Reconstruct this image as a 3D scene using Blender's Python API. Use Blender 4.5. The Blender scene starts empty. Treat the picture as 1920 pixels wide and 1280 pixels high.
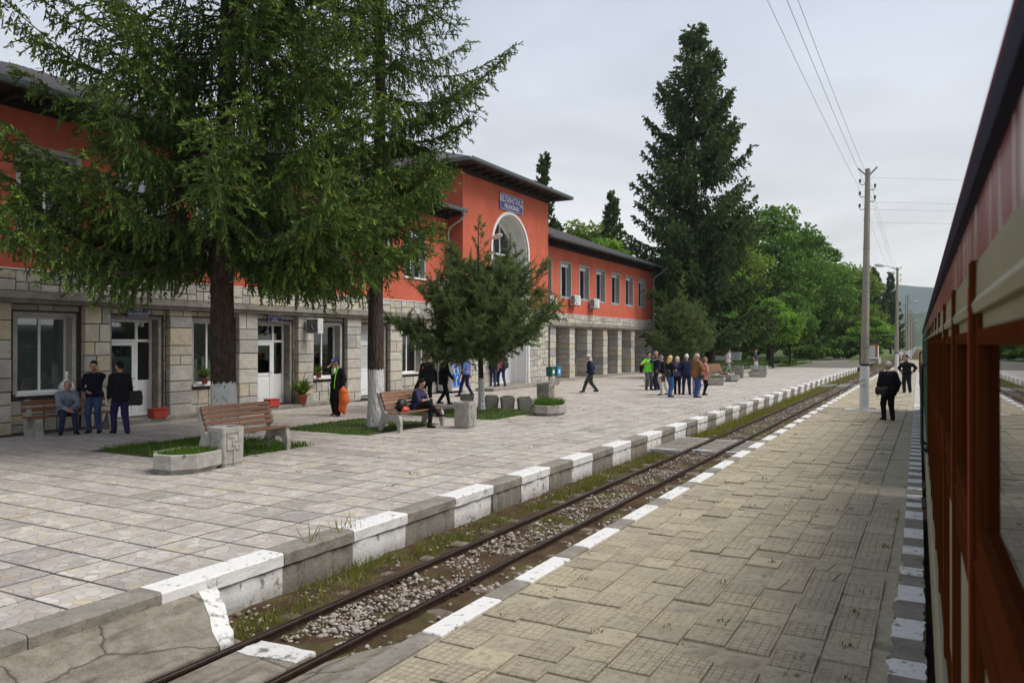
import bpy, bmesh, math, random
import numpy as np
from mathutils import Vector, Matrix
R = math.radians
sc = bpy.context.scene
COL = sc.collection

# ------------------------------------------------------------------ camera, sky, sun, exposure
EYE = 2.17                      # metres above the station platform (z = 0)
cam = bpy.data.cameras.new('camera')
cam.lens = 27.0; cam.sensor_width = 36.0
cam.clip_start = 0.05; cam.clip_end = 12000
cam.dof.use_dof = True; cam.dof.focus_distance = 17.0; cam.dof.aperture_fstop = 3.6
camo = bpy.data.objects.new('camera', cam); COL.objects.link(camo)
camo.location = (0, 0, EYE)
camo.rotation_euler = (R(90.2), 0, R(28.6))
sc.camera = camo

SUN_EL, SUN_AZ = 55, 70          # azimuth measured from +Y towards +X
world = bpy.data.worlds.new('World'); sc.world = world; world.use_nodes = True
nt = world.node_tree; nt.nodes.clear()
def wn(t, **k):
    n = nt.nodes.new(t)
    for a, b in k.items(): setattr(n, a, b)
    return n
out = wn('ShaderNodeOutputWorld'); bg = wn('ShaderNodeBackground')
sky = wn('ShaderNodeTexSky', sky_type='NISHITA', sun_disc=False, sun_elevation=R(SUN_EL), sun_rotation=R(SUN_AZ), air_density=1.0, dust_density=2.0)
tc = wn('ShaderNodeTexCoord')
sep = wn('ShaderNodeSeparateXYZ'); nt.links.new(tc.outputs['Generated'], sep.inputs[0])
# cloud sheet: direction projected on a flat layer
mx = wn('ShaderNodeMath', operation='ADD'); mx.inputs[1].default_value = 0.18
nt.links.new(sep.outputs['Z'], mx.inputs[0])
vm = wn('ShaderNodeVectorMath', operation='DIVIDE'); nt.links.new(tc.outputs['Generated'], vm.inputs[0]); nt.links.new(mx.outputs[0], vm.inputs[1])
noi = wn('ShaderNodeTexNoise'); noi.inputs['Scale'].default_value = 0.9; noi.inputs['Detail'].default_value = 5; noi.inputs['Roughness'].default_value = 0.55; noi.inputs['Distortion'].default_value = 0.6
nt.links.new(vm.outputs[0], noi.inputs['Vector'])
cr = wn('ShaderNodeValToRGB')     # cloud deck colour by elevation
nt.links.new(sep.outputs['Z'], cr.inputs[0])
el = cr.color_ramp.elements
el[0].position = 0.0; el[0].color = (11.6, 11.2, 10.4, 1)
el[1].position = 0.9; el[1].color = (5.4, 6.0, 7.2, 1)
for p_, c_ in ((0.10, (10.4, 10.2, 9.8, 1)), (0.25, (8.0, 8.3, 8.8, 1)), (0.45, (6.0, 6.65, 7.8, 1))):
    e_ = el.new(p_); e_.color = c_
nr = wn('ShaderNodeMapRange'); nr.inputs['From Min'].default_value = 0.35; nr.inputs['From Max'].default_value = 0.65; nr.inputs['To Min'].default_value = 0.80; nr.inputs['To Max'].default_value = 1.06
nt.links.new(noi.outputs[0], nr.inputs[0])
mul = wn('ShaderNodeMix', data_type='RGBA', blend_type='MULTIPLY'); mul.inputs[0].default_value = 1
nt.links.new(cr.outputs[0], mul.inputs[6]); nt.links.new(nr.outputs[0], mul.inputs[7])
mix = wn('ShaderNodeMix', data_type='RGBA'); mix.inputs[0].default_value = 0.88
nt.links.new(sky.outputs[0], mix.inputs[6]); nt.links.new(mul.outputs[2], mix.inputs[7])
nt.links.new(mix.outputs[2], bg.inputs[0]); bg.inputs[1].default_value = 0.10
nt.links.new(bg.outputs[0], out.inputs[0])

sun = bpy.data.lights.new('sun', 'SUN'); sun.energy = 3.2; sun.angle = R(36); sun.color = (1.0, 0.95, 0.87)
suno = bpy.data.objects.new('sun', sun); COL.objects.link(suno)
sd = Vector((math.sin(R(SUN_AZ)) * math.cos(R(SUN_EL)), math.cos(R(SUN_AZ)) * math.cos(R(SUN_EL)), math.sin(R(SUN_EL))))
suno.rotation_euler = sd.to_track_quat('Z', 'Y').to_euler(); suno.location = (30, 10, 60)

vs = sc.view_settings
sc.display_settings.display_device = 'sRGB'
vs.view_transform = 'Standard'; vs.look = 'None'; vs.exposure = 0.1; vs.gamma = 1.0; vs.use_curve_mapping = False
sc.render.engine = 'CYCLES'
cy = sc.cycles
cy.use_denoising = True
try: cy.denoiser = 'OPENIMAGEDENOISE'
except Exception: pass
cy.max_bounces = 6; cy.diffuse_bounces = 3; cy.glossy_bounces = 3; cy.transparent_max_bounces = 12; cy.transmission_bounces = 4; cy.volume_bounces = 0
cy.caustics_reflective = False; cy.caustics_refractive = False

# ------------------------------------------------------------------ materials
class N:
    """small node-graph helper"""
    def __init__(s, name):
        s.m = bpy.data.materials.new(name); s.m.use_nodes = True
        s.t = s.m.node_tree; s.t.nodes.clear()
        s.o = s.t.nodes.new('ShaderNodeOutputMaterial'); s.p = s.t.nodes.new('ShaderNodeBsdfPrincipled')
        s.t.links.new(s.p.outputs[0], s.o.inputs[0])
        s._c = {}
    def n(s, t, ins=None, **k):
        n = s.t.nodes.new(t)
        for a, b in k.items(): setattr(n, a, b)
        for a, b in (ins or {}).items(): s.set(n.inputs[a], b)
        return n
    def set(s, i, v):
        if isinstance(v, bpy.types.NodeSocket): s.t.links.new(v, i)
        elif isinstance(v, (tuple, list)) and len(v) == 3 and i.type == 'RGBA': i.default_value = (*v, 1)
        else: i.default_value = v
    def co(s, kind='Object'):
        if kind in s._c: return s._c[kind]
        if kind == 'World': r = s.n('ShaderNodeNewGeometry').outputs['Position']
        else: r = s.n('ShaderNodeTexCoord').outputs[kind]
        s._c[kind] = r; return r
    def noise(s, co, scale, detail=4, rough=0.55, dist=0.0, out=0):
        return s.n('ShaderNodeTexNoise', {'Vector': co, 'Scale': scale, 'Detail': detail, 'Roughness': rough, 'Distortion': dist}).outputs[out]
    def ramp(s, f, stops):
        n = s.n('ShaderNodeValToRGB', {0: f}); e = n.color_ramp.elements
        while len(e) > 1: e.remove(e[-1])
        e[0].position = stops[0][0]; e[0].color = (*stops[0][1], 1)
        for p, c in stops[1:]:
            x = e.new(p); x.color = (*c, 1)
        return n.outputs[0]
    def rng(s, f, a, b, c=0.0, d=1.0, clamp=True):
        n = s.n('ShaderNodeMapRange', {0: f, 1: a, 2: b, 3: c, 4: d}); n.clamp = clamp
        return n.outputs[0]
    def mix(s, f, a, b, mode='MIX'):
        n = s.n('ShaderNodeMix', data_type='RGBA', blend_type=mode)
        s.set(n.inputs[0], f); s.set(n.inputs[6], a); s.set(n.inputs[7], b); return n.outputs[2]
    def math(s, op, a, b=0.0):
        n = s.n('ShaderNodeMath', operation=op); s.set(n.inputs[0], a); s.set(n.inputs[1], b); return n.outputs[0]
    def vmul(s, co, v):
        n = s.n('ShaderNodeVectorMath', operation='MULTIPLY'); s.set(n.inputs[0], co); n.inputs[1].default_value = v; return n.outputs[0]
    def rnd(s):
        return s.n('ShaderNodeObjectInfo').outputs['Random']
    def isl(s):
        return s.n('ShaderNodeNewGeometry').outputs['Random Per Island']
    def rnd2(s):  # varies per object and per loose piece
        return s.math('FRACT', s.math('ADD', s.math('MULTIPLY', s.rnd(), 7.31), s.math('MULTIPLY', s.isl(), 5.17)))
    def bump(s, h, strength=0.3, dist=0.01):
        n = s.n('ShaderNodeBump', {'Height': h, 'Strength': strength, 'Distance': dist}); s.set(s.p.inputs['Normal'], n.outputs[0]); return n
    def fin(s, col, rough=0.8, metal=0.0, spec=0.4):
        s.set(s.p.inputs['Base Color'], col); s.set(s.p.inputs['Roughness'], rough); s.p.inputs['Metallic'].default_value = metal
        s.p.inputs['Specular IOR Level'].default_value = spec
        return s.m

def simple(name, col, rough=0.7, var=0.25, scale=6.0, bump=0.0, bscale=40.0, metal=0.0, spec=0.4, rv=0.0, kind='Object', dirt=None, dscale=1.2):
    g = N(name); co = g.co(kind)
    f = g.noise(co, scale, 5)
    c1 = tuple(min(1, x * (1 + var)) for x in col); c0 = tuple(x * (1 - var) for x in col)
    c = g.mix(g.rng(f, 0.3, 0.7), c0, c1)
    if dirt: c = g.mix(g.rng(g.noise(co, dscale, 6, 0.65), 0.48, 0.72, 0, 0.8), c, dirt)
    if rv: c = g.mix(1.0, c, g.ramp(g.rnd2(), [(0, (1 - rv,) * 3), (1, (1 + rv,) * 3)]), 'MULTIPLY')
    if bump: g.bump(g.noise(co, bscale, 4), bump, 0.01)
    return g.fin(c, rough, metal, spec)

MAT = {}
def leafmat(name, dark, light, trl=.30):
    g = N(name)
    a = g.n('ShaderNodeAttribute', attribute_name='tint').outputs['Fac']
    c = g.mix(a, dark, light)
    hv = g.n('ShaderNodeHueSaturation', {'Hue': 0.5, 'Saturation': 1.0, 'Value': g.rng(g.isl(), 0, 1, 0.84, 1.16), 'Color': c})
    g.fin(hv.outputs[0], 0.75, 0, 0.12)
    tr = g.n('ShaderNodeBsdfTranslucent', {'Color': g.mix(0.5, hv.outputs[0], (light[0] * 1.2, light[1] * 1.2, light[2] * 0.7))})
    ms = g.n('ShaderNodeMixShader', {0: trl, 1: g.p.outputs[0], 2: tr.outputs[0]})
    g.t.links.new(ms.outputs[0], g.o.inputs[0])
    return g.m

def build_materials():
    m = MAT
    # palladiana slabs: broken marble set in mortar
    g = N('broken_marble_tile'); co = g.co('World')
    warp = g.noise(co, 6.0, 2, out=1)
    cw = g.n('ShaderNodeVectorMath', operation='MULTIPLY_ADD'); g.set(cw.inputs[0], warp); cw.inputs[1].default_value = (0.05, 0.05, 0); g.set(cw.inputs[2], co)
    co2 = g.vmul(cw.outputs[0], (1, 1, 0))
    v = g.n('ShaderNodeTexVoronoi', {'Vector': co2, 'Scale': 8.5, 'Randomness': 1.0}, voronoi_dimensions='2D')
    ve = g.n('ShaderNodeTexVoronoi', {'Vector': co2, 'Scale': 8.5, 'Randomness': 1.0}, voronoi_dimensions='2D', feature='DISTANCE_TO_EDGE')
    sepc = g.n('ShaderNodeSeparateColor', {0: v.outputs['Color']})
    stone = g.ramp(sepc.outputs[0], [(0, (.36, .35, .325)), (.3, (.47, .455, .43)), (.55, (.41, .385, .36)), (.72, (.55, .54, .51)), (.93, (.47, .45, .41)), (1, (.52, .45, .31))])
    rt = g.rnd2()
    tile = g.ramp(rt, [(0, (.78, .74, .72)), (.12, (.92, .87, .84)), (.45, (1.03, .985, .955)), (.85, (1.11, 1.065, 1.03)), (1, (1.04, .97, .88))])
    mort = g.mix(rt, (.30, .25, .22), (.34, .295, .26))
    edge = g.rng(ve.outputs['Distance'], 0.012, 0.06)
    c = g.mix(edge, mort, stone)
    c = g.mix(1, c, tile, 'MULTIPLY')
    c = g.mix(g.rng(g.noise(co, 0.55, 5, 0.6), .5, .8, 0, .45), c, (.30, .27, .25))
    c = g.mix(g.rng(g.noise(co, 3.5, 5, 0.7), 0.5, 0.8, 0, 0.5), c, (.25, .22, .20))
    g.bump(g.math('ADD', edge, g.math('MULTIPLY', g.noise(co, 60, 3), 0.3)), 0.35, 0.006)
    m['tile'] = g.fin(c, g.rng(g.noise(co, 5), .3, .7, .55, .85), 0, 0.35)
    m['joint'] = simple('tile_mortar', (.060, .050, .042), .95, .3, 9, .3, 60, kind='World')
    # concrete kerb (bare, painted)
    def kerb(name, paint, w0=.755, w1=.825):
        g = N(name); co = g.co('World')
        con = g.mix(g.rng(g.noise(co, 3.0, 6, .65), .35, .7), (.21, .19, .16), (.33, .30, .26))
        con = g.mix(g.rng(g.noise(co, 14, 6, .7), .5, .75, 0, .8), con, (.12, .10, .08))
        hz = g.n('ShaderNodeSeparateXYZ', {0: co}).outputs['Z']
        if paint:
            wear = g.math('ADD', g.noise(co, 9, 7, .72), g.math('MULTIPLY', g.noise(g.vmul(co, (14, 14, 2)), 1.0, 4), .35))
            sel = g.rng(wear, w0, w1, 1, 0)
            base = g.mix(g.noise(co, 20, 4), (.66, .65, .63), (.80, .79, .77))
            c = g.mix(sel, con, base)
        else:
            c = con
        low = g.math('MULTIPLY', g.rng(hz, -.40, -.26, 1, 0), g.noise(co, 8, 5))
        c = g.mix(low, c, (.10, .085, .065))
        g.bump(g.noise(co, 28, 6, .7), .7 if not paint else .5, .02)
        return g.fin(c, .9, 0, .25)
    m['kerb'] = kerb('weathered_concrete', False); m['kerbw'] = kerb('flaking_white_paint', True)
    # platform concrete tiles
    def ctile(name, kind):
        g = N(name); co = g.co('Object'); cw = g.co('World')
        base = g.mix(g.noise(cw, 1.3, 5, .6), (.375, .325, .23), (.475, .415, .305))
        base = g.mix(1, base, g.ramp(g.rnd2(), [(0, (.84, .83, .82)), (.3, (.95, .95, .94)), (.7, (1.02, 1.01, .99)), (1, (1.07, 1.05, 1.0))]), 'MULTIPLY')
        agg = g.n('ShaderNodeTexVoronoi', {'Vector': cw, 'Scale': 70.0})
        aggc = g.n('ShaderNodeSeparateColor', {0: agg.outputs['Color']}).outputs[0]
        base = g.mix(g.rng(aggc, .6, 1, 0, .55 if kind == 'rubble' else .22), base, (.50, .47, .43))
        base = g.mix(g.rng(g.noise(cw, 18, 6, .7), .48, .72, 0, .75), base, (.17, .14, .10))
        h = g.noise(cw, 45, 4)
        if kind == 'grooved':
            br = g.n('ShaderNodeTexBrick', {'Vector': co, 'Scale': 1.0, 'Mortar Size': .0055, 'Mortar Smooth': .3, 'Brick Width': .066, 'Row Height': .066}, offset=0.0)
            wear = g.rng(g.noise(cw, 2.2, 4), .42, .62)
            gr = g.math('MULTIPLY', br.outputs['Fac'], g.math('SUBTRACT', 1.0, g.math('MULTIPLY', wear, .55)))
            base = g.mix(g.math('MULTIPLY', gr, .6), base, (.14, .115, .085))
            h = g.math('SUBTRACT', g.math('MULTIPLY', h, .4), gr)
        elif kind == 'rubble':
            h = g.math('ADD', h, g.math('MULTIPLY', agg.outputs['Distance'], 2.0))
            base = g.mix(.35, base, (.20, .17, .13))
        g.bump(h, .5, .006)
        return g.fin(base, .9, 0, .25)
    m['ct_groove'] = ctile('grooved_concrete_tile', 'grooved'); m['ct_plain'] = ctile('worn_concrete_tile', 'plain'); m['ct_rubble'] = ctile('crumbled_concrete_tile', 'rubble')
    g = N('platform_bedding'); co = g.co('World')
    c = g.mix(g.rng(g.noise(co, 6, 6, .7), .3, .7), (.30, .26, .185), (.43, .38, .285))
    c = g.mix(g.rng(g.noise(co, 2.5, 5), .58, .72, 0, .8), c, (.07, .10, .03))
    g.bump(g.noise(co, 50, 5), .6, .01); m['bed'] = g.fin(c, .95)
    g = N('gritty_crossing_concrete'); co = g.co('World')
    c = g.mix(g.rng(g.noise(co, 5, 7, .72), .35, .68), (.17, .145, .11), (.34, .305, .25))
    c = g.mix(g.rng(g.noise(co, 75, 5, .75), .5, .7, 0, .6), c, (.42, .39, .34))
    ck = g.n('ShaderNodeTexVoronoi', {'Vector': g.n('ShaderNodeVectorMath', {0: co, 1: g.vmul(g.noise(co, 4, 5, out=1), (.16, .16, .16))}, operation='ADD').outputs[0], 'Scale': .75}, feature='DISTANCE_TO_EDGE').outputs['Distance']
    c = g.mix(g.rng(ck, .003, .012, .7, 0), c, (.06, .048, .035))
    c = g.mix(g.rng(g.noise(g.vmul(co, (4, 1, 1)), 1.6, 6, .7), .5, .72, 0, .75), c, (.085, .07, .05))
    g.bump(g.math('ADD', g.noise(co, 40, 7, .75), g.rng(ck, .0, .02)), .9, .014); m['slab'] = g.fin(c, .95, 0, .2)
    m['kerbx'] = kerb('worn_thin_white_paint', True, .70, .80)
    # track dirt
    g = N('track_dirt'); co = g.co('World')
    c = g.mix(g.rng(g.noise(co, 2.2, 6, .65), .35, .65), (.060, .036, .022), (.125, .080, .048))
    c = g.mix(g.rng(g.noise(co, 40, 5, .7), .55, .75, 0, .5), c, (.20, .165, .13))
    c = g.mix(g.rng(g.noise(co, 1.1, 5, .6), .5, .62, 0, .7), c, (.10, .11, .03))
    g.bump(g.noise(co, 35, 6, .7), .9, .03); m['dirt'] = g.fin(c, .95, 0, .15)
    g = N('ballast_stone')
    m['stone'] = g.fin(g.mix(g.noise(g.co('World'), 25, 3), g.ramp(g.isl(), [(0, (.12, .095, .075)), (.3, (.26, .215, .175)), (.65, (.45, .40, .35)), (1, (.64, .60, .56))]), (.33, .27, .22)), .85, 0, .3)
    m['rail'] = simple('rusty_rail_steel', (.045, .026, .02), .55, .35, 12, .25, 60, metal=.25, spec=.4, kind='World', dirt=(.085, .045, .03), dscale=5)
    m['railtop'] = simple('polished_rail_top', (.075, .06, .06), .33, .25, 20, metal=.85, kind='World')
    m['sleeper'] = simple('weathered_sleeper_wood', (.17, .135, .105), .9, .35, 8, .7, 18, rv=.2)
    # building
    g = N('red_stucco'); co = g.co('World')
    c = g.mix(g.rng(g.noise(co, .8, 6, .65), .3, .7), (.47, .102, .062), (.60, .145, .09))
    c = g.mix(g.rng(g.noise(co, 7, 6, .7), .45, .75, 0, .3), c, (.60, .19, .125))
    c = g.mix(g.rng(g.noise(g.vmul(co, (3, 3, .35)), 1.4, 5, .7), .47, .75, 0, .5), c, (.36, .085, .055))
    g.bump(g.noise(co, 90, 3), .25, .006); m['red'] = g.fin(c, .9, 0, .2)
    g = N('split_limestone'); co = g.co('World'); r = g.rnd2()
    c = g.ramp(r, [(0, (.34, .33, .305)), (.2, (.46, .44, .395)), (.55, (.56, .53, .465)), (.82, (.52, .475, .39)), (.95, (.56, .48, .34)), (1, (.61, .58, .53))])
    c = g.mix(g.rng(g.noise(co, 5, 6, .7), .45, .75, 0, .6), c, (.21, .195, .18))
    g.bump(g.math('ADD', g.noise(co, 14, 6, .65), g.math('MULTIPLY', g.noise(co, 4, 3), 1.5)), .6, .025); m['lime'] = g.fin(c, .9, 0, .25)
    m['mortar'] = simple('dark_stone_mortar', (.085, .07, .058), .95, .3, 10, .3, 50, kind='World')
    m['conc'] = simple('grey_render', (.40, .385, .355), .9, .15, 4, .25, 60, kind='World', dirt=(.27, .25, .23), dscale=1.8)
    m['concd'] = simple('stained_concrete', (.27, .245, .215), .9, .25, 4, .3, 50, kind='World', dirt=(.14, .12, .10), dscale=1.5)
    m['grey_r'] = simple('grey_window_reveal', (.30, .31, .305), .9, .1, 4, .15, 60, kind='World')
    m['whitewall'] = simple('off_white_render', (.74, .74, .73), .85, .06, 2, .1, 70, kind='World')
    m['pvc'] = simple('white_pvc', (.78, .79, .80), .35, .04, 3, spec=.5)
    m['pvcd'] = simple('dull_white_panel', (.68, .69, .70), .5, .05, 3, spec=.4)
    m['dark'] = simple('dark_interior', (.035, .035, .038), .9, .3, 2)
    m['blind'] = simple('grey_blind_slats', (.62, .64, .64), .6, .08, 4)
    m['curtain'] = simple('pale_curtain', (.5, .5, .5), .9, .1, 8)
    g = N('window_glass')
    fr = g.n('ShaderNodeFresnel', {'IOR': 1.5}).outputs[0]
    tr = g.n('ShaderNodeBsdfTransparent', {0: (.84, .88, .88)})
    gl = g.n('ShaderNodeBsdfGlossy', {0: (.95, .97, 1), 1: .02})
    ms = g.n('ShaderNodeMixShader', {0: g.rng(fr, 0, 1, .06, 1.0), 1: tr.outputs[0], 2: gl.outputs[0]})
    g.t.links.new(ms.outputs[0], g.o.inputs[0]); m['glass'] = g.m
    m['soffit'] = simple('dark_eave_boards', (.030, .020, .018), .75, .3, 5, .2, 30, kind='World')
    m['fascia'] = simple('painted_metal_gutter', (.09, .11, .115), .45, .15, 4, metal=.3, kind='World')
    m['roof'] = simple('roof_tiles', (.085, .075, .075), .8, .25, 3, .4, 12, kind='World')
    m['zinc'] = simple('galvanised_pipe', (.42, .44, .46), .4, .12, 6, metal=.5)
    m['signblue'] = simple('blue_enamel', (.020, .022, .21), .35, .05, 3, spec=.5)
    m['white'] = simple('white_enamel', (.82, .82, .82), .4, .03, 3)
    m['whited'] = simple('dirty_white_plastic', (.62, .62, .60), .5, .12, 5)
    m['black'] = simple('black_plastic', (.014, .014, .016), .5, .2, 5)
    m['steel'] = simple('painted_steel_grey', (.25, .27, .28), .45, .15, 5, metal=.4)
    # furniture
    m['fconc'] = simple('cast_concrete', (.40, .385, .35), .9, .18, 5, .35, 45, dirt=(.20, .185, .155), dscale=4.0)
    m['fconcd'] = simple('mossy_concrete', (.28, .265, .235), .9, .25, 5, .4, 40, dirt=(.10, .095, .07), dscale=4.0)
    g = N('varnished_slat'); co = g.co('Object')
    c = g.mix(g.noise(g.vmul(co, (22, 1.2, 22)), 1.0, 5, .6), (.15, .066, .032), (.27, .13, .07))
    c = g.mix(g.rng(g.noise(co, 7, 5), .6, .75, 0, .6), c, (.34, .27, .20)); g.bump(g.noise(g.vmul(co, (40, 2, 40)), 1, 3), .25, .004)
    m['slat'] = g.fin(c, .6, 0, .4)
    m['terra'] = simple('terracotta', (.33, .11, .06), .8, .15, 8, .2, 60)
    m['redbox'] = simple('red_painted_wood', (.42, .045, .03), .55, .15, 6)
    m['soil'] = simple('planter_soil', (.06, .045, .03), .95, .4, 12, .6, 40)
    m['binG'] = simple('green_litter_bin', (.010, .11, .075), .4, .1, 4); m['binB'] = simple('blue_litter_bin', (.03, .21, .45), .4, .1, 4)
    # vegetation
    g = N('spruce_bark'); co = g.co('Object'); z = g.n('ShaderNodeSeparateXYZ', {0: co}).outputs['Z']
    bk = g.n('ShaderNodeTexVoronoi', {'Vector': g.vmul(co, (14, 14, 3.5)), 'Scale': 1.4})
    c = g.mix(bk.outputs['Distance'], (.030, .021, .017), (.085, .060, .047))
    c = g.mix(g.rng(g.noise(co, 6, 5), .5, .7, 0, .5), c, (.10, .085, .075))
    wl = g.n('ShaderNodeAttribute', attribute_name='limewash', attribute_type='OBJECT').outputs['Fac']
    sel = g.rng(g.math('ADD', g.math('SUBTRACT', z, wl), g.math('MULTIPLY', g.math('SUBTRACT', g.noise(g.vmul(co, (30, 30, 4)), 1, 3), .5), .22)), -.01, .01, 1, 0)
    gaps = g.rng(bk.outputs['Distance'], .10, .24)
    sel = g.math('MULTIPLY', sel, g.math('MAXIMUM', gaps, .25))
    c = g.mix(sel, c, g.mix(g.noise(co, 14, 5), (.52, .51, .50), (.74, .73, .72)))
    g.bump(g.math('ADD', bk.outputs['Distance'], g.math('MULTIPLY', g.noise(co, 30, 5), .5)), 1.0, .03); m['bark'] = g.fin(c, .95, 0, .15)
    m['twig'] = simple('twig_bark', (.065, .045, .032), .9, .3, 6)
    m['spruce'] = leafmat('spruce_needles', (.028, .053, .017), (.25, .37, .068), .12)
    m['spruce_far'] = leafmat('dark_spruce_needles', (.045, .075, .032), (.14, .21, .058), .15)
    m['pine'] = leafmat('soft_pine_needles', (.080, .125, .070), (.25, .32, .09))
    m['leafA'] = leafmat('chestnut_leaves', (.048, .105, .024), (.18, .31, .068))
    m['leafB'] = leafmat('maple_leaves', (.085, .19, .032), (.25, .42, .075))
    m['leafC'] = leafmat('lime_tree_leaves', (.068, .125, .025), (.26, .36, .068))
    m['grass'] = leafmat('grass_blades', (.05, .105, .018), (.14, .235, .035))
    m['weed'] = leafmat('dry_weeds', (.09, .13, .022), (.27, .25, .06))
    m['lawn'] = simple('lawn_soil', (.055, .085, .022), .95, .35, 5, .5, 40, kind='World', dirt=(.10, .085, .045), dscale=.8)
    g = N('far_meadow'); co = g.co('World')
    c = g.mix(g.rng(g.noise(co, .05, 6, .6), .35, .65), (.055, .095, .022), (.12, .14, .04)); m['meadow'] = g.fin(c, .95)
    m['asph'] = simple('old_asphalt', (.15, .135, .115), .95, .2, 1.5, .4, 60, kind='World', dirt=(.10, .105, .05), dscale=.6)
    m['hill'] = simple('wooded_hillside', (.035, .06, .028), .95, .3, .01, kind='World')
    m['hillfar'] = simple('distant_hillside', (.04, .06, .035), .95, .2, .005, kind='World')
    # train
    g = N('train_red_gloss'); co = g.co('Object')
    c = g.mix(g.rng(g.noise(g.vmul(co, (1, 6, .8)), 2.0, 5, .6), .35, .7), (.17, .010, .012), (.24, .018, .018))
    refl_strk = g.rng(g.noise(g.vmul(co, (1, 11, .9)), 1.6, 4, .6), .54, .64, 0, .85)  # whitish sky reflections painted as streaks into the red
    c = g.mix(refl_strk, c, (.62, .58, .56))
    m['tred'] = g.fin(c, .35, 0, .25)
    m['tredp'] = simple('carriage_red_paint', (.40, .012, .010), .45, .2, 5, spec=.2)
    m['troof'] = simple('carriage_roof_paint', (.10, .008, .020), .8, .2, 4, spec=.06)
    m['tgut'] = simple('dark_blue_gutter', (.012, .010, .028), .7, .2, 4, spec=.08)
    g = N('brown_window_wood'); co = g.co('Object')
    c = g.mix(g.noise(g.vmul(co, (20, 20, 1.2)), 1.4, 5, .6), (.055, .0155, .0055), (.110, .033, .0105))
    m['twood'] = g.fin(c, .6, 0, .0)
    m['tcream'] = simple('sage_cream_panel', (.27, .24, .155), .5, .12, 3, .05, 30, spec=.25, dirt=(.22, .20, .14), dscale=1.5)
    m['tgreen'] = simple('green_carriage_paint', (.025, .085, .045), .4, .15, 4, spec=.5)
    m['under'] = simple('greasy_underframe', (.018, .015, .014), .8, .4, 6)
    m['pole'] = simple('pole_concrete', (.33, .305, .245), .9, .12, 3, .3, 50, dirt=(.25, .23, .18), dscale=1.0)
    m['polew'] = simple('whitewashed_concrete', (.70, .70, .70), .85, .07, 4, .15, 60)
    m['wire'] = simple('weathered_wire', (.26, .26, .27), .6, .1, 3)
    m['porc'] = simple('porcelain', (.10, .085, .08), .25, .1, 5)
    m['skin'] = simple('skin', (.46, .26, .18), .55, .1, 12, spec=.3)
build_materials()

_CL = {}
def cloth(col, rough=.9):
    k = tuple(round(x, 3) for x in col) + (rough,)
    if k not in _CL: _CL[k] = simple('cloth', col, rough, .30, 9, .8, 22, spec=.2)
    return _CL[k]

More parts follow.
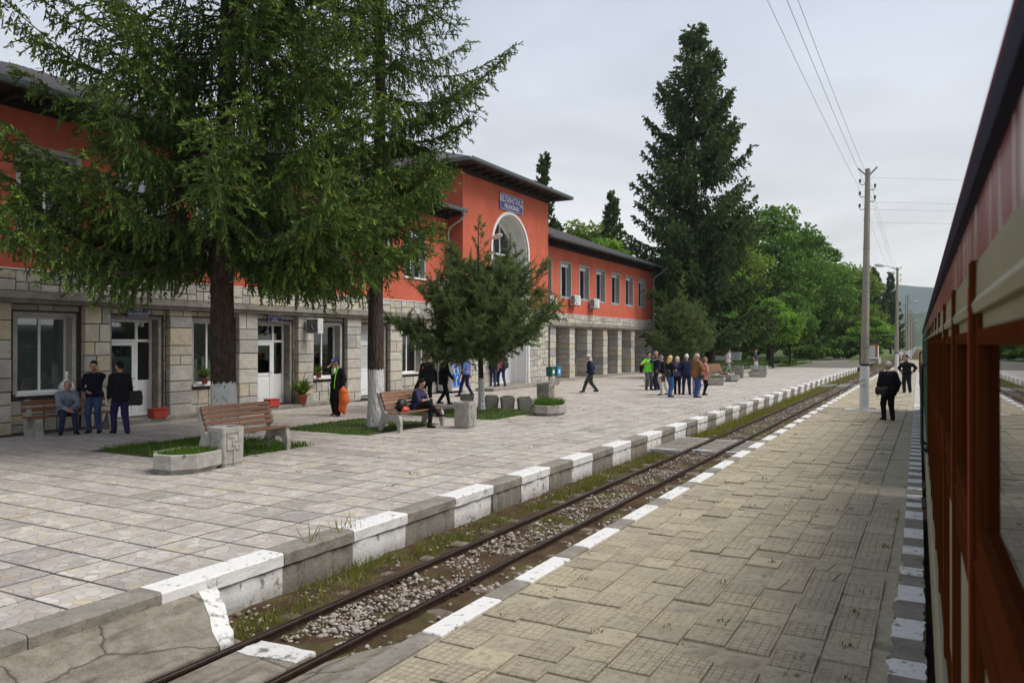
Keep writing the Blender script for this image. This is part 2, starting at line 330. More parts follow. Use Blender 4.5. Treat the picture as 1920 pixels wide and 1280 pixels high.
# ------------------------------------------------------------------ mesh building
class B:
    """collects shapes, then becomes ONE mesh object"""
    def __init__(s): s.v = []; s.f = []; s.mi = []
    def add(s, vs, fs, mi=0):
        o = len(s.v); s.v.extend(tuple(p) for p in vs)
        for f in fs: s.f.append(tuple(i + o for i in f)); s.mi.append(mi)
        return s
    def box(s, x0, x1, y0, y1, z0, z1, mi=0):
        vs = [(x0, y0, z0), (x1, y0, z0), (x1, y1, z0), (x0, y1, z0), (x0, y0, z1), (x1, y0, z1), (x1, y1, z1), (x0, y1, z1)]
        return s.add(vs, [(0, 3, 2, 1), (4, 5, 6, 7), (0, 1, 5, 4), (1, 2, 6, 5), (2, 3, 7, 6), (3, 0, 4, 7)], mi)
    def cbox(s, x0, x1, y0, y1, z0, z1, c=.01, mi=0, ax='z'):
        """box whose face towards +ax has chamfered edges"""
        a = {'z': 2, 'x': 0, 'y': 1}[ax]
        lo = [x0, y0, z0]; hi = [x1, y1, z1]; u, w = [i for i in range(3) if i != a]
        def ring(h, d):
            r = []
            for su, sw in ((0, 0), (1, 0), (1, 1), (0, 1)):
                p = [0, 0, 0]; p[a] = h
                p[u] = (hi[u] - d) if su else (lo[u] + d); p[w] = (hi[w] - d) if sw else (lo[w] + d); r.append(p)
            return r
        vs = ring(lo[a], 0) + ring(hi[a] - c, 0) + ring(hi[a], c)
        fs = []
        for k in (0, 4):
            for i in range(4): fs.append((k + i, k + (i + 1) % 4, k + 4 + (i + 1) % 4, k + 4 + i))
        fs.append((8, 9, 10, 11)); fs.append((3, 2, 1, 0))
        if a == 1: fs = [f[::-1] for f in fs]
        return s.add(vs, fs, mi)
    def beam(s, p, q, w, h, mi=0, up=(0, 0, 1)):
        p = Vector(p); q = Vector(q); d = (q - p).normalized(); up = Vector(up)
        a = d.cross(up)
        if a.length < 1e-4: a = d.cross(Vector((1, 0, 0)))
        a.normalize(); b = a.cross(d).normalized()
        vs = [c + a * (w / 2 * i) + b * (h / 2 * j) for c in (p, q) for i, j in ((-1, -1), (1, -1), (1, 1), (-1, 1))]
        return s.add(vs, [(3, 2, 1, 0), (4, 5, 6, 7), (0, 1, 5, 4), (1, 2, 6, 5), (2, 3, 7, 6), (3, 0, 4, 7)], mi)
    def tube(s, pts, rad, n=8, mi=0, cap=True, squash=1.0):
        pts = [Vector(p) for p in pts]; k = len(pts)
        if not isinstance(rad, (list, tuple)): rad = [rad] * k
        t0 = (pts[1] - pts[0]).normalized(); ref = Vector((0, 0, 1)) if abs(t0.z) < .9 else Vector((1, 0, 0))
        a = t0.cross(ref).normalized(); vs = []; fs = []
        for i, p in enumerate(pts):
            t = (pts[min(i + 1, k - 1)] - pts[max(i - 1, 0)]).normalized()
            a = (a - t * a.dot(t)).normalized(); b = t.cross(a)
            for j in range(n):
                th = 2 * math.pi * j / n; vs.append(p + (a * math.cos(th) + b * math.sin(th) * squash) * rad[i])
        for i in range(k - 1):
            for j in range(n):
                j2 = (j + 1) % n; fs.append((i * n + j, i * n + j2, (i + 1) * n + j2, (i + 1) * n + j))
        if cap: fs.append(tuple(range(n))[::-1]); fs.append(tuple(range((k - 1) * n, k * n)))
        return s.add(vs, fs, mi)
    def lathe(s, prof, n=16, c=(0, 0, 0), mi=0, sx=1, sy=1, ph=0):
        vs = []; fs = []
        for r, z in prof:
            for j in range(n):
                th = 2 * math.pi * (j + ph) / n; vs.append((c[0] + r * sx * math.cos(th), c[1] + r * sy * math.sin(th), c[2] + z))
        for i in range(len(prof) - 1):
            for j in range(n):
                j2 = (j + 1) % n; fs.append((i * n + j, i * n + j2, (i + 1) * n + j2, (i + 1) * n + j))
        fs.append(tuple(range(n))[::-1]); fs.append(tuple(range((len(prof) - 1) * n, len(prof) * n)))
        return s.add(vs, fs, mi)
    def prism(s, poly, h0, h1, ax='y', mi=0):
        """2-D outline extruded along an axis: 'y' outline in x,z; 'x' outline in y,z; 'z' outline in x,y"""
        def p3(a, b, h): return (a, h, b) if ax == 'y' else (h, a, b) if ax == 'x' else (a, b, h)
        n = len(poly); vs = [p3(a, b, h0) for a, b in poly] + [p3(a, b, h1) for a, b in poly]
        fs = [tuple(range(n)), tuple(range(n, 2 * n))[::-1]] + [(i, i + n, (i + 1) % n + n, (i + 1) % n) for i in range(n)]
        return s.add(vs, fs, mi)
    def mesh(s, name, mats, smooth=False):
        me = bpy.data.meshes.new(name); me.from_pydata(s.v, [], s.f)
        for m in (mats if isinstance(mats, (list, tuple)) else [mats]): me.materials.append(m)
        if any(s.mi): me.polygons.foreach_set('material_index', s.mi)
        bm = bmesh.new(); bm.from_mesh(me); bmesh.ops.recalc_face_normals(bm, faces=bm.faces); bm.to_mesh(me); bm.free()
        if smooth: me.polygons.foreach_set('use_smooth', [True] * len(me.polygons))
        me.update(); return me
    def obj(s, name, mats, parent=None, smooth=False, loc=None):
        return link(name, s.mesh(name, mats, smooth), parent, loc)

def link(name, me, parent=None, loc=None, rz=0.0):
    o = bpy.data.objects.new(name, me); COL.objects.link(o)
    if parent is not None: o.parent = parent
    if loc is not None: o.location = loc
    if rz: o.rotation_euler = (0, 0, rz)
    return o
def tag(o, label=None, cat=None, group=None, kind=None):
    if label: o['label'] = label
    if cat: o['category'] = cat
    if group: o['group'] = group
    if kind: o['kind'] = kind
    return o
def thing(name, label, cat, loc=(0, 0, 0), rz=0.0, group=None):
    return tag(link(name, None, None, loc, rz), label, cat, group)
def dup(o, loc=None, rz=None, label=None, parent=None):
    c = o.copy(); COL.objects.link(c)
    if parent is not None: c.parent = parent
    if loc is not None: c.location = loc
    if rz is not None: c.rotation_euler = (0, 0, rz)
    if label: c['label'] = label
    for ch in list(o.children): dup(ch, parent=c)
    return c
def npmesh(name, V, F, mats, fmat=None, tint=None, smooth=False):
    """V (n,3), F (m,3|4) numpy -> mesh; tint per face"""
    me = bpy.data.meshes.new(name); k = F.shape[1]; m = len(F)
    me.vertices.add(len(V)); me.vertices.foreach_set('co', V.astype(np.float32).ravel())
    me.loops.add(m * k); me.loops.foreach_set('vertex_index', F.astype(np.int32).ravel())
    me.polygons.add(m); me.polygons.foreach_set('loop_start', np.arange(0, m * k, k, dtype=np.int32))
    try: me.polygons.foreach_set('loop_total', np.full(m, k, np.int32))
    except Exception: pass
    for x in (mats if isinstance(mats, (list, tuple)) else [mats]): me.materials.append(x)
    if fmat is not None: me.polygons.foreach_set('material_index', fmat.astype(np.int32))
    if smooth: me.polygons.foreach_set('use_smooth', np.ones(m, dtype=bool))
    me.update(calc_edges=True)
    if tint is not None:
        a = me.attributes.new('tint', 'FLOAT', 'FACE'); a.data.foreach_set('value', tint.astype(np.float32))
    return me
def scatter(tv, tf, pos, axis, side, sl, sw, tint):
    """copies of a template (x = side, y = length, z = normal) as arrays"""
    n = len(pos); ax = axis / (np.linalg.norm(axis, axis=1, keepdims=True) + 1e-9)
    sd = side - ax * (side * ax).sum(1, keepdims=True); sd /= (np.linalg.norm(sd, axis=1, keepdims=True) + 1e-9)
    nm = np.cross(sd, ax)
    V = pos[:, None, :] + sd[:, None, :] * (tv[None, :, 0, None] * sw[:, None, None]) + ax[:, None, :] * (tv[None, :, 1, None] * sl[:, None, None]) + nm[:, None, :] * (tv[None, :, 2, None] * sw[:, None, None])
    F = tf[None] + (np.arange(n) * len(tv))[:, None, None]
    return V.reshape(-1, 3), F.reshape(-1, tf.shape[1]), np.repeat(tint, len(tf))
def holes_wall(b, x0, x1, y0, y1, z0, z1, holes, mi=0):
    ys = sorted({y0, y1, *[min(max(v, y0), y1) for h in holes for v in h[:2]]}); zs = sorted({z0, z1, *[min(max(v, z0), z1) for h in holes for v in h[2:]]})
    for i in range(len(ys) - 1):
        zrun = None
        for j in range(len(zs) - 1):
            cy_, cz_ = (ys[i] + ys[i + 1]) / 2, (zs[j] + zs[j + 1]) / 2
            if any(h[0] < cy_ < h[1] and h[2] < cz_ < h[3] for h in holes):
                if zrun is not None: b.box(x0, x1, ys[i], ys[i + 1], zrun, zs[j], mi); zrun = None
            elif zrun is None: zrun = zs[j]
        if zrun is not None: b.box(x0, x1, ys[i], ys[i + 1], zrun, z1, mi)
# ------------------------------------------------------------------ ground, platforms, tracks
ZR = -0.13                       # island platform
ZT = -0.30                       # rail top
ZG = -0.43                       # track bed
XF = -19.3                       # station front (pilaster faces)
KX = -5.9                        # track side of the station kerb
BETA = R(0.71)                   # the occupied track runs this much to the left of the free one
def tr(p, q):                    # train coordinates (p right, q ahead) -> world x, y
    return (p * math.cos(BETA) - q * math.sin(BETA), p * math.sin(BETA) + q * math.cos(BETA))
GRASS = [(-14.95, -11.6, 9.7, 12.5), (-14.6, -11.9, 14.3, 17.5), (-14.1, -10.95, 19.0, 22.2)]
rg = random.Random(5)

def ground():
    b = B(); s = 6000
    b.add([(-s, -400, -.62), (s, -400, -.62), (s, s, -.62), (-s, s, -.62)], [(0, 1, 2, 3)])
    tag(b.obj('ground', MAT['meadow']), kind='structure')
    # track bed, gently uneven
    ny, nx = 240, 14; V = []; 
    ys = 1.0 * np.concatenate([np.linspace(-6, 30, 150), np.linspace(30.5, 420, 90)])
    xs = np.concatenate([np.linspace(-6.0, -3.5, 10), np.linspace(-3.2, 5, 4)])
    X, Y = np.meshgrid(xs, ys)
    rs = np.random.RandomState(3)
    Z = ZG + rs.uniform(-.018, .018, X.shape) + .012 * np.sin(Y * 1.7) * np.cos(X * 3) 
    Z += np.where(np.abs(X + 4.64) < .62, .05, 0) - np.where(X > -.3, .18, 0)
    n = len(xs); V = np.stack([X, Y, Z], -1).reshape(-1, 3)
    i, j = np.meshgrid(np.arange(len(ys) - 1), np.arange(n - 1), indexing='ij'); a = (i * n + j).ravel()
    F = np.stack([a, a + 1, a + n + 1, a + n], 1)
    tag(link('track_bed', npmesh('track_bed', V, F, MAT['dirt'], smooth=True)), kind='structure')

def station_platform():
    hb = B()
    hb.box(-19.5, KX - .15, -8, 76.5, -.6, -.0055)
    plat = tag(hb.obj('station_platform', MAT['joint']), kind='structure')
    # tiles
    px, py = .555, .53; slots = []
    for i in range(24):
        for k in range(-6, 140):
            x1 = -6.2 - i * px; x0 = x1 - px; y0 = 2.2 + k * py; y1 = y0 + py
            if y1 > 76 or x0 < -19.35: continue
            cx, cy_ = (x0 + x1) / 2, (y0 + y1) / 2
            if any(a < cx < b and c < cy_ < d for a, b, c, d in GRASS): continue
            dist = math.hypot(cx, cy_); slots.append((dist, cx, cy_))
    c_, s_ = math.cos(R(28.6)), math.sin(R(28.6))
    def seen(x, y):
        d = -x * s_ + y * c_; r = x * c_ + y * s_
        return d > 3 and abs(r / d) < .70 and 2.17 / d < .47
    slots.sort(); near = [t for t in slots if seen(t[1], t[2])][:300]; ns = set(near)
    def tile_mesh(seed):
        r = random.Random(seed); b = B()
        b.cbox(-px / 2 + .016, px / 2 - .016, -py / 2 + .015, py / 2 - .015, -.05, 0, .003); return b.mesh('paving_tile', MAT['tile'])
    ms = [tile_mesh(k) for k in range(3)]
    for _, x, y in near:
        o = link('paving_tile', ms[0], plat, (x, y, rg.uniform(-.002, .002)))
        o.rotation_euler = (rg.uniform(-.004, .004), rg.uniform(-.004, .004), rg.uniform(-.01, .01))
    fb = B()
    for t in slots:
        if t in ns: continue
        _, x, y = t; h = rg.uniform(-.002, .002); j = rg.uniform(-.004, .004)
        fb.cbox(x - px / 2 + .016 + j, x + px / 2 - .016 + j, y - py / 2 + .015, y + py / 2 - .015, -.045, h, .003)
    tag(fb.obj('paving_tile', MAT['tile'], plat), kind='stuff')
    # kerb: coping stone over a rough wall block, painted and bare by turns
    ends = [-8, -6.7, -5.5, -4.3, -3.1, -2.0, -.9, .2, 1.25, 2.3, 3.3, 4.43, 5.88, 6.98, 8.02, 9.15, 10.24, 11.16, 12.23, 13.21, 14.19, 15.3]
    while ends[-1] < 76: ends.append(ends[-1] + 1.12)
    for i in range(len(ends) - 1):
        y0, y1 = ends[i], ends[i + 1]
        white = (i % 2 == 1) and i >= 11
        mt = MAT['kerbw' if white else 'kerb']
        def rough(b, x0, x1, z0, z1, n, amp, seed):
            r = random.Random(seed); vs = []; fs = []
            for k in range(n + 1):
                y = y0 + .004 + (y1 - y0 - .008) * k / n; a = r.uniform(-amp, amp); c2 = r.uniform(-amp, amp)
                vs += [(x0, y, z0), (x1 + c2, y, z0), (x1 + c2 * .5 + a, y, (z0 + z1) / 2), (x1 + a, y, z1 - .02), (x1 - .02 + a, y, z1 + r.uniform(-amp, amp) * .3), (x0, y, z1)]
            for k in range(n):
                for e in range(6): fs.append((k * 6 + e, k * 6 + (e + 1) % 6, k * 6 + 6 + (e + 1) % 6, k * 6 + 6 + e))
            fs.append(tuple(range(6))); fs.append(tuple(range(n * 6, n * 6 + 6)))
            b.add(vs, fs)
        b = B(); rough(b, KX - .30, KX, -.13, .004, 8, .006, i)
        cop = b.obj('kerb_coping', mt, plat)
        b = B(); rough(b, KX - .28, KX - .025, -.62, -.134, 10, .016, i + 500)
        b.obj('kerb_wall_block', mt, plat)
    # low entrance step and steps along the wing
    # grass beds
    for k, (x0, x1, y0, y1) in enumerate(GRASS):
        b = B(); nx = 14; vs = []; fs = []
        for i in range(nx + 1):
            for j in range(nx + 1):
                e = min(i, j, nx - i, nx - j); vs.append((x0 + (x1 - x0) * i / nx, y0 + (y1 - y0) * j / nx, -.012 + min(e, 2) * .016 + rg.uniform(0, .014)))
        for i in range(nx):
            for j in range(nx): a = i * (nx + 1) + j; fs.append((a, a + 1, a + nx + 2, a + nx + 1))
        b.add(vs, fs); tag(b.obj('grass_bed_soil', MAT['lawn'], smooth=True), kind='structure')
    return plat

def blades(name, spots, mat, wid=.012, seed=1):
    """spots: (x, y, z, height, lean, tint)"""
    S = np.array(spots); n = len(S); rs = np.random.RandomState(seed)
    th = rs.uniform(0, 6.283, n); side = np.stack([np.cos(th), np.sin(th), np.zeros(n)], 1)
    ld = rs.uniform(0, 6.283, n); ax = np.stack([np.cos(ld) * S[:, 4], np.sin(ld) * S[:, 4], np.ones(n)], 1)
    tv = np.array([(-.5, 0, 0), (.5, 0, 0), (.35, .55, .5), (-.35, .55, .5), (0, 1, 1.6)]); tf = np.array([(0, 1, 2), (0, 2, 3), (3, 2, 4)])
    V, F, T = scatter(tv, tf, S[:, :3], ax, side, S[:, 3], np.full(n, wid) * rs.uniform(.6, 1.5, n), S[:, 5])
    return tag(link(name, npmesh(name, V, F, mat, tint=T)), kind='stuff')

def weeds_and_grass():
    r = random.Random(8)
    for k, (x0, x1, y0, y1) in enumerate(GRASS):
        sp = []
        for _ in range(7500):
            x, y = r.uniform(x0, x1), r.uniform(y0, y1); e = min(x - x0, x1 - x, y - y0, y1 - y)
            if e < .04 * r.random(): continue
            patch = .5 + .5 * math.sin(x * 3.1 + k) * math.sin(y * 2.3)
            sp.append((x, y, .0, r.uniform(.03, .085) * (1.0 + .9 * patch * (k == 0)), r.uniform(.1, .6), min(1, r.uniform(.1, .8) * (.6 + .4 * (k == 2) + .2 * patch))))
        if k == 0:
            for _ in range(160): sp.append((r.gauss(-12.6, .5), r.gauss(9.95, .12), 0, r.uniform(.15, .34), r.uniform(.1, .45), r.uniform(.5, 1)))
        if k == 0:      # ivy-like bush under the bench
            for _ in range(500): sp.append((r.gauss(-11.95, .18), r.gauss(11.1, .3), r.uniform(0, .25), r.uniform(.06, .12), r.uniform(.6, 1.6), r.uniform(.0, .35)))
        blades('grass', sp, MAT['grass'], .013, k)
    # weeds beside the rails
    sp = []
    def clump(x, y, n, h, sprd, t0, t1, z=ZG):
        for _ in range(n):
            sp.append((x + r.gauss(0, sprd), y + r.gauss(0, sprd * 1.4), z, max(.02, r.gauss(h, h * .3)), r.uniform(.1, .9), r.uniform(t0, t1)))
    for _ in range(330):
        y = 4.5 + 25 * r.random() ** .9; clump(r.uniform(-5.8, -5.12), y, r.randint(10, 44), r.uniform(.04, .12), .11, .1, .75)
    for y0 in (4.75, 5.3, 6.9, 8.4, 9.6, 10.8, 11.7, 12.6, 13.3, 16.2, 17.0):
        clump(r.uniform(-5.75, -5.3), y0, 110, .11, .14, 0, .35)
    for _ in range(500):
        y = r.uniform(20.5, 78); clump(r.uniform(-5.8, -5.15), y, 34, r.uniform(.06, .20), .18, .35, 1.0)
    for _ in range(260):
        y = r.uniform(20, 120); clump(r.uniform(-5.0, -3.7), y, 14, r.uniform(.04, .09), .12, .2, .8)
    for _ in range(90):
        y = r.uniform(4.9, 20); clump(r.uniform(-4.95, -3.75), y, r.randint(8, 26), r.uniform(.03, .08), .06, 0, .5)
    for y0, x0 in ((5.0, -4.02), (5.15, -3.95), (9.9, -4.85), (10.1, -4.8), (6.9, -4.7), (5.1, -4.8)): clump(x0, y0, 60, .12, .06, 0, .4)
    for _ in range(900):
        y = r.uniform(78, 200); clump(r.uniform(-7.5, -2), y, 10, r.uniform(.1, .25), .35, .3, .9)
    # in joints of the pavings
    for _ in range(60): clump(r.uniform(-3.4, -.4), 5 + 20 * r.random() ** 1.5, r.randint(4, 10), .03, .025, 0, .5, ZR)
    for _ in range(60): clump(r.uniform(-12, -6.2), r.uniform(9, 30), r.randint(4, 14), .03, .05, 0, .5, 0)
    for y0 in (6.4, 6.85, 7.05, 23, 25, 25.4, 27, 29): clump(-6.0, y0, 9, .2, .06, .5, 1, 0)
    blades('weeds', sp, MAT['weed'], .011, 77)

def railway():
    rb = {}
    t = thing('railway_track', 'empty rusty narrow gauge track with pale ballast between the two platforms', 'railway track', (-4.64, 0, ZT))
    def rail_obj(parent, x, y0, y1, top='railtop'):
        prof = [(-.05, -.115), (.05, -.115), (.05, -.105), (.012, -.092), (.010, -.035), (.026, -.028), (.026, -.006), (.020, -.0005), (-.020, -.0005), (-.026, -.006), (-.026, -.028), (-.010, -.035), (-.012, -.092), (-.05, -.105)]
        b = B(); b.prism([(x + a, z) for a, z in prof], y0, y1, 'y')
        b.box(x - .0165, x + .0165, y0, y1, -.006, 0.0008, 1)
        return b.obj('rail', [MAT['rail'], MAT[top]], parent)
    for x in (-.38, .38): rail_obj(t, x, -6, 330)
    r = random.Random(2)
    def plate(x, y, s):
        b = B(); b.box(x - .012 * 0 + s * .013 - .008, x + s * .013 + .010, y - .24, y + .24, -.088, -.036)
        f = b.obj('fishplate', MAT['rail'], t)
        for k in range(4):
            bb = B(); bb.lathe([(.019, 0), (.019, .016), (.012, .03)], 6); o = bb.obj('bolt', MAT['rail'], f)
            o.location = (x + s * .024, y - .18 + .12 * k, -.062); o.rotation_euler = (0, s * math.pi / 2, 0)
    plate(-.38, 6.45, 1); plate(.38, 6.75, 1); plate(.38, 6.75, -1); plate(-.38, 13.2, 1); plate(.38, 14.6, 1)
    sl = B()
    me = []
    for k in range(4):
        b = B(); nn = 8; vs = []; fs = []; rr = random.Random(k)
        for i in range(nn + 1):
            x = -.75 + 1.5 * i / nn; w = .095 + rr.uniform(-.012, .012); z = rr.uniform(-.015, .004)
            vs += [(x, -w, -.12), (x, -w, z - .02), (x, -w + .03, z), (x, w - .03, z + rr.uniform(-.01, .005)), (x, w, z - .02), (x, w, -.12)]
        for i in range(nn):
            for e in range(6): fs.append((i * 6 + e, i * 6 + (e + 1) % 6, i * 6 + 6 + (e + 1) % 6, i * 6 + 6 + e))
        fs += [tuple(range(6)), tuple(range(nn * 6, nn * 6 + 6))]; b.add(vs, fs); me.append(b.mesh('sleeper', MAT['sleeper']))
    y = -2.0; k = 0
    while y < 120:
        o = link('sleeper', me[k % 4], t, (r.uniform(-.03, .03), y, -.084 + r.uniform(-.02, .012))); o.rotation_euler = (0, 0, r.uniform(-.03, .03)); y += .74; k += 1
    # ballast
    rs = np.random.RandomState(4)
    bm = bmesh.new(); bmesh.ops.create_icosphere(bm, subdivisions=1, radius=1); tv0 = np.array([v.co[:] for v in bm.verts]); tf0 = np.array([[v.index for v in f.verts] for f in bm.faces]); bm.free()
    V, F, off = [], [], 0
    def stones(n, xf, yf, szf, zf):
        nonlocal off
        for _ in range(n):
            sz = szf(); tvx = tv0 * (1 + rs.uniform(-.28, .28, (12, 1))) * (sz * np.array([rs.uniform(.7, 1.3), rs.uniform(.7, 1.3), rs.uniform(.5, .9)]))
            a = rs.uniform(0, 6.28); c_, s_ = math.cos(a), math.sin(a); tvx = tvx @ np.array([[c_, s_, 0], [-s_, c_, 0], [0, 0, 1]])
            x, y = xf(), yf()
            if rs.uniform() > .62 + .75 * math.sin(x * 5.1 + y * 1.9) * math.sin(y * 4.25) + .2 * math.sin(y * 8.5): continue
            V.append(tvx + np.array([x, y, zf(x, y)])); F.append(tf0 + off); off += 12
    def inner():
        return rs.uniform(-4.96, -4.32)
    def dens():
        return 4.9 + 34 * rs.uniform() ** 1.7
    stones(7200, inner, dens, lambda: rs.uniform(.007, .024) * (1 + .8 * (rs.uniform() > .88)), lambda x, y: ZG + .055 + rs.uniform(-.01, .03) + .012 * math.sin(y * 2.3))
    stones(1500, lambda: rs.uniform(-4.18, -3.66), dens, lambda: rs.uniform(.014, .038), lambda x, y: ZG + .03 + rs.uniform(-.01, .035))
    stones(900, lambda: rs.uniform(-5.85, -5.1), lambda: 4.9 + 24 * rs.uniform() ** 1.8, lambda: rs.uniform(.008, .026) * (1 + .7 * (rs.uniform() > .93)), lambda x, y: ZG + .008)
    stones(700, lambda: rs.uniform(-5.0, -3.7), lambda: rs.uniform(35, 90), lambda: rs.uniform(.03, .06), lambda x, y: ZG + .05)
    me = npmesh('ballast', np.concatenate(V), np.concatenate(F), MAT['stone'])
    tag(link('ballast', me), kind='stuff')
    # level crossings of concrete between and beside the rails
    def slab(parent, name, poly, z0, z1, mats, seed, sag=.012, ramp=None):
        zz = (lambda x: z1) if ramp is None else (lambda x: ramp[1] + (ramp[3] - ramp[1]) * (x - ramp[0]) / (ramp[2] - ramp[0]) + z1)
        r2 = random.Random(seed); b = B(); pts = []
        for i in range(len(poly)):
            p, q = poly[i], poly[(i + 1) % len(poly)]
            for k in range(4): a = k / 4; pts.append((p[0] + (q[0] - p[0]) * a + r2.uniform(-.012, .012), p[1] + (q[1] - p[1]) * a + r2.uniform(-.02, .02)))
        cx = sum(p[0] for p in pts) / len(pts); cy_ = sum(p[1] for p in pts) / len(pts); n = len(pts)
        vs = [(x, y, z0) for x, y in pts] + [(x, y, zz(x) - .02) for x, y in pts] + [(cx + (x - cx) * .975, cy_ + (y - cy_) * .985, zz(x) + r2.uniform(-sag, 0)) for x, y in pts]
        fs = [(k * n + i, k * n + (i + 1) % n, (k + 1) * n + (i + 1) % n, (k + 1) * n + i) for k in range(2) for i in range(n)] + [tuple(range(2 * n, 3 * n))]
        b.add(vs, fs); return b.obj(name, mats, parent)
    RL = (-5.90, -.10, -5.12, -.305)
    cr = tag(link('foot_crossing', None), kind='structure')
    slab(cr, 'crossing_slab', [(-5.90, 1.2), (-5.12, 1.2), (-5.12, 4.50), (-5.90, 4.95)], -.62, 0, MAT['slab'], 1, .008, RL)
    slab(cr, 'crossing_slab', [(-4.93, 1.2), (-4.66, 1.2), (-4.66, 4.58), (-4.93, 4.58)], -.62, -.305, MAT['slab'], 2)
    slab(cr, 'crossing_slab', [(-4.64, 1.2), (-4.34, 1.2), (-4.34, 4.62), (-4.64, 4.62)], -.62, -.31, MAT['slab'], 3)
    slab(cr, 'crossing_slab', [(-4.16, 1.2), (-3.58, 1.2), (-3.58, 5.0), (-4.16, 4.62)], -.62, 0, MAT['slab'], 4, .01, (-4.16, -.30, -3.58, -.15))
    slab(cr, 'painted_end', [(-5.90, 4.80), (-5.12, 4.38), (-5.12, 4.54), (-5.50, 4.80), (-5.90, 4.99)], -.61, .006, MAT['kerbx'], 5, .003, RL)
    slab(cr, 'painted_end', [(-4.925, 4.36), (-4.345, 4.44), (-4.345, 4.68), (-4.925, 4.64)], -.61, -.297, MAT['kerbx'], 6)
    for y0, y1 in ((17.95, 20.0), (49.0, 51.5)):
        c2 = tag(link('foot_crossing', None), kind='structure')
        for xa, xb, ya, yb in ((-5.88, -5.12, y0 - .2, y1 + .1), (-4.92, -4.36, y0, y1), (-4.15, -3.6, y0 + .05, y1)):
            nseg = 4
            for k in range(nseg):
                u0 = ya + (yb - ya) * k / nseg; u1 = ya + (yb - ya) * (k + 1) / nseg
                slab(c2, 'crossing_sett', [(xa, u0 + .015), (xb, u0 + .015), (xb, u1 - .015), (xa, u1 - .015)], -.6, -.315, MAT['kerb'], k, .006)
            slab(c2, 'painted_end', [(xa, ya - .12), (xb, ya - .12), (xb, ya - .01), (xa, ya - .01)], -.6, -.30, MAT['kerbw'], 9)
            slab(c2, 'painted_end', [(xa, yb + .01), (xb, yb + .01), (xb, yb + .12), (xa, yb + .12)], -.6, -.30, MAT['kerbw'], 10)
    # the track under the train
    t2 = thing('railway_track', 'greasy track in the dark gap under the standing red carriage', 'railway track', (0, 0, ZT), BETA)
    for x in (.95, 1.71): rail_obj(t2, x, -12, 330)

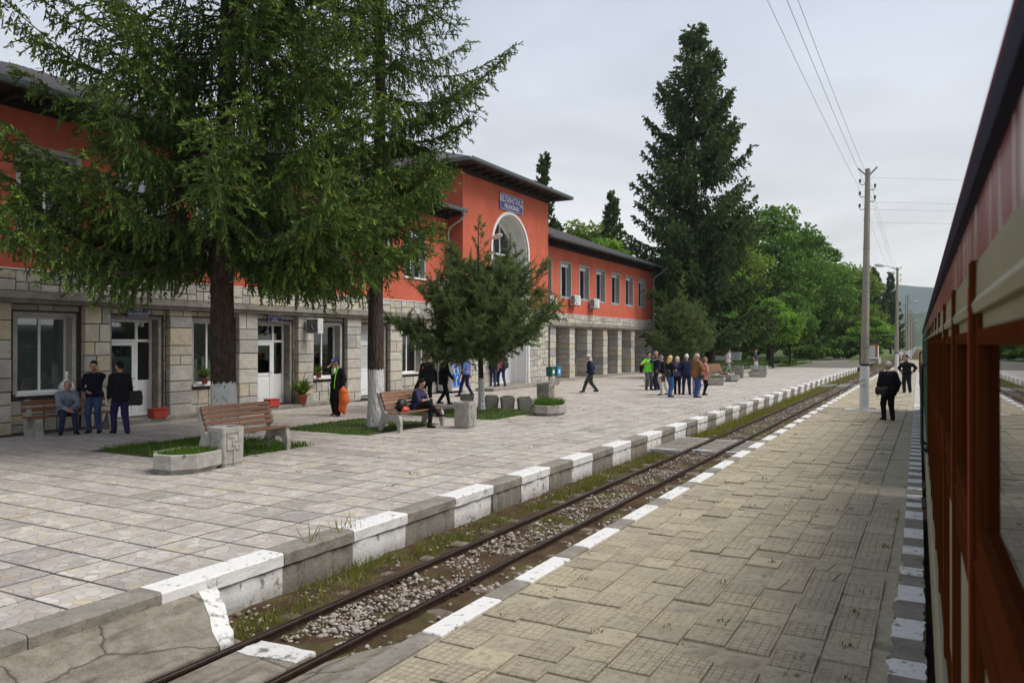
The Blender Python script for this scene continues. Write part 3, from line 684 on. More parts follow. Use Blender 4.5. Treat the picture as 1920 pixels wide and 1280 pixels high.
def island_platform():
    poly = [(-3.60, -8), (.03, -8)] + [tr(.03, q) for q in (0, 40, 80, 128)] + [(-3.0, 128), (-3.3, 90), (-3.60, 60)]
    b = B(); b.prism(poly, -.62, ZR - .022, 'z')
    plat = tag(b.obj('island_platform', MAT['bed']), kind='structure')
    P = .332; slots = []
    r = random.Random(12)
    for i in range(9):
        x = -3.375 + P * i + P / 2; y = 2.0 + r.uniform(0, P)
        while y < 60:
            if x < tr(-.40, y)[0]: slots.append((math.hypot(x, y), x, y))
            y += P
    c_, s_ = math.cos(R(28.6)), math.sin(R(28.6))
    def seen(x, y):
        d = -x * s_ + y * c_; rr = x * c_ + y * s_
        return d > 2 and abs(rr / d) < .70 and 2.3 / d < .48
    slots.sort(); near = [t for t in slots if seen(t[1], t[2])][:300]; ns = set(near)
    def tm(mk, kind, seed):
        b = B(); h = P / 2 - .006
        if kind == 'rubble':
            rr = random.Random(seed); n = 5; vs = []; fs = []
            for i in range(n):
                for j in range(n):
                    e = i in (0, n - 1) or j in (0, n - 1); vs.append((-h + 2 * h * i / (n - 1) + (0 if e else rr.uniform(-.02, .02)), -h + 2 * h * j / (n - 1), -.03 if e else rr.uniform(-.022, -.006)))
            for i in range(n - 1):
                for j in range(n - 1): a = i * n + j; fs.append((a, a + n, a + n + 1, a + 1))
            b.add(vs, fs)
        elif kind == 'split':
            k = .04 if seed % 2 else -.05
            b.add([], []); 
            for poly in ([(-h, -h), (k - .006, -h), (k + .05, h), (-h, h)], [(k + .006, -h), (h, -h), (h, h), (k + .062, h)]): b.prism(poly, -.05, 0, 'z')
        else: b.cbox(-h, h, -h, h, -.05, 0, .005)
        return b.mesh('concrete_tile', MAT[mk])
    kinds = [(tm('ct_groove', 'box', 0), 58), (tm('ct_plain', 'box', 1), 24), (tm('ct_rubble', 'rubble', 2), 6), (tm('ct_rubble', 'rubble', 3), 4), (tm('ct_plain', 'split', 4), 5), (tm('ct_groove', 'split', 5), 3)]
    pool = [m for m, w in kinds for _ in range(w)]
    for _, x, y in near:
        o = link('concrete_tile', r.choice(pool), plat, (x + r.uniform(-.003, .003), y, ZR + r.uniform(-.012, .004)))
        o.rotation_euler = (r.uniform(-.022, .022), r.uniform(-.022, .022), r.uniform(-.016, .016))
    fb = B(); h = P / 2 - .006
    for t in slots:
        if t in ns: continue
        _, x, y = t; z = ZR + r.uniform(-.008, .004)
        if r.random() < .08: continue
        fb.cbox(x - h, x + h, y - h, y + h, ZR - .04, z, .005, 0 if r.random() < .65 else 1)
    tag(fb.obj('concrete_tile', [MAT['ct_groove'], MAT['ct_plain']], plat), kind='stuff')
    # edge stones towards the free track
    y = -7.0; ends = [5.06, 6.05, 6.62, 7.55, 8.05, 9.05, 9.6, 10.6, 11.15, 12.2]
    while ends[-1] < 78: ends.append(ends[-1] + (1.05 if len(ends) % 2 == 1 else .55))
    ends = [-6, -4.4, -2.8, -1.2, .4, 2.0, 3.5] + ends
    for i in range(len(ends) - 1):
        white = i >= 6 and (i % 2 == 0) and i > 6 or i == 6
        white = (i - 6) % 2 == 1 if i >= 6 else False
        b = B(); b.cbox(-3.60, -3.40, ends[i] + .005, ends[i + 1] - .005, -.61, ZR + .004 + r.uniform(-.004, .004), .012)
        b.obj('edge_stone', MAT['kerbw' if white else 'kerb'], plat)
    # edge towards the train: broken bare concrete with white painted patches
    q = 1.2; k = 0
    while q < 70:
        L = r.uniform(.24, .6) if k % 2 else r.uniform(.26, .56)
        if q > 12: L = r.uniform(.27, .42)
        white = k % 2 == 0
        n = 5; top = []
        xin = -.185 if q < 8 else -.16
        for a in range(n + 1): top.append((xin + r.uniform(-.03, .03) * (q < 9), q + L * a / n))
        for a in range(n, -1, -1): top.append((.048 + r.uniform(-.025, .008) * (q < 9), q + L * a / n - .004))
        b = B(); b.prism([tr(*p) for p in top], ZR - .2, ZR + r.uniform(-.004, .006), 'z')
        b.obj('edge_stone', MAT[('kerbx' if r.random() < .7 or q < 5 else 'kerbw') if white else 'kerb'], plat)
        q += L + .012; k += 1
ground(); station_platform(); weeds_and_grass(); railway(); island_platform()
# ------------------------------------------------------------------ the station building
BASE = Vector((XF, 34.0, 0.0))
def WB(b, name, mats, parent, smooth=False):          # mesh given in world coordinates, child of the building
    return b.obj(name, mats, parent, smooth, loc=-BASE)
YC = 33.8; AR = 1.85; ZS = 6.78                        # entrance arch: centre, radius, springing height
LW = [10.54 + 2.575 * k for k in range(7)]             # left wing bays
RW = [38.62 + 2.77 * k for k in range(7)]
PIL = [(7.1, 7.82), (9.65, 10.39), (12.22, 12.91), (14.76, 15.50), (17.30, 18.06), (19.90, 20.62), (22.46, 23.24), (25.08, 25.86), (27.62, 28.36)]
GWIN = [(10.54, 12.06), (15.62, 17.18), (20.74, 22.30), (26.0, 27.5)]
GDOOR = [(13.0, 14.57), (18.14, 19.72), (23.34, 24.94)]
blind_cache = {}
def blind_mesh(w, h):
    k = (round(w, 2), round(h, 2))
    if k not in blind_cache:
        b = B(); n = int(h / .045)
        for i in range(n): z = h * i / n; b.add([(0, .02, z), (0, w - .02, z), (.022, w - .02, z + .034), (.022, .02, z + .034)], [(0, 1, 2, 3)])
        blind_cache[k] = b.mesh('blind', MAT['blind'])
    return blind_cache[k]
def frame_boxes(b, x, y0, y1, z0, z1, w=.06, t=.06, cols=(), rows=(), mi=0):
    b.box(x - t, x, y0, y0 + w, z0, z1, mi); b.box(x - t, x, y1 - w, y1, z0, z1, mi)
    b.box(x - t + .002, x - .002, y0 + w, y1 - w, z0, z0 + w, mi); b.box(x - t + .002, x - .002, y0 + w, y1 - w, z1 - w, z1, mi)
    for c in cols: b.box(x - t + .004, x - .004, c - w * .55, c + w * .55, z0 + w, z1 - w, mi)
    for r_ in rows: b.box(x - t + .006, x - .006, y0 + w, y1 - w, r_ - w * .5, r_ + w * .5, mi)
def surround(b, xw, depth, y0, y1, z0, z1, w=.10, proud=.035, bottom=False, inner=.12):
    """flat band round an opening plus the reveal behind it"""
    x1 = xw + proud
    b.box(xw - depth - .12, x1, y0 - w, y0, z0 - (w if bottom else 0), z1 + w); b.box(xw - depth - .12, x1, y1, y1 + w, z0 - (w if bottom else 0), z1 + w)
    b.box(xw - depth - .12, x1 - .003, y0, y1, z1, z1 + w)
    if bottom: b.box(xw - depth - .12, x1 - .003, y0, y1, z0 - w, z0)
def window(bld, y0, y1, z0, z1, xw, depth, mat_s, sash=2, label=None, w=.10, proud=.035, bottom=False, blind=True, sill='white', transom=None, shutterbox=False):
    xf = xw - depth
    b = B(); frame_boxes(b, xf, y0, y1, z0, z1, .055, .06, [y0 + (y1 - y0) * i / sash for i in range(1, sash)], [transom] if transom else [])
    if shutterbox: b.box(xf - .05, xf + .10, y0, y1, z1 - .2, z1)
    f = WB(b, 'window', MAT['pvc'], bld)
    b = B(); surround(b, xw, depth, y0, y1, z0, z1, w, proud, bottom); b.obj('surround', MAT[mat_s], f)
    ws = (y1 - y0 - .055) / sash
    for i in range(sash):
        b = B(); ya = y0 + .055 + ws * i; b.box(xf - .036, xf - .030, ya, ya + ws - .055, z0 + .05, z1 - .05); b.obj('pane', MAT['glass'], f)
    o = link('blind', blind_mesh(y1 - y0 - .06, z1 - z0 - .06), f, (xf - .065, y0 + .03, z0 + .03))
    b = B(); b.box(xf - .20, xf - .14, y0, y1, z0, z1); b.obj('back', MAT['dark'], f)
    b = B(); b.box(xf, xw + proud + .06, y0 - w * .6, y1 + w * .6, z0 - .06, z0 - .002) if not bottom else b.box(xf, xf + .2, y0, y1, z0, z0 + .035)
    b.obj('sill', MAT['pvc' if sill == 'white' else mat_s], f)
    return f
def door(bld, y0, y1, z0, z1, xw, depth, solid=False):
    xf = xw - depth; ym = y0 + (y1 - y0) * .66; zt = z0 + 2.12; zp = z0 + 1.0
    b = B(); frame_boxes(b, xf, y0, y1, z0, z1, .07, .07, [ym], [zt])
    f = WB(b, 'door', MAT['pvc'], bld)
    b = B(); surround(b, xw, depth, y0, y1, z0, z1, .09, .03); b.obj('surround', MAT['concd'], f)
    b = B(); lf = (y0 + .075, ym - .042)
    frame_boxes(b, xf - .004, lf[0], lf[1], z0 + .03, zt - .04, .10, .05, [], [zp]); b.box(xf - .04, xf - .02, lf[0] + .1, lf[1] - .1, z0 + .1, zp); b.box(xf - .02, xf - .008, lf[0] + .16, lf[1] - .16, z0 + .2, zp - .14)
    d = b.obj('door_leaf', MAT['pvc'], f)
    b = B(); b.box(xf, xf + .045, lf[1] - .055, lf[1] - .035, zp + .05, zp + .08); b.box(xf + .03, xf + .045, lf[1] - .16, lf[1] - .035, zp + .05, zp + .075); b.obj('handle', MAT['zinc'], d)
    b = B(); b.box(xf - .036, xf - .028, lf[0] + .1, lf[1] - .1, zp + .05, zt - .14); b.obj('pane', MAT['glass'] if not solid else MAT['curtain'], d)
    b = B(); b.box(xf - .05, xf - .02, ym + .04, y1 - .075, z0 + .07, zp); b.obj('side_panel', MAT['pvcd'], f)
    for a in ((ym + .05, y1 - .08, zp + .04, zt - .06), (y0 + .08, ym - .05, zt + .05, z1 - .08), (ym + .05, y1 - .08, zt + .05, z1 - .08)):
        b = B(); b.box(xf - .038, xf - .030, *a); b.obj('pane', MAT['glass'] if not solid else MAT['curtain'], f)
    if not solid:
        o = link('blind', blind_mesh(lf[1] - lf[0] - .1, .62), f, (xf - .11, lf[0] + .05, zp + .06))
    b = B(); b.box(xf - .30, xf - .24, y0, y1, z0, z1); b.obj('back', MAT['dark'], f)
    return f

STONES = []                                             # (x0, x1, y0, y1, z0, z1, facing)
rs_ = random.Random(21)
def cut(y0, y1, z0, z1, out, mw=.72, mh=.46, nw=.20, nh=.19):
    w, h = y1 - y0, z1 - z0
    if (w > mw or (w > .5 and rs_.random() < .35)) and w > 2 * nw and (w / mw >= h / mh or h < 2 * nh):
        c = y0 + w * rs_.uniform(.34, .66); cut(y0, c, z0, z1, out, mw, mh, nw, nh); cut(c, y1, z0, z1, out, mw, mh, nw, nh)
    elif (h > mh or (h > .4 and rs_.random() < .4)) and h > 2 * nh:
        c = z0 + h * rs_.uniform(.36, .64); cut(y0, y1, z0, c, out, mw, mh, nw, nh); cut(y0, y1, c, z1, out, mw, mh, nw, nh)
    else: out.append((y0, y1, z0, z1))
J = .011
def stones(xb, y0, y1, z0, z1, th=.035, **k):
    if y1 - y0 < .05 or z1 - z0 < .05: return
    o = []; cut(y0, y1, z0, z1, o, **k)
    for a, b_, c, d in o: STONES.append((xb - .02, xb + th + rs_.uniform(-.012, .014), a + J, b_ - J, c + J, d - J, 'x'))
def courses(x0, x1, y0, y1, z0, z1, proud=.0):
    """a pier of squared blocks, now and then two to a course"""
    z = z0
    while z < z1 - .05:
        h = min(rs_.uniform(.27, .52), z1 - z)
        if z1 - z - h < .18: h = z1 - z
        w = rs_.uniform(-.008, .014)
        if rs_.random() < .42:
            c = y0 + (y1 - y0) * rs_.uniform(.35, .65)
            STONES.append((x0 + .03, x1 + w, y0 - .004, c - J, z + J, z + h - J, 'x')); STONES.append((x0 + .03, x1 + w + rs_.uniform(-.008, .008), c + J, y1 + .004, z + J, z + h - J, 'x'))
        else: STONES.append((x0 + .03, x1 + w, y0 - .004, y1 + .004, z + J, z + h - J, 'x'))
        z += h

def station():
    bld = thing('station_building', 'long red and stone railway station with tall arched entrance block', 'station building', BASE)
    XR = XF - .20                                       # recessed wall between the pilasters
    # --- red walls
    b = B()
    lh = [(y, y + 1.5, 4.92, 6.98) for y in LW]
    holes_wall(b, XF - .35, XF, 6.9, 29.3, 4.0, 8.05, lh)
    rh = [(y, y + 1.6, 4.92, 7.1) for y in RW]
    holes_wall(b, XF - .35, XF, 38.1, 58.6, 4.0, 8.05, rh)
    b.box(-31, XF - .35, 58.25, 58.6, 0, 8.05); b.box(-31, XF - .35, 6.9, 7.2, 0, 8.05); b.box(-31.3, -31, 6.9, 58.6, 0, 8.05)
    b.box(-30, -18.8, 29.303, 29.6, 4.0, 10.1); b.box(-30, -18.8, 37.8, 38.097, 4.0, 10.1); b.box(-30.3, -30, 29.3, 38.1, 4, 10.1)
    x = -18.5; n = 40                                   # block front with the arch cut out
    def az(y): return ZS + math.sqrt(max(0, AR * AR - (y - YC) ** 2))
    b.box(x - .3, x, 29.3, YC - AR, 4.0, 10.1); b.box(x - .3, x, YC + AR, 38.1, 4.0, 10.1)
    ysmp = [YC - AR * math.cos(math.pi * i / n) for i in range(n + 1)]
    for i in range(n):
        a, c = ysmp[i], ysmp[i + 1]; b.add([(x, a, az(a)), (x, c, az(c)), (x, c, 10.1), (x, a, 10.1), (x - .3, a, az(a)), (x - .3, c, az(c)), (x - .3, c, 10.1), (x - .3, a, 10.1)], [(0, 1, 2, 3), (7, 6, 5, 4), (0, 4, 5, 1)])
    WB(b, 'wall', MAT['red'], bld)
    # --- cornice over the ground floor, white drip under the red wall
    b = B()
    for y0, y1 in ((6.9, 29.28), (38.12, 58.6)): b.box(XF - .3, XF + .20, y0, y1, 3.27, 3.44); b.box(XF - .28, XF + .12, y0, y1, 3.17, 3.268)
    WB(b, 'cornice', MAT['concd'], bld)
    b = B()
    for x_, y0, y1 in ((XF, 6.9, 29.28), (XF, 38.12, 58.6), (-18.5, 29.3, YC - AR - .13), (-18.5, YC + AR + .13, 38.1)): b.box(x_ - .2, x_ + .022, y0, y1, 3.972, 3.998)
    WB(b, 'drip_edge', MAT['white'], bld)
    # --- stone facing
    core = B()
    gh = [(a, c, .92, 2.9) for a, c in GWIN] + [(a, c, .15, 2.9) for a, c in GDOOR]
    holes_wall(core, XR - .35, XR, 6.9, 29.28, 0, 3.17, gh)
    for a, c in PIL:
        core.box(XR, XF - .02, a + .01, c - .01, 0, 3.17); courses(XR, XF, a, c, 0, 3.17)
    xb = XF - .03
    core.box(xb - .3, xb, 6.9, 29.28, 3.44, 3.97); stones(xb, 6.9, 29.28, 3.45, 3.965, mh=.33, nh=.17)
    pe = [p for p in PIL]
    for i in range(len(pe) - 1):
        y0, y1 = pe[i][1] + .01, pe[i + 1][0] - .01
        op = next((g for g in gh if y0 < g[0] < y1), None)
        if op is None: stones(XR, y0, y1, 0, 3.16); continue
        a, c = op[0] - .11, op[1] + .11; zt = op[3] + .10
        stones(XR, y0, a, 0, 3.16, mw=.45); stones(XR, c, y1, 0, 3.16, mw=.45); stones(XR, a, c, zt, 3.16)
        if op[2] > .5: stones(XR, a, c, 0, op[2] - .13)
    # block front, ground floor
    for y0, y1 in ((29.3, YC - AR - .14), (YC + AR + .14, 38.1)):
        core.box(-18.8, -18.53, y0 + .005, y1, 0, 3.97); stones(-18.53, y0, y1, 0, 3.965, mw=.62)
    core.box(-20, -18.8, 29.33, 29.6, 0, 3.97)
    z = 0
    while z < 3.9:                                      # near side of the block
        h = min(rs_.uniform(.3, .5), 3.96 - z); STONES.append((-19.29, -18.56, 29.295, 29.36, z + J, z + h - J, 'y')); z += h
    # arcade of the right wing
    for k in range(7):
        y1 = 40.76 + 2.735 * k; y0 = y1 - .75
        if k == 6: y0, y1 = 56.5, 58.6
        core.box(XF - .73, XF - .02, y0 + .012, y1 - .012, .1, 3.17); courses(XF - .75, XF, y0, y1, .1, 3.17)
    core.box(xb - .3, xb, 38.12, 58.6, 3.44, 3.97); stones(xb, 38.12, 58.6, 3.45, 3.965, mh=.33, nh=.17)
    ah = [(39.4, 40.3, .12, 2.5)] + [(y + .3, y + 1.4, .95, 2.6) for y in (43.9, 46.6, 49.4)] + [(52.4, 53.4, .12, 2.5), (41.6, 42.6, .12, 2.6)]
    holes_wall(core, -22.1, -21.8, 38.1, 58.3, .1, 3.3, ah)
    ya = 38.1
    for h in sorted(ah): stones(-21.8, ya, h[0] - .1, .1, 3.2); stones(-21.8, h[0] - .1, h[1] + .1, h[3] + .1, 3.2); (h[2] > .5) and stones(-21.8, h[0] - .1, h[1] + .1, .1, h[2] - .1); ya = h[1] + .1
    stones(-21.8, ya, 58.2, .1, 3.2)
    clad = WB(core, 'stone_facing', MAT['mortar'], bld)
    b = B(); b.box(-22, XF - .3, 38.12, 58.25, 3.2, 3.3); WB(b, 'arcade_ceiling', MAT['concd'], bld)
    vis = []
    for s in STONES:
        x, y = s[1], (s[2] + s[3]) / 2; d = -x * .4787 + y * .878; r_ = (x * .878 + y * .4787) / max(d, .1)
        ar = (s[3] - s[2]) * (s[5] - s[4]) / d / d * (1 if abs(r_) < .69 and x > -21 else .01); vis.append((-ar, s))
    vis.sort(key=lambda t: t[0]); rest = B()
    for i, (_, s) in enumerate(vis):
        b = B() if i < 300 else rest
        if s[6] == 'x': b.cbox(*s[:6], c=.012, ax='x')
        else: b.box(*s[:6])
        if i < 300:
            # each stone keeps its own centre
            c = Vector(((s[0] + s[1]) / 2, (s[2] + s[3]) / 2, (s[4] + s[5]) / 2)); b.v = [tuple(Vector(p) - c) for p in b.v]
            b.obj('stone', MAT['lime'], clad, loc=c)
    tag(rest.obj('stone', MAT['lime'], clad), kind='stuff')
    # --- steps
    def step(y0, y1, x1, z, x0=XR): 
        b = B(); b.cbox(x0, x1, y0, y1, -.3, z, .015); WB(b, 'step', MAT['concd'], bld)
    step(12.6, 17.3, XF + .42, .13); step(17.9, 22.4, XF + .42, .12); step(23.2, 25.1, XF + .4, .12); step(30.4, 37.6, -17.55, .15, -20.6); step(38.12, 58.6, XF + .35, .11, -22)
    # --- openings
    for a, c in GWIN: window(bld, a + .08, c - .08, .96, 2.86, XR, .24, 'conc', 2, w=.10)
    for i, (a, c) in enumerate(GDOOR): door(bld, a + .07, c - .07, .15, 2.86, XR, .26, solid=(i == 2))
    for k, y in enumerate(LW): window(bld, y + .06, y + 1.44, 5.0, 6.92, XF, .22, 'conc' if k < 3 else 'grey_r', 2, w=.12, proud=.012, sill='white', shutterbox=(k == 6))
    for k, y in enumerate(RW): window(bld, y + .06, y + 1.54, 5.0, 7.04, XF, .30, 'grey_r', 2, w=.10, proud=.012, bottom=True, shutterbox=True)
    for h in ah: window(bld, h[0], h[1], h[2], h[3], -21.8, .12, 'grey_r', 1, w=.08, proud=.02, transom=(1.9 if h[2] < .5 else None))
    # --- arched portal
    def arc(r_, x, n=28, z0=.15):
        return [(x, YC - r_, z0), (x, YC - r_, ZS * .5)] + [(x, YC - r_ * math.cos(math.pi * i / n), ZS + r_ * math.sin(math.pi * i / n)) for i in range(n + 1)] + [(x, YC + r_, ZS * .5), (x, YC + r_, z0)]
    prof = [(2.0, -18.51), (2.0, -18.455), (1.86, -18.455), (1.86, -18.52), (1.80, -18.56), (1.76, -19.10), (1.70, -19.10), (1.68, -19.40), (1.60, -19.42)]
    b = B(); rows = [arc(r_, x) for r_, x in prof]; n = len(rows[0])
    vs = [p for row in rows for p in row]; fs = [(k * n + i, k * n + i + 1, (k + 1) * n + i + 1, (k + 1) * n + i) for k in range(len(rows) - 1) for i in range(n - 1)]
    b.add(vs, fs); WB(b, 'arch_surround', MAT['whitewall'], bld)
    b = B(); xi = -19.42; z0 = 3.55
    def arcz(y, r_): return ZS + math.sqrt(max(0, r_ * r_ - (y - YC) ** 2))
    ro = arc(1.64, xi, z0=z0); ri = arc(1.54, xi, z0=z0 + .08); m = len(ro)
    for X in (0, -.07):
        b.add([(p[0] + X, p[1], p[2]) for p in ro] + [(p[0] + X, p[1], p[2]) for p in ri], [(i, i + 1, m + i + 1, m + i) for i in range(m - 1)])
    b.add([p for p in ri] + [(p[0] - .07, p[1], p[2]) for p in ri], [(i, i + 1, m + i + 1, m + i) for i in range(m - 1)])
    for y in (YC - .52, YC + .52): b.box(xi - .066, xi - .003, y - .04, y + .04, z0, arcz(y, 1.58))
    for z in (z0 + .04, 5.15, ZS): b.box(xi - .06, xi - .008, YC - 1.58, YC + 1.58, z - .04, z + .04)
    aw = WB(b, 'arched_window', MAT['pvc'], bld)
    for ya, yb in ((YC - 1.55, YC - .55), (YC - .48, YC + .48), (YC + .55, YC + 1.55)):
        nn = 10; top = [(ya + (yb - ya) * i / nn, arcz(ya + (yb - ya) * i / nn, 1.55)) for i in range(nn + 1)]
        b = B(); b.prism([(ya, z0)] + top + [(yb, z0)], xi - .045, xi - .037, 'x'); b.obj('pane', MAT['glass'], aw)
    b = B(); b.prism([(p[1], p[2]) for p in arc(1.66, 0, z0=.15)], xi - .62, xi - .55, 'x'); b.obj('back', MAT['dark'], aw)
    for k, (ya, yb) in enumerate(((YC - 1.5, YC - .6), (YC + .5, YC + 1.5))):
        b = B(); nn = 24; b.add([(xi - .2 + .03 * (i % 2), ya + (yb - ya) * i / nn, z) for z in (z0, 7.4) for i in range(nn + 1)], [(i, i + 1, nn + 2 + i, nn + 1 + i) for i in range(nn)]); b.obj('curtain', MAT['curtain'], aw)
    b = B(); b.box(xi - .1, xi + .03, YC - 1.7, YC + 1.7, 2.75, z0); WB(b, 'lintel_panel', MAT['whitewall'], bld)
    b = B(); frame_boxes(b, xi, YC - 1.66, YC + 1.66, .15, 2.75, .08, .07, [YC - .75, YC + .45], [2.2])
    ed = WB(b, 'entrance_door', MAT['pvc'], bld)
    for ya, yb in ((YC - 1.58, YC - .80), (YC - .70, YC + .40)): bb = B(); bb.box(xi - .04, xi - .03, ya, yb, .2, 2.15); bb.obj('pane', MAT['glass'], ed)
    bb = B(); bb.box(xi - .05, xi - .015, YC + .50, YC + 1.58, .23, 2.15)
    for i in range(9): bb.box(xi - .015, xi - .010, YC + .54 + .115 * i, YC + .54 + .115 * i + .085, .3, 2.1)
    bb.obj('door_leaf', MAT['pvcd'], ed)
    # --- eaves and roofs
    def roof(y0, y1, xe, xbk, zs, zr, ov, wall_top, wx):
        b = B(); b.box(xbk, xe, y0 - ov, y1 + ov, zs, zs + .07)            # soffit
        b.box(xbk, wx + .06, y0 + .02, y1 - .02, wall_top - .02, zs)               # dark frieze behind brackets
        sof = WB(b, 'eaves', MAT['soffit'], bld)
        n = int((y1 - y0) / .78)
        mb = B(); mb.box(-.06, .62, -.055, .055, -.15, 0); mb.box(.62, .68, -.05, .05, -.08, .0); me = mb.mesh('eave_bracket', MAT['soffit'])
        for i in range(n + 1): link('eave_bracket', me, sof, (wx + .06, y0 + .1 + (y1 - y0 - .2) * i / n, zs - .002))
        b = B(); xm = (xe + xbk) / 2; hy_ = (xe - xbk) / 2
        b.add([(xe, y0 - ov, zs + .07), (xe, y1 + ov, zs + .07), (xbk, y1 + ov, zs + .07), (xbk, y0 - ov, zs + .07), (xm, y0 - ov + hy_, zr), (xm, y1 + ov - hy_, zr)], [(0, 1, 5, 4), (1, 2, 5), (2, 3, 4, 5), (3, 0, 4)])
        # rows of tiles seen as ripples on the front slope
        nrm = int((y1 - y0 + 2 * ov) / .22)
        for i in range(nrm):
            yy = y0 - ov + .11 + .22 * i; run = min(hy_ - .1, yy - (y0 - ov), (y1 + ov) - yy)
            if run < .3: continue
            zz = zs + .07 + (zr - zs - .07) * run / hy_
            b.add([(xe + .03, yy - .08, zs + .075), (xe + .03, yy, zs + .135), (xe + .03, yy + .08, zs + .075), (xe - run, yy - .08, zz + .005), (xe - run, yy, zz + .065), (xe - run, yy + .08, zz + .005)], [(0, 1, 4, 3), (1, 2, 5, 4), (0, 2, 1)])
        WB(b, 'roof', MAT['roof'], bld)
        b = B(); pr = [(-.0, 0), (.14, 0), (.15, .05), (.15, .15), (.13, .15), (.12, .04), (.02, .03), (0, .15)]
        b.prism([(xe + a, zs + c - .02) for a, c in pr], y0 - ov - .02, y1 + ov + .02, 'y'); WB(b, 'gutter', MAT['fascia'], bld)
        b = B(); b.box(xbk, xe + .02, y0 - ov - .04, y0 - ov, zs - .03, zs + .13); b.box(xbk, xe + .02, y1 + ov, y1 + ov + .04, zs - .03, zs + .13); WB(b, 'bargeboard', MAT['fascia'], bld)
    roof(6.9, 29.28, XF + .95, -32, 8.08, 10.9, .0, 7.85, XF); roof(38.12, 58.6, XF + .95, -32, 8.08, 10.9, .0, 7.85, XF)
    roof(29.3, 38.1, -17.55, -31.2, 10.2, 12.9, .95, 9.92, -18.5)
    for px_, py_, zt in ((XF + .14, 29.12, 7.75), (XF + .14, 58.45, 7.85), (XF + .14, 7.3, 7.75)):
        b = B(); b.tube([(XF + .97, py_, 8.05), (XF + .97, py_, 7.92), (XF + .80, py_, 7.75), (px_ + .1, py_, 7.45), (px_, py_, 7.25), (px_, py_, 3.6), (px_ + .12, py_, 3.5), (px_ + .12, py_, 3.1), (px_, py_, 2.95), (px_, py_, .1)], .055, 10)
        b.lathe([(.06, 0), (.13, .16), (.13, .22)], 10, (XF + .97, py_, 7.95)); WB(b, 'downpipe', MAT['zinc'], bld, True)

def text(parent, s, size, loc, mat, rot=(R(90), 0, R(90)), ext=.002, sx=1.0):
    c = bpy.data.curves.new('lettering', 'FONT'); c.body = s; c.size = size; c.align_x = 'CENTER'; c.align_y = 'CENTER'; c.extrude = ext; c.offset = size * .004
    c.materials.append(mat); tmp = bpy.data.objects.new('tmp', c); me = bpy.data.meshes.new_from_object(tmp); bpy.data.objects.remove(tmp); o = bpy.data.objects.new('lettering', me); COL.objects.link(o); o.parent = parent; o.location = loc; o.rotation_euler = rot; o.scale = (sx, 1, 1); return o
def sign(label, y0, y1, z0, z1, x, lines):
    t = thing('sign', label, 'sign', (x, (y0 + y1) / 2, (z0 + z1) / 2), 0, 'blue enamel signs on the station wall'); w, h = (y1 - y0) / 2, (z1 - z0) / 2
    b = B(); b.box(-.05, .0, -w, w, -h, h); b.obj('sign_plate', MAT['signblue'], t)
    f = B(); e = .024 * min(1, h * 2.2); g = e * .5
    for a in ((-w + g, w - g, h - g - e * .8, h - g), (-w + g, w - g, -h + g, -h + g + e * .8), (-w + g, -w + g + e * .8, -h + g, h - g), (w - g - e * .8, w - g, -h + g, h - g)): f.box(.0005, .006, *a)
    f.obj('border', MAT['white'], t)
    for s, size, z, sx in lines:
        if s == '-': b = B(); b.box(.0005, .006, -w + g, w - g, z - .006, z + .006); b.obj('border', MAT['white'], t)
        else: text(t, s, size, (.004, 0, z), MAT['white'], sx=sx)

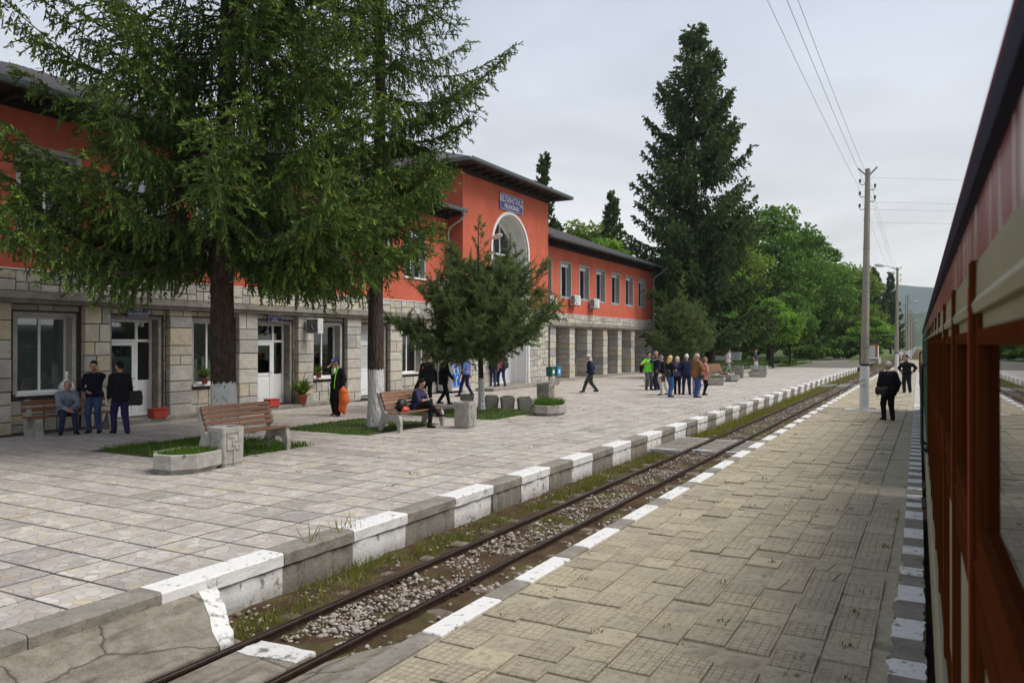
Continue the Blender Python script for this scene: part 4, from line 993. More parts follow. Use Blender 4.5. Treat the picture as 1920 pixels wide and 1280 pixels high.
def wall_fittings():
    sign('large blue white-bordered town name sign above the entrance arch', 32.62, 34.98, 8.80, 9.60, -18.44, [('ВЕЛИНГРАД', .43, .12, .93), ('VELINGRAD', .29, -.20, 1.0)])
    sign('small blue sign over the first white door, behind two standing men', 13.50, 14.14, 2.92, 3.30, XF - .12, [('НАЧАЛНИК', .115, .115, .92), ('ГАРА', .115, .01, .95), ('-', 0, -.065, 1), ('STATION MANAGER', .07, -.118, .90)])
    sign('small blue sign over the white door beside the hanging clock', 18.60, 19.24, 2.92, 3.30, XF - .12, [('РЪКОВОДИТЕЛ', .10, .125, .80), ('ДВИЖЕНИЕ', .115, .02, .90), ('-', 0, -.05, 1), ('TRAFFIC', .06, -.09, .95), ('MANAGER', .06, -.145, .95)])
    # clock on a bracket
    t = thing('clock', 'grey square two-faced station clock on a wall bracket beside the third window', 'clock', (XF + .02, 20.25, 2.80))
    b = B(); b.box(0, .12, -.03, .03, -.03, .03); b.box(.0, .03, -.12, .12, -.15, .15); b.obj('bracket', MAT['steel'], t)
    b = B(); b.cbox(.12, .66, -.13, .13, -.26, .26, .02); b.obj('case', MAT['whited'], t)
    b = B(); b.box(.15, .63, -.138, -.132, -.23, .23); f = b.obj('dial', simple('clock_dial', (.10, .115, .12), .5, .1, 5), t)
    b = B()
    for k in range(12):
        a = k * math.pi / 6; b.beam((.39 + .17 * math.sin(a), -.141, .17 * math.cos(a)), (.39 + .205 * math.sin(a), -.141, .205 * math.cos(a)), .014, .006)
    b.obj('hour_mark', MAT['white'], f)
    for a, l, w in ((R(8), .12, .022), (R(150), .17, .016)):
        b = B(); b.beam((.39, -.146, 0), (.39 + l * math.sin(a), -.146, l * math.cos(a)), w, .006); b.obj('clock_hand', MAT['white'], f)
    # air conditioners
    def aircon(x, y, z, label, floor=False, proto=[None]):
        if proto[0] is None:
            t = thing('air_conditioner', label, 'air conditioner', (x, y, z), 0, 'outdoor air conditioner units on the station')
            b = B(); b.cbox(-.15, .15, -.42, .42, 0, .58, .02); b.obj('casing', MAT['pvcd'], t)
            for zz in range(9):  pass
            b = B(); b.lathe([(.23, 0), (.24, .012), (.20, .014)], 20); o = b.obj('fan_grille', MAT['dark'], t); o.location = (.152, -.12, .29); o.rotation_euler = (0, R(90), 0)
            b = B()
            for k in range(5): b.lathe([(.045 * k + .018, .0), (.045 * k + .026, .006), (.045 * k + .018, .010)], 18)
            for k in range(4): b.beam((-.22 * math.cos(k * .785), -.22 * math.sin(k * .785), .008), (.22 * math.cos(k * .785), .22 * math.sin(k * .785), .008), .012, .008)
            b.obj('wire_guard', MAT['whited'], o).location = (0, 0, .012)
            b = B()
            for k in range(10): b.box(-.12, .12, -.424, -.421, .06 + .048 * k, .09 + .048 * k)
            b.obj('side_louvre', MAT['dark'], t)
            b = B()
            for yy in (-.3, .3): b.box(-.28, .16, yy - .02, yy + .02, -.045, -.003); b.box(-.28, -.25, yy - .02, yy + .02, -.3, .0)
            b.obj('bracket', MAT['steel'], t); proto[0] = t; return t
        return dup(proto[0], (x, y, z), 0, label)
    aircon(XF + .30, 42.95, 4.55, 'first air conditioner right of the red block, under an upstairs window')
    aircon(XF + .30, 46.0, 4.50, 'air conditioner with dark side grille under the second window of the right wing')
    aircon(XF + .30, 39.55, 4.35, 'air conditioner half hidden by the corner of the red entrance block')
    aircon(XF + .30, 28.35, 4.45, 'air conditioner on the left wing above the soft pine, near the downpipe')
    aircon(XF + .30, 14.9, 4.55, 'air conditioner behind the big spruce, over the pillar by the first door')
    aircon(-21.4, 48.1, .42, 'air conditioner standing low between the arcade pillars')
    # vending machine
    t = thing('vending_machine', 'blue and white drinks vending machine standing in the corner by the entrance block', 'vending machine', (XF + .42, 28.86, 0))
    b = B(); b.cbox(-.40, .38, -.42, .42, .10, 1.85, .02, ax='x'); b.obj('cabinet', MAT['whited'], t)
    b = B(); b.cbox(.38, .41, -.40, .16, .28, 1.82, .01, ax='x')
    g = N('blue_swirl_print'); co = g.co('Object'); w = g.noise(g.vmul(co, (1, 1.5, 1.2)), 2.0, 3, .5, 1.2)
    m = g.fin(g.ramp(w, [(0, (.01, .03, .25)), (.45, (.015, .06, .45)), (.54, (.1, .4, .75)), (.58, (.75, .82, .9)), (.63, (.02, .10, .5)), (1, (.01, .03, .3))]), .25)
    p = b.obj('lit_panel', m, t)
    b = B(); b.lathe([(.16, 0), (.155, .02), (.09, .035)], 20); o = b.obj('ball_emblem', simple('orange_red', (.62, .10, .03), .4), p); o.location = (.405, -.08, 1.36); o.rotation_euler = (0, R(90), 0)
    b = B(); b.box(.38, .405, .18, .40, .3, 1.82); q = b.obj('control_strip', MAT['pvcd'], t)
    b = B(); b.box(.405, .415, .22, .36, 1.25, 1.45); b.box(.405, .415, .24, .34, 1.05, 1.15); b.obj('coin_panel', MAT['black'], q)
    for k, c in enumerate(((.6, .35, .05), (.05, .35, .6), (.1, .5, .3), (.6, .1, .1))):
        b = B(); b.box(.405, .415, .20, .38, .94 - .1 * k, 1.0 - .1 * k); b.obj('selection_button', simple('button', c, .4), q)
    b = B(); b.box(-.36, .36, -.38, .38, .0, .10); b.obj('plinth', MAT['black'], t)
    # street lamp on the block front
    t = thing('wall_lamp', 'small grey floodlight on an arm left of the entrance arch', 'lamp', (-18.5, 31.2, 7.05))
    b = B(); b.tube([(0, 0, -.1), (.35, 0, .05), (.6, -.1, .12)], .022, 8); b.obj('arm', MAT['zinc'], t)
    b = B(); b.lathe([(.04, -.28), (.11, -.15), (.13, .1), (.08, .26), (.03, .3)], 12, sy=.6); o = b.obj('lamp_head', MAT['whited'], t); o.location = (.75, -.12, .13); o.rotation_euler = (0, R(78), 0)
station(); wall_fittings()
# ------------------------------------------------------------------ the train the photograph is taken from
def carriage(label, q0, q1, col, proto=False, simple_body=False):
    """p to the right, q ahead, z from the track; body side at p = P0"""
    t = thing('train_carriage', label, 'railway carriage', (*tr(1.33, (q0 + q1) / 2), ZT), BETA)
    base = Vector((1.33, (q0 + q1) / 2, ZT))
    def L(b, name, mats, parent=None, smooth=False):
        return b.obj(name, mats, parent or t, smooth, loc=(-base if parent is None else None))
    P0 = .135; W = 2.4; E = EYE
    zf = E - 2.12; zs = E - .56; zw = E + .085; zc = E + .20; zt = E + .405; zb = E - 1.62
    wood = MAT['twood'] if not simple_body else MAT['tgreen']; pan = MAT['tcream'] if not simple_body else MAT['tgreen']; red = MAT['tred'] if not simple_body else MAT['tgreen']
    b = B(); b.box(P0 + .09, P0 + W - .09, q0, q1, zf, zt); L(b, 'body', MAT['dark'])
    # roof: vaulted, overhanging a little
    n = 14; sec = []
    for i in range(n + 1):
        a = math.pi * i / n; sec.append((P0 + W / 2 - (W / 2 + .015) * math.cos(a), zt + .02 + .58 * math.sin(a) ** .75))
    b = B(); b.prism(sec + [(P0 + W + .03, zt - .02), (P0 - .012, zt - .02)], q0 - .1, q1 + .1, 'y'); L(b, 'roof', MAT['troof'] if not simple_body else MAT['under'], smooth=False)
    b = B(); b.prism([(P0 - .022, zt - .03), (P0 - .026, zt + .02), (P0 - .018, zt + .03), (P0 - .005, zt + .02), (P0 + .02, zt - .045)], q0 - .1, q1 + .1, 'y'); L(b, 'gutter', MAT['tgut'])
    # letterboard above the windows
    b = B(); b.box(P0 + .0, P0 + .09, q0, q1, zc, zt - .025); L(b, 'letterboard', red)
    # bays
    bay = 1.18; off = 2.285; NEAR = -1; ks = [k for k in range(int((q0 - off) / bay) - 1, int((q1 - off) / bay) + 2) if q0 + .15 < off + bay * k and off + bay * (k + 1) < q1 - .1 or (q0 + .15 < off + bay * k < q1)]
    post = B(); post.cbox(P0 - .028, P0 + .10, -.075, .075, zf + .5 - E, zc - .01 - E, .012, ax='x')
    for k in ks:
        q = off + bay * k
        if not simple_body and k == NEAR: continue
        b = B(); b.box(P0 - .020, P0 + .1, q - .085, q + .035, zb + .0, zc + .006); b.box(P0 - .012, P0 + .1, q + .035, q + .09, zb, zc)
        L(b, 'window_post', wood)
        if simple_body is False:
            b = B(); b.box(P0 - .018, P0 + .05, q + .092, q + .118, zb, zc - .05); L(b, 'red_strip', MAT['tredp'])
        a, c = q + .12, q + bay * (2 if (k == NEAR - 1 and not simple_body) else 1) - .087
        if c > q1: continue
        # fixed top panel with a rounded lower lip
        b = B(); b.prism([(P0 - .008, zc), (P0 - .010, zw + .03), (P0 - .020, zw + .012), (P0 - .016, zw - .01), (P0 + .05, zw - .012), (P0 + .05, zc)], a, c, 'y'); L(b, 'top_panel', pan)
        # sash
        b = B(); x0, x1 = P0 + .0, P0 + .022
        b.box(x0 - .01, x1, a, a + .07, zs + .04, zw - .012); b.box(x0 - .01, x1, c - .07, c, zs + .04, zw - .012)
        b.prism([(x0 - .012, zw - .05), (x0 - .014, zw - .068), (x0 - .012, zw - .086), (x1, zw - .086), (x1, zw - .05)], a + .07, c - .07, 'y'); b.box(x0, x1, a + .07, c - .07, zw - .05, zw - .012, 1)
        b.prism([(x0 - .012, zs + .12), (x0 - .014, zs + .09), (x0 - .012, zs + .04), (x1, zs + .04), (x1, zs + .12)], a + .07, c - .07, 'y')
        f = L(b, 'window', [wood, pan])
        b = B(); b.box(x1 - .012, x1 - .006, a + .07, c - .07, zs + .12, zw - .086); b.obj('pane', MAT['glass'], f)
        if not simple_body:
            b = B(); b.add([(x1 + .10 + .014 * (i % 2), a + .02 + .30 * i / 12, z) for z in (zs + .1, zw - .05) for i in range(13)], [(i, i + 1, i + 14, i + 13) for i in range(12)]); b.obj('curtain', MAT['curtain'] if False else MAT['concd'], f)
        # sill and lower panel
        b = B(); b.prism([(P0 - .012, zs + .0), (P0 - .018, zs + .025), (P0 - .0, zs + .05), (P0 + .06, zs + .055), (P0 + .06, zs - .03), (P0 - .01, zs - .03)], a, c, 'y'); L(b, 'sill', wood)
        b = B(); b.box(P0 + .012, P0 + .1, a, c, zb, zs - .03); s = .06
        b.box(P0 - .012, P0 + .012, a, c, zs - .12, zs - .031); b.box(P0 - .012, P0 + .012, a, c, zb + .0, zb + .09)
        b.box(P0 - .010, P0 + .012, a, a + s, zb + .09, zs - .12); b.box(P0 - .010, P0 + .012, c - s, c, zb + .09, zs - .12)
        lp = L(b, 'lower_panel', [wood]); b = B(); b.box(P0 + .004, P0 + .011, a + s, c - s, zb + .09, zs - .12); b.obj('panel_field', pan, lp)
    b = B(); b.prism([(P0 - .03, zb - .005), (P0 - .045, zb - .04), (P0 - .045, zf + .04), (P0 - .02, zf), (P0 + .09, zf), (P0 + .09, zb - .005)], q0, q1, 'y'); L(b, 'skirt', pan)
    b = B(); b.box(P0 + .02, P0 + W - .02, q0, q0 + .09, zf, zt - .02); b.box(P0 + .02, P0 + W - .02, q1 - .09, q1, zf, zt - .02); L(b, 'end_wall', wood if simple_body else MAT['tredp'])
    b = B(); b.box(P0 + .25, P0 + W - .25, q0 + .3, q1 - .3, ZT + .45, zf); b.box(P0 + .5, P0 + W - .5, q0 + 1, q1 - 1, ZT + .2, ZT + .45)
    for qq in (q0 + 2.2, q1 - 2.2):
        b.box(P0 + .3, P0 + W - .3, qq - 1.0, qq + 1.0, ZT + .28, ZT + .5)
        for d in (-.65, .65): b.v += []; 
    L(b, 'underframe', MAT['under'])
    for qq in (q0 + 2.2, q1 - 2.2):
        for d in (-.65, .65):
            for xr in (.95, 1.71):
                w = B(); w.lathe([(.30, -.05), (.33, -.045), (.33, -.03), (.30, -.025), (.30, .05), (.10, .06)], 20); o = w.obj('wheel', MAT['under'], t); o.location = Vector((xr, qq + d, ZT + .30)) - base; o.rotation_euler = (0, R(90), 0)
    # hand rails by the end door
    for qq in ((q1 - .5), (q1 - 1.35)):
        b = B(); b.tube([(P0 - .02, qq, E - .25), (P0 - .085, qq, E - .29), (P0 - .095, qq, E - .36), (P0 - .095, qq, E - 1.35), (P0 - .085, qq, E - 1.42), (P0 - .02, qq, E - 1.46)], .02, 8); L(b, 'hand_rail', MAT['black'])
    b = B(); b.box(P0 - .10, P0 + .2, q1 - 1.3, q1 - .55, E - 2.25, E - 2.22); b.box(P0 - .08, P0 + .2, q1 - 1.25, q1 - .6, E - 2.0, E - 1.97); L(b, 'step', MAT['under'])
    return t
carriage('red and brown wooden-windowed carriage along the right side of the platform', -6.0, 13.2, 'red')
carriage('green carriage coupled ahead of the red one', 13.9, 30.5, 'green', simple_body=True)
h = B(); h.tube([(.02, 3.35, -.62), (-.02, 3.35, -.42), (.03, 3.38, -.30), (.12, 3.40, -.32), (.16, 3.42, -.5)], .011, 8)
o = h.obj('brake_hose', simple('red_hose', (.35, .02, .03), .4)); o.rotation_euler = (0, 0, BETA); tag(o, 'thin red looped hose hanging in the gap beside the carriage', 'hose')

# ------------------------------------------------------------------ poles, wires
def poles():
    def pole(x, y, h, label, lamp, side, big=False, lean=0):
        t = thing('utility_pole', label, 'utility pole', (x, y, ZR if y < 115 else -.3), 0, 'concrete poles along the island platform'); t.rotation_euler = (0, lean, 0)
        w0, w1 = .145, .085
        b = B(); n = 8; b.lathe([(w0 * 1.0, 1.62), (w1, h)], 8, ph=.5); b.obj('shaft', MAT['pole'], t)
        b = B(); b.lathe([(w0 * 1.10, 0), (w0 * 1.05, .06), (w0 * 1.05, 1.54), (w0 * 1.02, 1.545)], 16 if big else 8, ph=.5); b.obj('whitewashed_base', MAT['polew'], t)
        b = B(); b.lathe([(w0 * 1.06, 1.546), (w0 * 1.06, 1.62)], 12, ph=.5); b.obj('black_band', MAT['black'], t)
        for z in ((2.2, 4.1, 4.45, 5.6, 6.6) if big else (4.4,)):
            b = B(); r_ = w0 + (w1 - w0) * (z - 1.6) / (h - 1.6) + .012; b.lathe([(r_, 0), (r_, .05)], 8, ph=.5); b.obj('clamp_band', MAT['steel'], t).location = (0, 0, z)
        hs = [(-1, h - .52), (1, h - .72), (-1, h - .95), (1, h - 1.12), (-1, h - 1.38)] if big else [(-1, h - .5), (1, h - .7), (-1, h - .9), (1, h - 1.1)]
        for s, z in hs:
            b = B(); b.tube([(s * .08, 0, z), (s * .17, 0, z - .03), (s * .23, 0, z + .0), (s * .24, 0, z + .07)], .014, 6); k = b.obj('hook', MAT['steel'], t)
            b = B(); b.lathe([(.02, 0), (.045, .02), (.03, .05), (.045, .075), (.03, .12), (.012, .125)], 10); b.obj('insulator', MAT['porc'], k).location = (s * .24, 0, z + .06)
        b = B(); 
        for s in (-1, 1): b.beam((s * .05, 0, h - .22), (s * .30, 0, h + .04), .05, .05)
        b.obj('top_fork', MAT['steel'], t)
        if lamp:
            b = B(); b.tube([(side * .05, 0, h - .15), (side * .6, 0, h + .1), (side * 1.0, 0, h + .16)], .028, 6); a = b.obj('lamp_arm', MAT['steel'], t)
            b = B(); b.lathe([(.03, -.35), (.11, -.2), (.14, .05), (.12, .28), (.04, .38)], 10, sy=.5); o = b.obj('lamp_head', MAT['whited'], a); o.location = (side * 1.25, 0, h + .2); o.rotation_euler = (0, side * R(80), 0)
        if big:
            b = B()
            for xa, xb in ((-.62, -.19), (.19, .58)): b.box(xa, xb, -.16, .16, -.03, .012)
            b.box(-.185, .185, -.22, .22, -.03, .012); b.obj('painted_base_slab', MAT['polew'], t)
            text(t, 'РТ', .13, (-.02, -.158, 1.02), MAT['steel'], (R(90), 0, 0)); text(t, '102', .13, (-.02, -.158, .85), MAT['steel'], (R(90), 0, 0))
        return t
    pole(-2.04, 29.3, 8.38, 'nearest tall concrete pole, numbered white base and hooked insulators, on the island platform', False, -1, True, R(.9))
    pole(-2.35, 67.2, 8.3, 'second concrete pole with a lamp arm, beyond the man in the dark suit', True, -1, False, R(.5))
    ys = [106, 124, 146, 168, 192, 218, 246, 276, 308, 342, 380]
    words = ['third', 'fourth', 'fifth', 'sixth', 'seventh', 'eighth', 'ninth', 'tenth', 'eleventh', 'twelfth', 'thirteenth']
    for i, y in enumerate(ys):
        x = tr(-1.62, y)[0] if i % 2 else tr(-1.15, y)[0]
        pole(x, y, 8.3, f'{words[i]} concrete pole counted down the receding row, far along the line', i % 2 == 1 or i > 4, 1)
    def wire(p, q, sag, label, r_=.008):
        b = B(); pts = []
        for i in range(15):
            a = i / 14; pts.append((p[0] + (q[0] - p[0]) * a, p[1] + (q[1] - p[1]) * a, p[2] + (q[2] - p[2]) * a - sag * 4 * a * (1 - a)))
        b.tube(pts, r_ * .5, 4); tag(b.obj('overhead_wire', MAT['wire']), label, 'wire', 'overhead wires from pole to pole')
    L1 = 'one of the wires strung along the poles above the track'
    for dx, z, nm in ((-.24, 7.75, 'left-hand'), (.24, 7.55, 'upper right-hand'), (.24, 7.15, 'lower right-hand')):
        wire((-2.0 + dx, 29.3, z), (-1.9 + dx, -9, z + .1), .35, f'{nm} wire passing overhead from the nearest pole towards the viewer')
        wire((-2.0 + dx, 29.3, z), (-2.33 + dx, 67.2, z - .1), .4, f'{nm} wire strung between the nearest two poles along the track')
    for dz, nm in ((7.95, 'topmost'), (7.1, 'second from top'), (6.85, 'third from top'), (6.4, 'lowest')): wire((-1.95, 29.3, dz), (42, 62, dz + 2.2), .5, f'{nm} of the wires running from the nearest pole across above the train')
    # white level sign and far furniture
    t = thing('track_sign', 'small round white sign on a red and white post behind the man in the suit', 'sign', (-2.0, 66.4, ZR))
    b = B(); 
    for k in range(6): b.lathe([(.035, .24 * k), (.035, .24 * k + .24)], 8, mi=k % 2)
    b.obj('post', [MAT['redbox'], MAT['white']], t)
    b = B(); b.lathe([(.19, 0), (.19, .02)], 20); o = b.obj('disc', MAT['white'], t); o.location = (0, -.03, 1.6); o.rotation_euler = (R(90), 0, 0)
    b = B(); b.lathe([(.19, 0), (.19, .01)], 20); b.lathe([(.16, .01), (.15, .012)], 20); o = b.obj('rim', MAT['redbox'], t); o.location = (0, -.052, 1.6); o.rotation_euler = (R(90), 0, 0); o.scale = (1, 1, .5)
    b = B(); b.lathe([(.165, 0), (.165, .01)], 20); o = b.obj('disc', MAT['white'], t); o.location = (0, -.058, 1.6); o.rotation_euler = (R(90), 0, 0)
    t = thing('pipe_gantry', 'thin rusty pipe on posts crossing above the far end of the track', 'pipe', (-6.6, 92, -.3))
    b = B(); b.tube([(-.2, 0, 0), (-.2, 0, 3.25), (-.1, 0, 3.35), (3.2, 0, 3.4)], .07, 8); b.obj('pipe', MAT['rail'], t, True)
    b = B(); b.tube([(3.2, 0, 0), (3.2, 0, 3.4)], .05, 8); b.obj('post', MAT['steel'], t)
poles()
# ------------------------------------------------------------------ benches, bins, planters, small things
def bench_old(label, x, y, L=2.0):
    """low bench: triangular concrete ends, slats; faces +X"""
    t = thing('bench', label, 'bench', (x, y, 0))
    for s in (-1, 1):
        b = B(); o = s * (L / 2 - .16)
        b.prism([(-.30, 0), (.34, 0), (.30, .12), (.24, .40), (.16, .42), (.02, .16), (-.16, .16), (-.18, .42), (-.24, .84), (-.32, .84), (-.32, .1)], o - .06, o + .06, 'y'); b.obj('bench_end', MAT['fconc'], t)
    for xx, z, w, h in ((.17, .435, .13, .035), (.02, .435, .13, .035), (-.13, .435, .13, .035), (-.225, .60, .035, .10), (-.225, .76, .035, .11)):
        b = B(); b.cbox(xx - w / 2, xx + w / 2, -L / 2, L / 2, z - h / 2, z + h / 2, .006, ax='z' if w > h else 'x'); b.obj('slat', MAT['slat'], t)
    return t
def bench_new(label, x, y, L=1.85):
    """curved cast concrete ends, five back slats, seat slats; faces +X"""
    t = thing('bench', label, 'bench', (x, y, 0), 0, 'concrete and wood benches on the grass beds')
    out = [(.33, 0), (.27, 0), (.22, .20), (.10, .27), (-.06, .26), (-.20, .18), (-.28, 0), (-.36, 0), (-.33, .20), (-.24, .42), (-.28, .55), (-.40, .93), (-.38, .965), (-.33, .95), (-.20, .60), (-.13, .47), (.0, .43), (.24, .46), (.30, .40), (.34, .22)]
    for s in (-1, 1):
        b = B(); b.prism(out, s * (L / 2 - .05) - .05, s * (L / 2 - .05) + .05, 'y'); b.obj('bench_end', MAT['fconc'], t)
    for xx, z, dx, dz in ((-.175, .57, -.33, .94), (-.21, .665, -.33, .94), (-.25, .76, -.33, .94), (-.285, .85, -.33, .94), (-.32, .935, -.33, .94)):
        u = Vector((-.38, 0, .92)).normalized(); n_ = Vector((u.z, 0, -u.x)); c = Vector((xx + .02, 0, z)); b = B()
        vs = [c + u * a + n_ * d + Vector((0, yy, 0)) for yy in (-L / 2 + .02, L / 2 - .02) for a, d in ((-.036, 0), (.036, 0), (.036, .03), (-.036, .03))]
        b.add(vs, [(0, 1, 2, 3), (7, 6, 5, 4), (0, 4, 5, 1), (1, 5, 6, 2), (2, 6, 7, 3), (3, 7, 4, 0)]); sl = b.obj('slat', MAT['slat'], t)
        bb = B()
        for s in (-1, 1): bb.lathe([(.012, 0), (.008, .006)], 8, (0, s * (L / 2 - .05), 0))
        k = bb.obj('bolt', MAT['zinc'], sl); k.location = c + n_ * .03; k.rotation_euler = (0, R(68), 0)
    for xx in (-.06, .06, .18, .275):
        b = B(); z = .455 + (.022 if xx > .2 else 0); b.cbox(xx - .05, xx + .05, -L / 2 + .02, L / 2 - .02, z - .012, z + .02, .005); b.obj('slat', MAT['slat'], t)
    b = B(); b.beam((-.30, 0, .90), (-.10, 0, .42), .03, .012); b.beam((-.10, 0, .42), (.27, 0, .43), .03, .012); b.obj('strap', MAT['steel'], t)
    return t
bench_old('worn low bench against the stone wall under the first window, a man sitting on it', -18.72, 11.48, 2.1)
bench_new('empty bench with brown slats on the grass before the biggest tree trunk', -11.95, 10.88, 1.75)
b2 = bench_new('bench with a woman sitting and reading beside the second whitewashed trunk', -11.72, 16.15, 1.95)
b3 = bench_new('far empty bench near the planters beyond the group of people', -11.2, 46.1, 1.9); b3.rotation_euler = (0, 0, R(-12))

def square_bin(label, x, y, s=.44, h=.66, rz=0.0, mat='fconc'):
    t = thing('litter_bin', label, 'litter bin', (x, y, 0), rz, 'square cast concrete litter bins')
    b = B(); r_ = s / 2; c = .028
    def ring(z, k, cc): 
        a = r_ * k; return [(-a + cc, -a, z), (a - cc, -a, z), (a, -a + cc, z), (a, a - cc, z), (a - cc, a, z), (-a + cc, a, z), (-a, a - cc, z), (-a, -a + cc, z)]
    rows = [ring(0, .86, c), ring(.05, .88, c), ring(.07, .96, c), ring(h - .01, 1, c), ring(h, .98, c), ring(h, .78, c), ring(h - .22, .74, c)]
    b.add([p for r0 in rows for p in r0], [(k * 8 + i, k * 8 + (i + 1) % 8, (k + 1) * 8 + (i + 1) % 8, (k + 1) * 8 + i) for k in range(6) for i in range(8)] + [tuple(range(48, 56))])
    b.obj('shell', MAT[mat], t)
    # meander relief on two sides
    path = [(-.13, .58), (.10, .58), (.10, .44), (-.02, .44), (-.02, .36), (.05, .36)], [(-.13, .58), (-.13, .30), (.12, .30), (.12, .36)], [(.0, .30), (.0, .06)], [(-.13, .50), (.03, .50)]
    for rz_ in (-90, 0):
        b = B()
        for pl in path:
            for p, q in zip(pl, pl[1:]): b.beam((r_ * .985, p[0] * s / .44, p[1] * h / .66), (r_ * .985, q[0] * s / .44, q[1] * h / .66), .030, .034, up=(1, 0, 0))
        o = b.obj('meander_relief', MAT[mat], t); o.rotation_euler = (0, 0, R(rz_))
    return t
square_bin('pale square concrete bin with meander relief at the end of the empty bench', -11.08, 9.62, .46, .70, R(-4))
square_bin('square concrete bin with meander relief beyond the bench with the woman', -10.62, 16.95, .46, .68, R(6))
square_bin('dark square concrete bin behind the grassy hexagonal planter, past the pine', -12.0, 24.5, .50, .78, R(4), 'fconcd')
square_bin('far concrete bin standing beside the flat planter, near the girl', -10.75, 50.0, .55, .80, R(8), 'fconcd')

def tuft_mesh(n, sx, sy, h, seed, flowers=0, tint=(.2, .9)):
    rs = np.random.RandomState(seed); pos = np.stack([rs.uniform(-sx, sx, n), rs.uniform(-sy, sy, n), np.zeros(n)], 1)
    th = rs.uniform(0, 6.28, n); side = np.stack([np.cos(th), np.sin(th), 0 * th], 1); ln = rs.uniform(.1, .8, n); ax = np.stack([np.sin(th * 3) * ln, np.cos(th * 5) * ln, np.ones(n)], 1)
    tv = np.array([(-.5, 0, 0), (.5, 0, 0), (.35, .55, .5), (-.35, .55, .5), (0, 1, 1.4)]); tf = np.array([(0, 1, 2), (0, 2, 3), (3, 2, 4)])
    V, F, T = scatter(tv, tf, pos, ax, side, rs.uniform(.5, 1.2, n) * h, np.full(n, .012) * rs.uniform(.7, 1.8, n), rs.uniform(*tint, n)); return npmesh('grass', V, F, MAT['grass'], tint=T)
def planter(label, x, y, w, d, h, rz=0, oct_=True, mat='fconc', grass=(400, .07), group='concrete planters with grass'):
    t = thing('planter', label, 'planter', (x, y, 0), rz, group)
    def ring(z, k, c): a, e = w / 2 * k, d / 2 * k; return [(-a + c, -e, z), (a - c, -e, z), (a, -e + c, z), (a, e - c, z), (a - c, e, z), (-a + c, e, z), (-a, e - c, z), (-a, -e + c, z)]
    c = (min(w, d) * .30) if oct_ else .012
    rows = [ring(0, .84, c * .84), ring(.035, .84, c * .84), ring(.09 if oct_ else .04, 1 if oct_ else .86, c), ring(h - .01, 1 if oct_ else 1.0, c), ring(h, .985, c), ring(h, .88, c * .9), ring(h - .06, .86, c * .9)]
    b = B(); b.add([p for r0 in rows for p in r0], [(k * 8 + i, k * 8 + (i + 1) % 8, (k + 1) * 8 + (i + 1) % 8, (k + 1) * 8 + i) for k in range(6) for i in range(8)]); b.obj('trough', MAT[mat], t)
    b = B(); b.add([(p[0], p[1], h - .045) for p in ring(0, .88, c * .9)], [tuple(range(8))]); b.obj('soil', MAT['soil'], t)
    o = link('grass', tuft_mesh(grass[0], w * .40, d * .40, grass[1], int(x * 10) & 255), t, (0, 0, h - .05)); tag(o, kind='stuff')
    return t
planter('wide shallow octagonal planter of bright grass in front of the empty bench', -11.28, 8.98, .95, 1.15, .33, R(8), True, 'fconc', (1600, .10))
planter('hexagonal planter with tall feathery weeds, at the tip of the pine bed', -10.35, 21.35, .95, 1.25, .32, R(5), True, 'fconc', (1500, .26))
for i, (x, y, lab) in enumerate([(-14.35, 23.0, 'small dark flower box just behind the pine trunk'), (-13.2, 22.75, 'small square flower box, first right of the pine trunk'), (-12.55, 22.7, 'small square flower box with white flowers, second right of the pine trunk'), (-11.85, 22.6, 'small square flower box, third right of the pine trunk'), (-11.1, 22.6, 'small dark flower box tucked behind the hexagonal planter')]):
    p = planter(lab, x, y, .46, .46, .38, R(38), False, 'fconcd', (260, .12), 'small square flower boxes in a row')
    if i == 2:
        b = B(); rr = random.Random(4)
        for _ in range(14):
            cx, cy_, cz = rr.uniform(-.15, .15), rr.uniform(-.15, .15), rr.uniform(.42, .5); b.lathe([(.006, 0), (.022, .015), (.005, .03)], 6, (cx, cy_, cz))
        b.obj('white_flower', MAT['white'], p)
planter('low white planter of grass behind the group with the brown jacket', -10.1, 40.9, 1.15, 1.0, .40, R(10), False, 'fconc', (700, .14))
planter('flat dark octagonal planter in front of the far bench', -10.45, 45.4, 1.35, 1.2, .36, R(4), True, 'fconcd', (60, .05))
planter('pale planter of grass right of the far concrete bin, by the girl', -10.0, 52.2, 1.2, 1.0, .40, R(6), False, 'fconc', (500, .10))
planter('pale planter beyond the girl, on the edge of the lawn', -11.3, 59.5, 1.2, 1.0, .55, R(6), False, 'fconc', (200, .08))
planter('small pale planter behind the legs of the tracksuit man', -12.6, 38.5, 1.0, .9, .42, R(15), False, 'fconc', (300, .10))

# litter bins of sheet metal on hooped legs
def hoop_bin(label, x, y, mat):
    t = thing('litter_bin', label, 'litter bin', (x, y, 0), R(2), 'two hooped metal litter bins')
    b = B(); b.cbox(-.16, .16, -.23, .23, .52, .98, .02); b.box(-.13, .165, -.26, .26, .985, 1.01); b.obj('box', MAT[mat], t)
    b = B(); b.tube([(0, -.16, 0), (0, -.16, .35), (0, -.1, .46), (0, 0, .5), (0, .1, .46), (0, .16, .35), (0, .16, 0)], .022, 8); b.tube([(0, 0, .5), (0, 0, .54)], .022, 6); b.obj('hoop_leg', MAT['steel'], t)
    b = B(); b.box(.162, .166, -.10, .10, .66, .84); b.obj('sticker', MAT['white'], t)
hoop_bin('green metal litter bin on hooped legs, left of the blue one', -17.2, 35.72, 'binG'); hoop_bin('blue metal litter bin on hooped legs, right of the green one', -17.15, 36.3, 'binB')

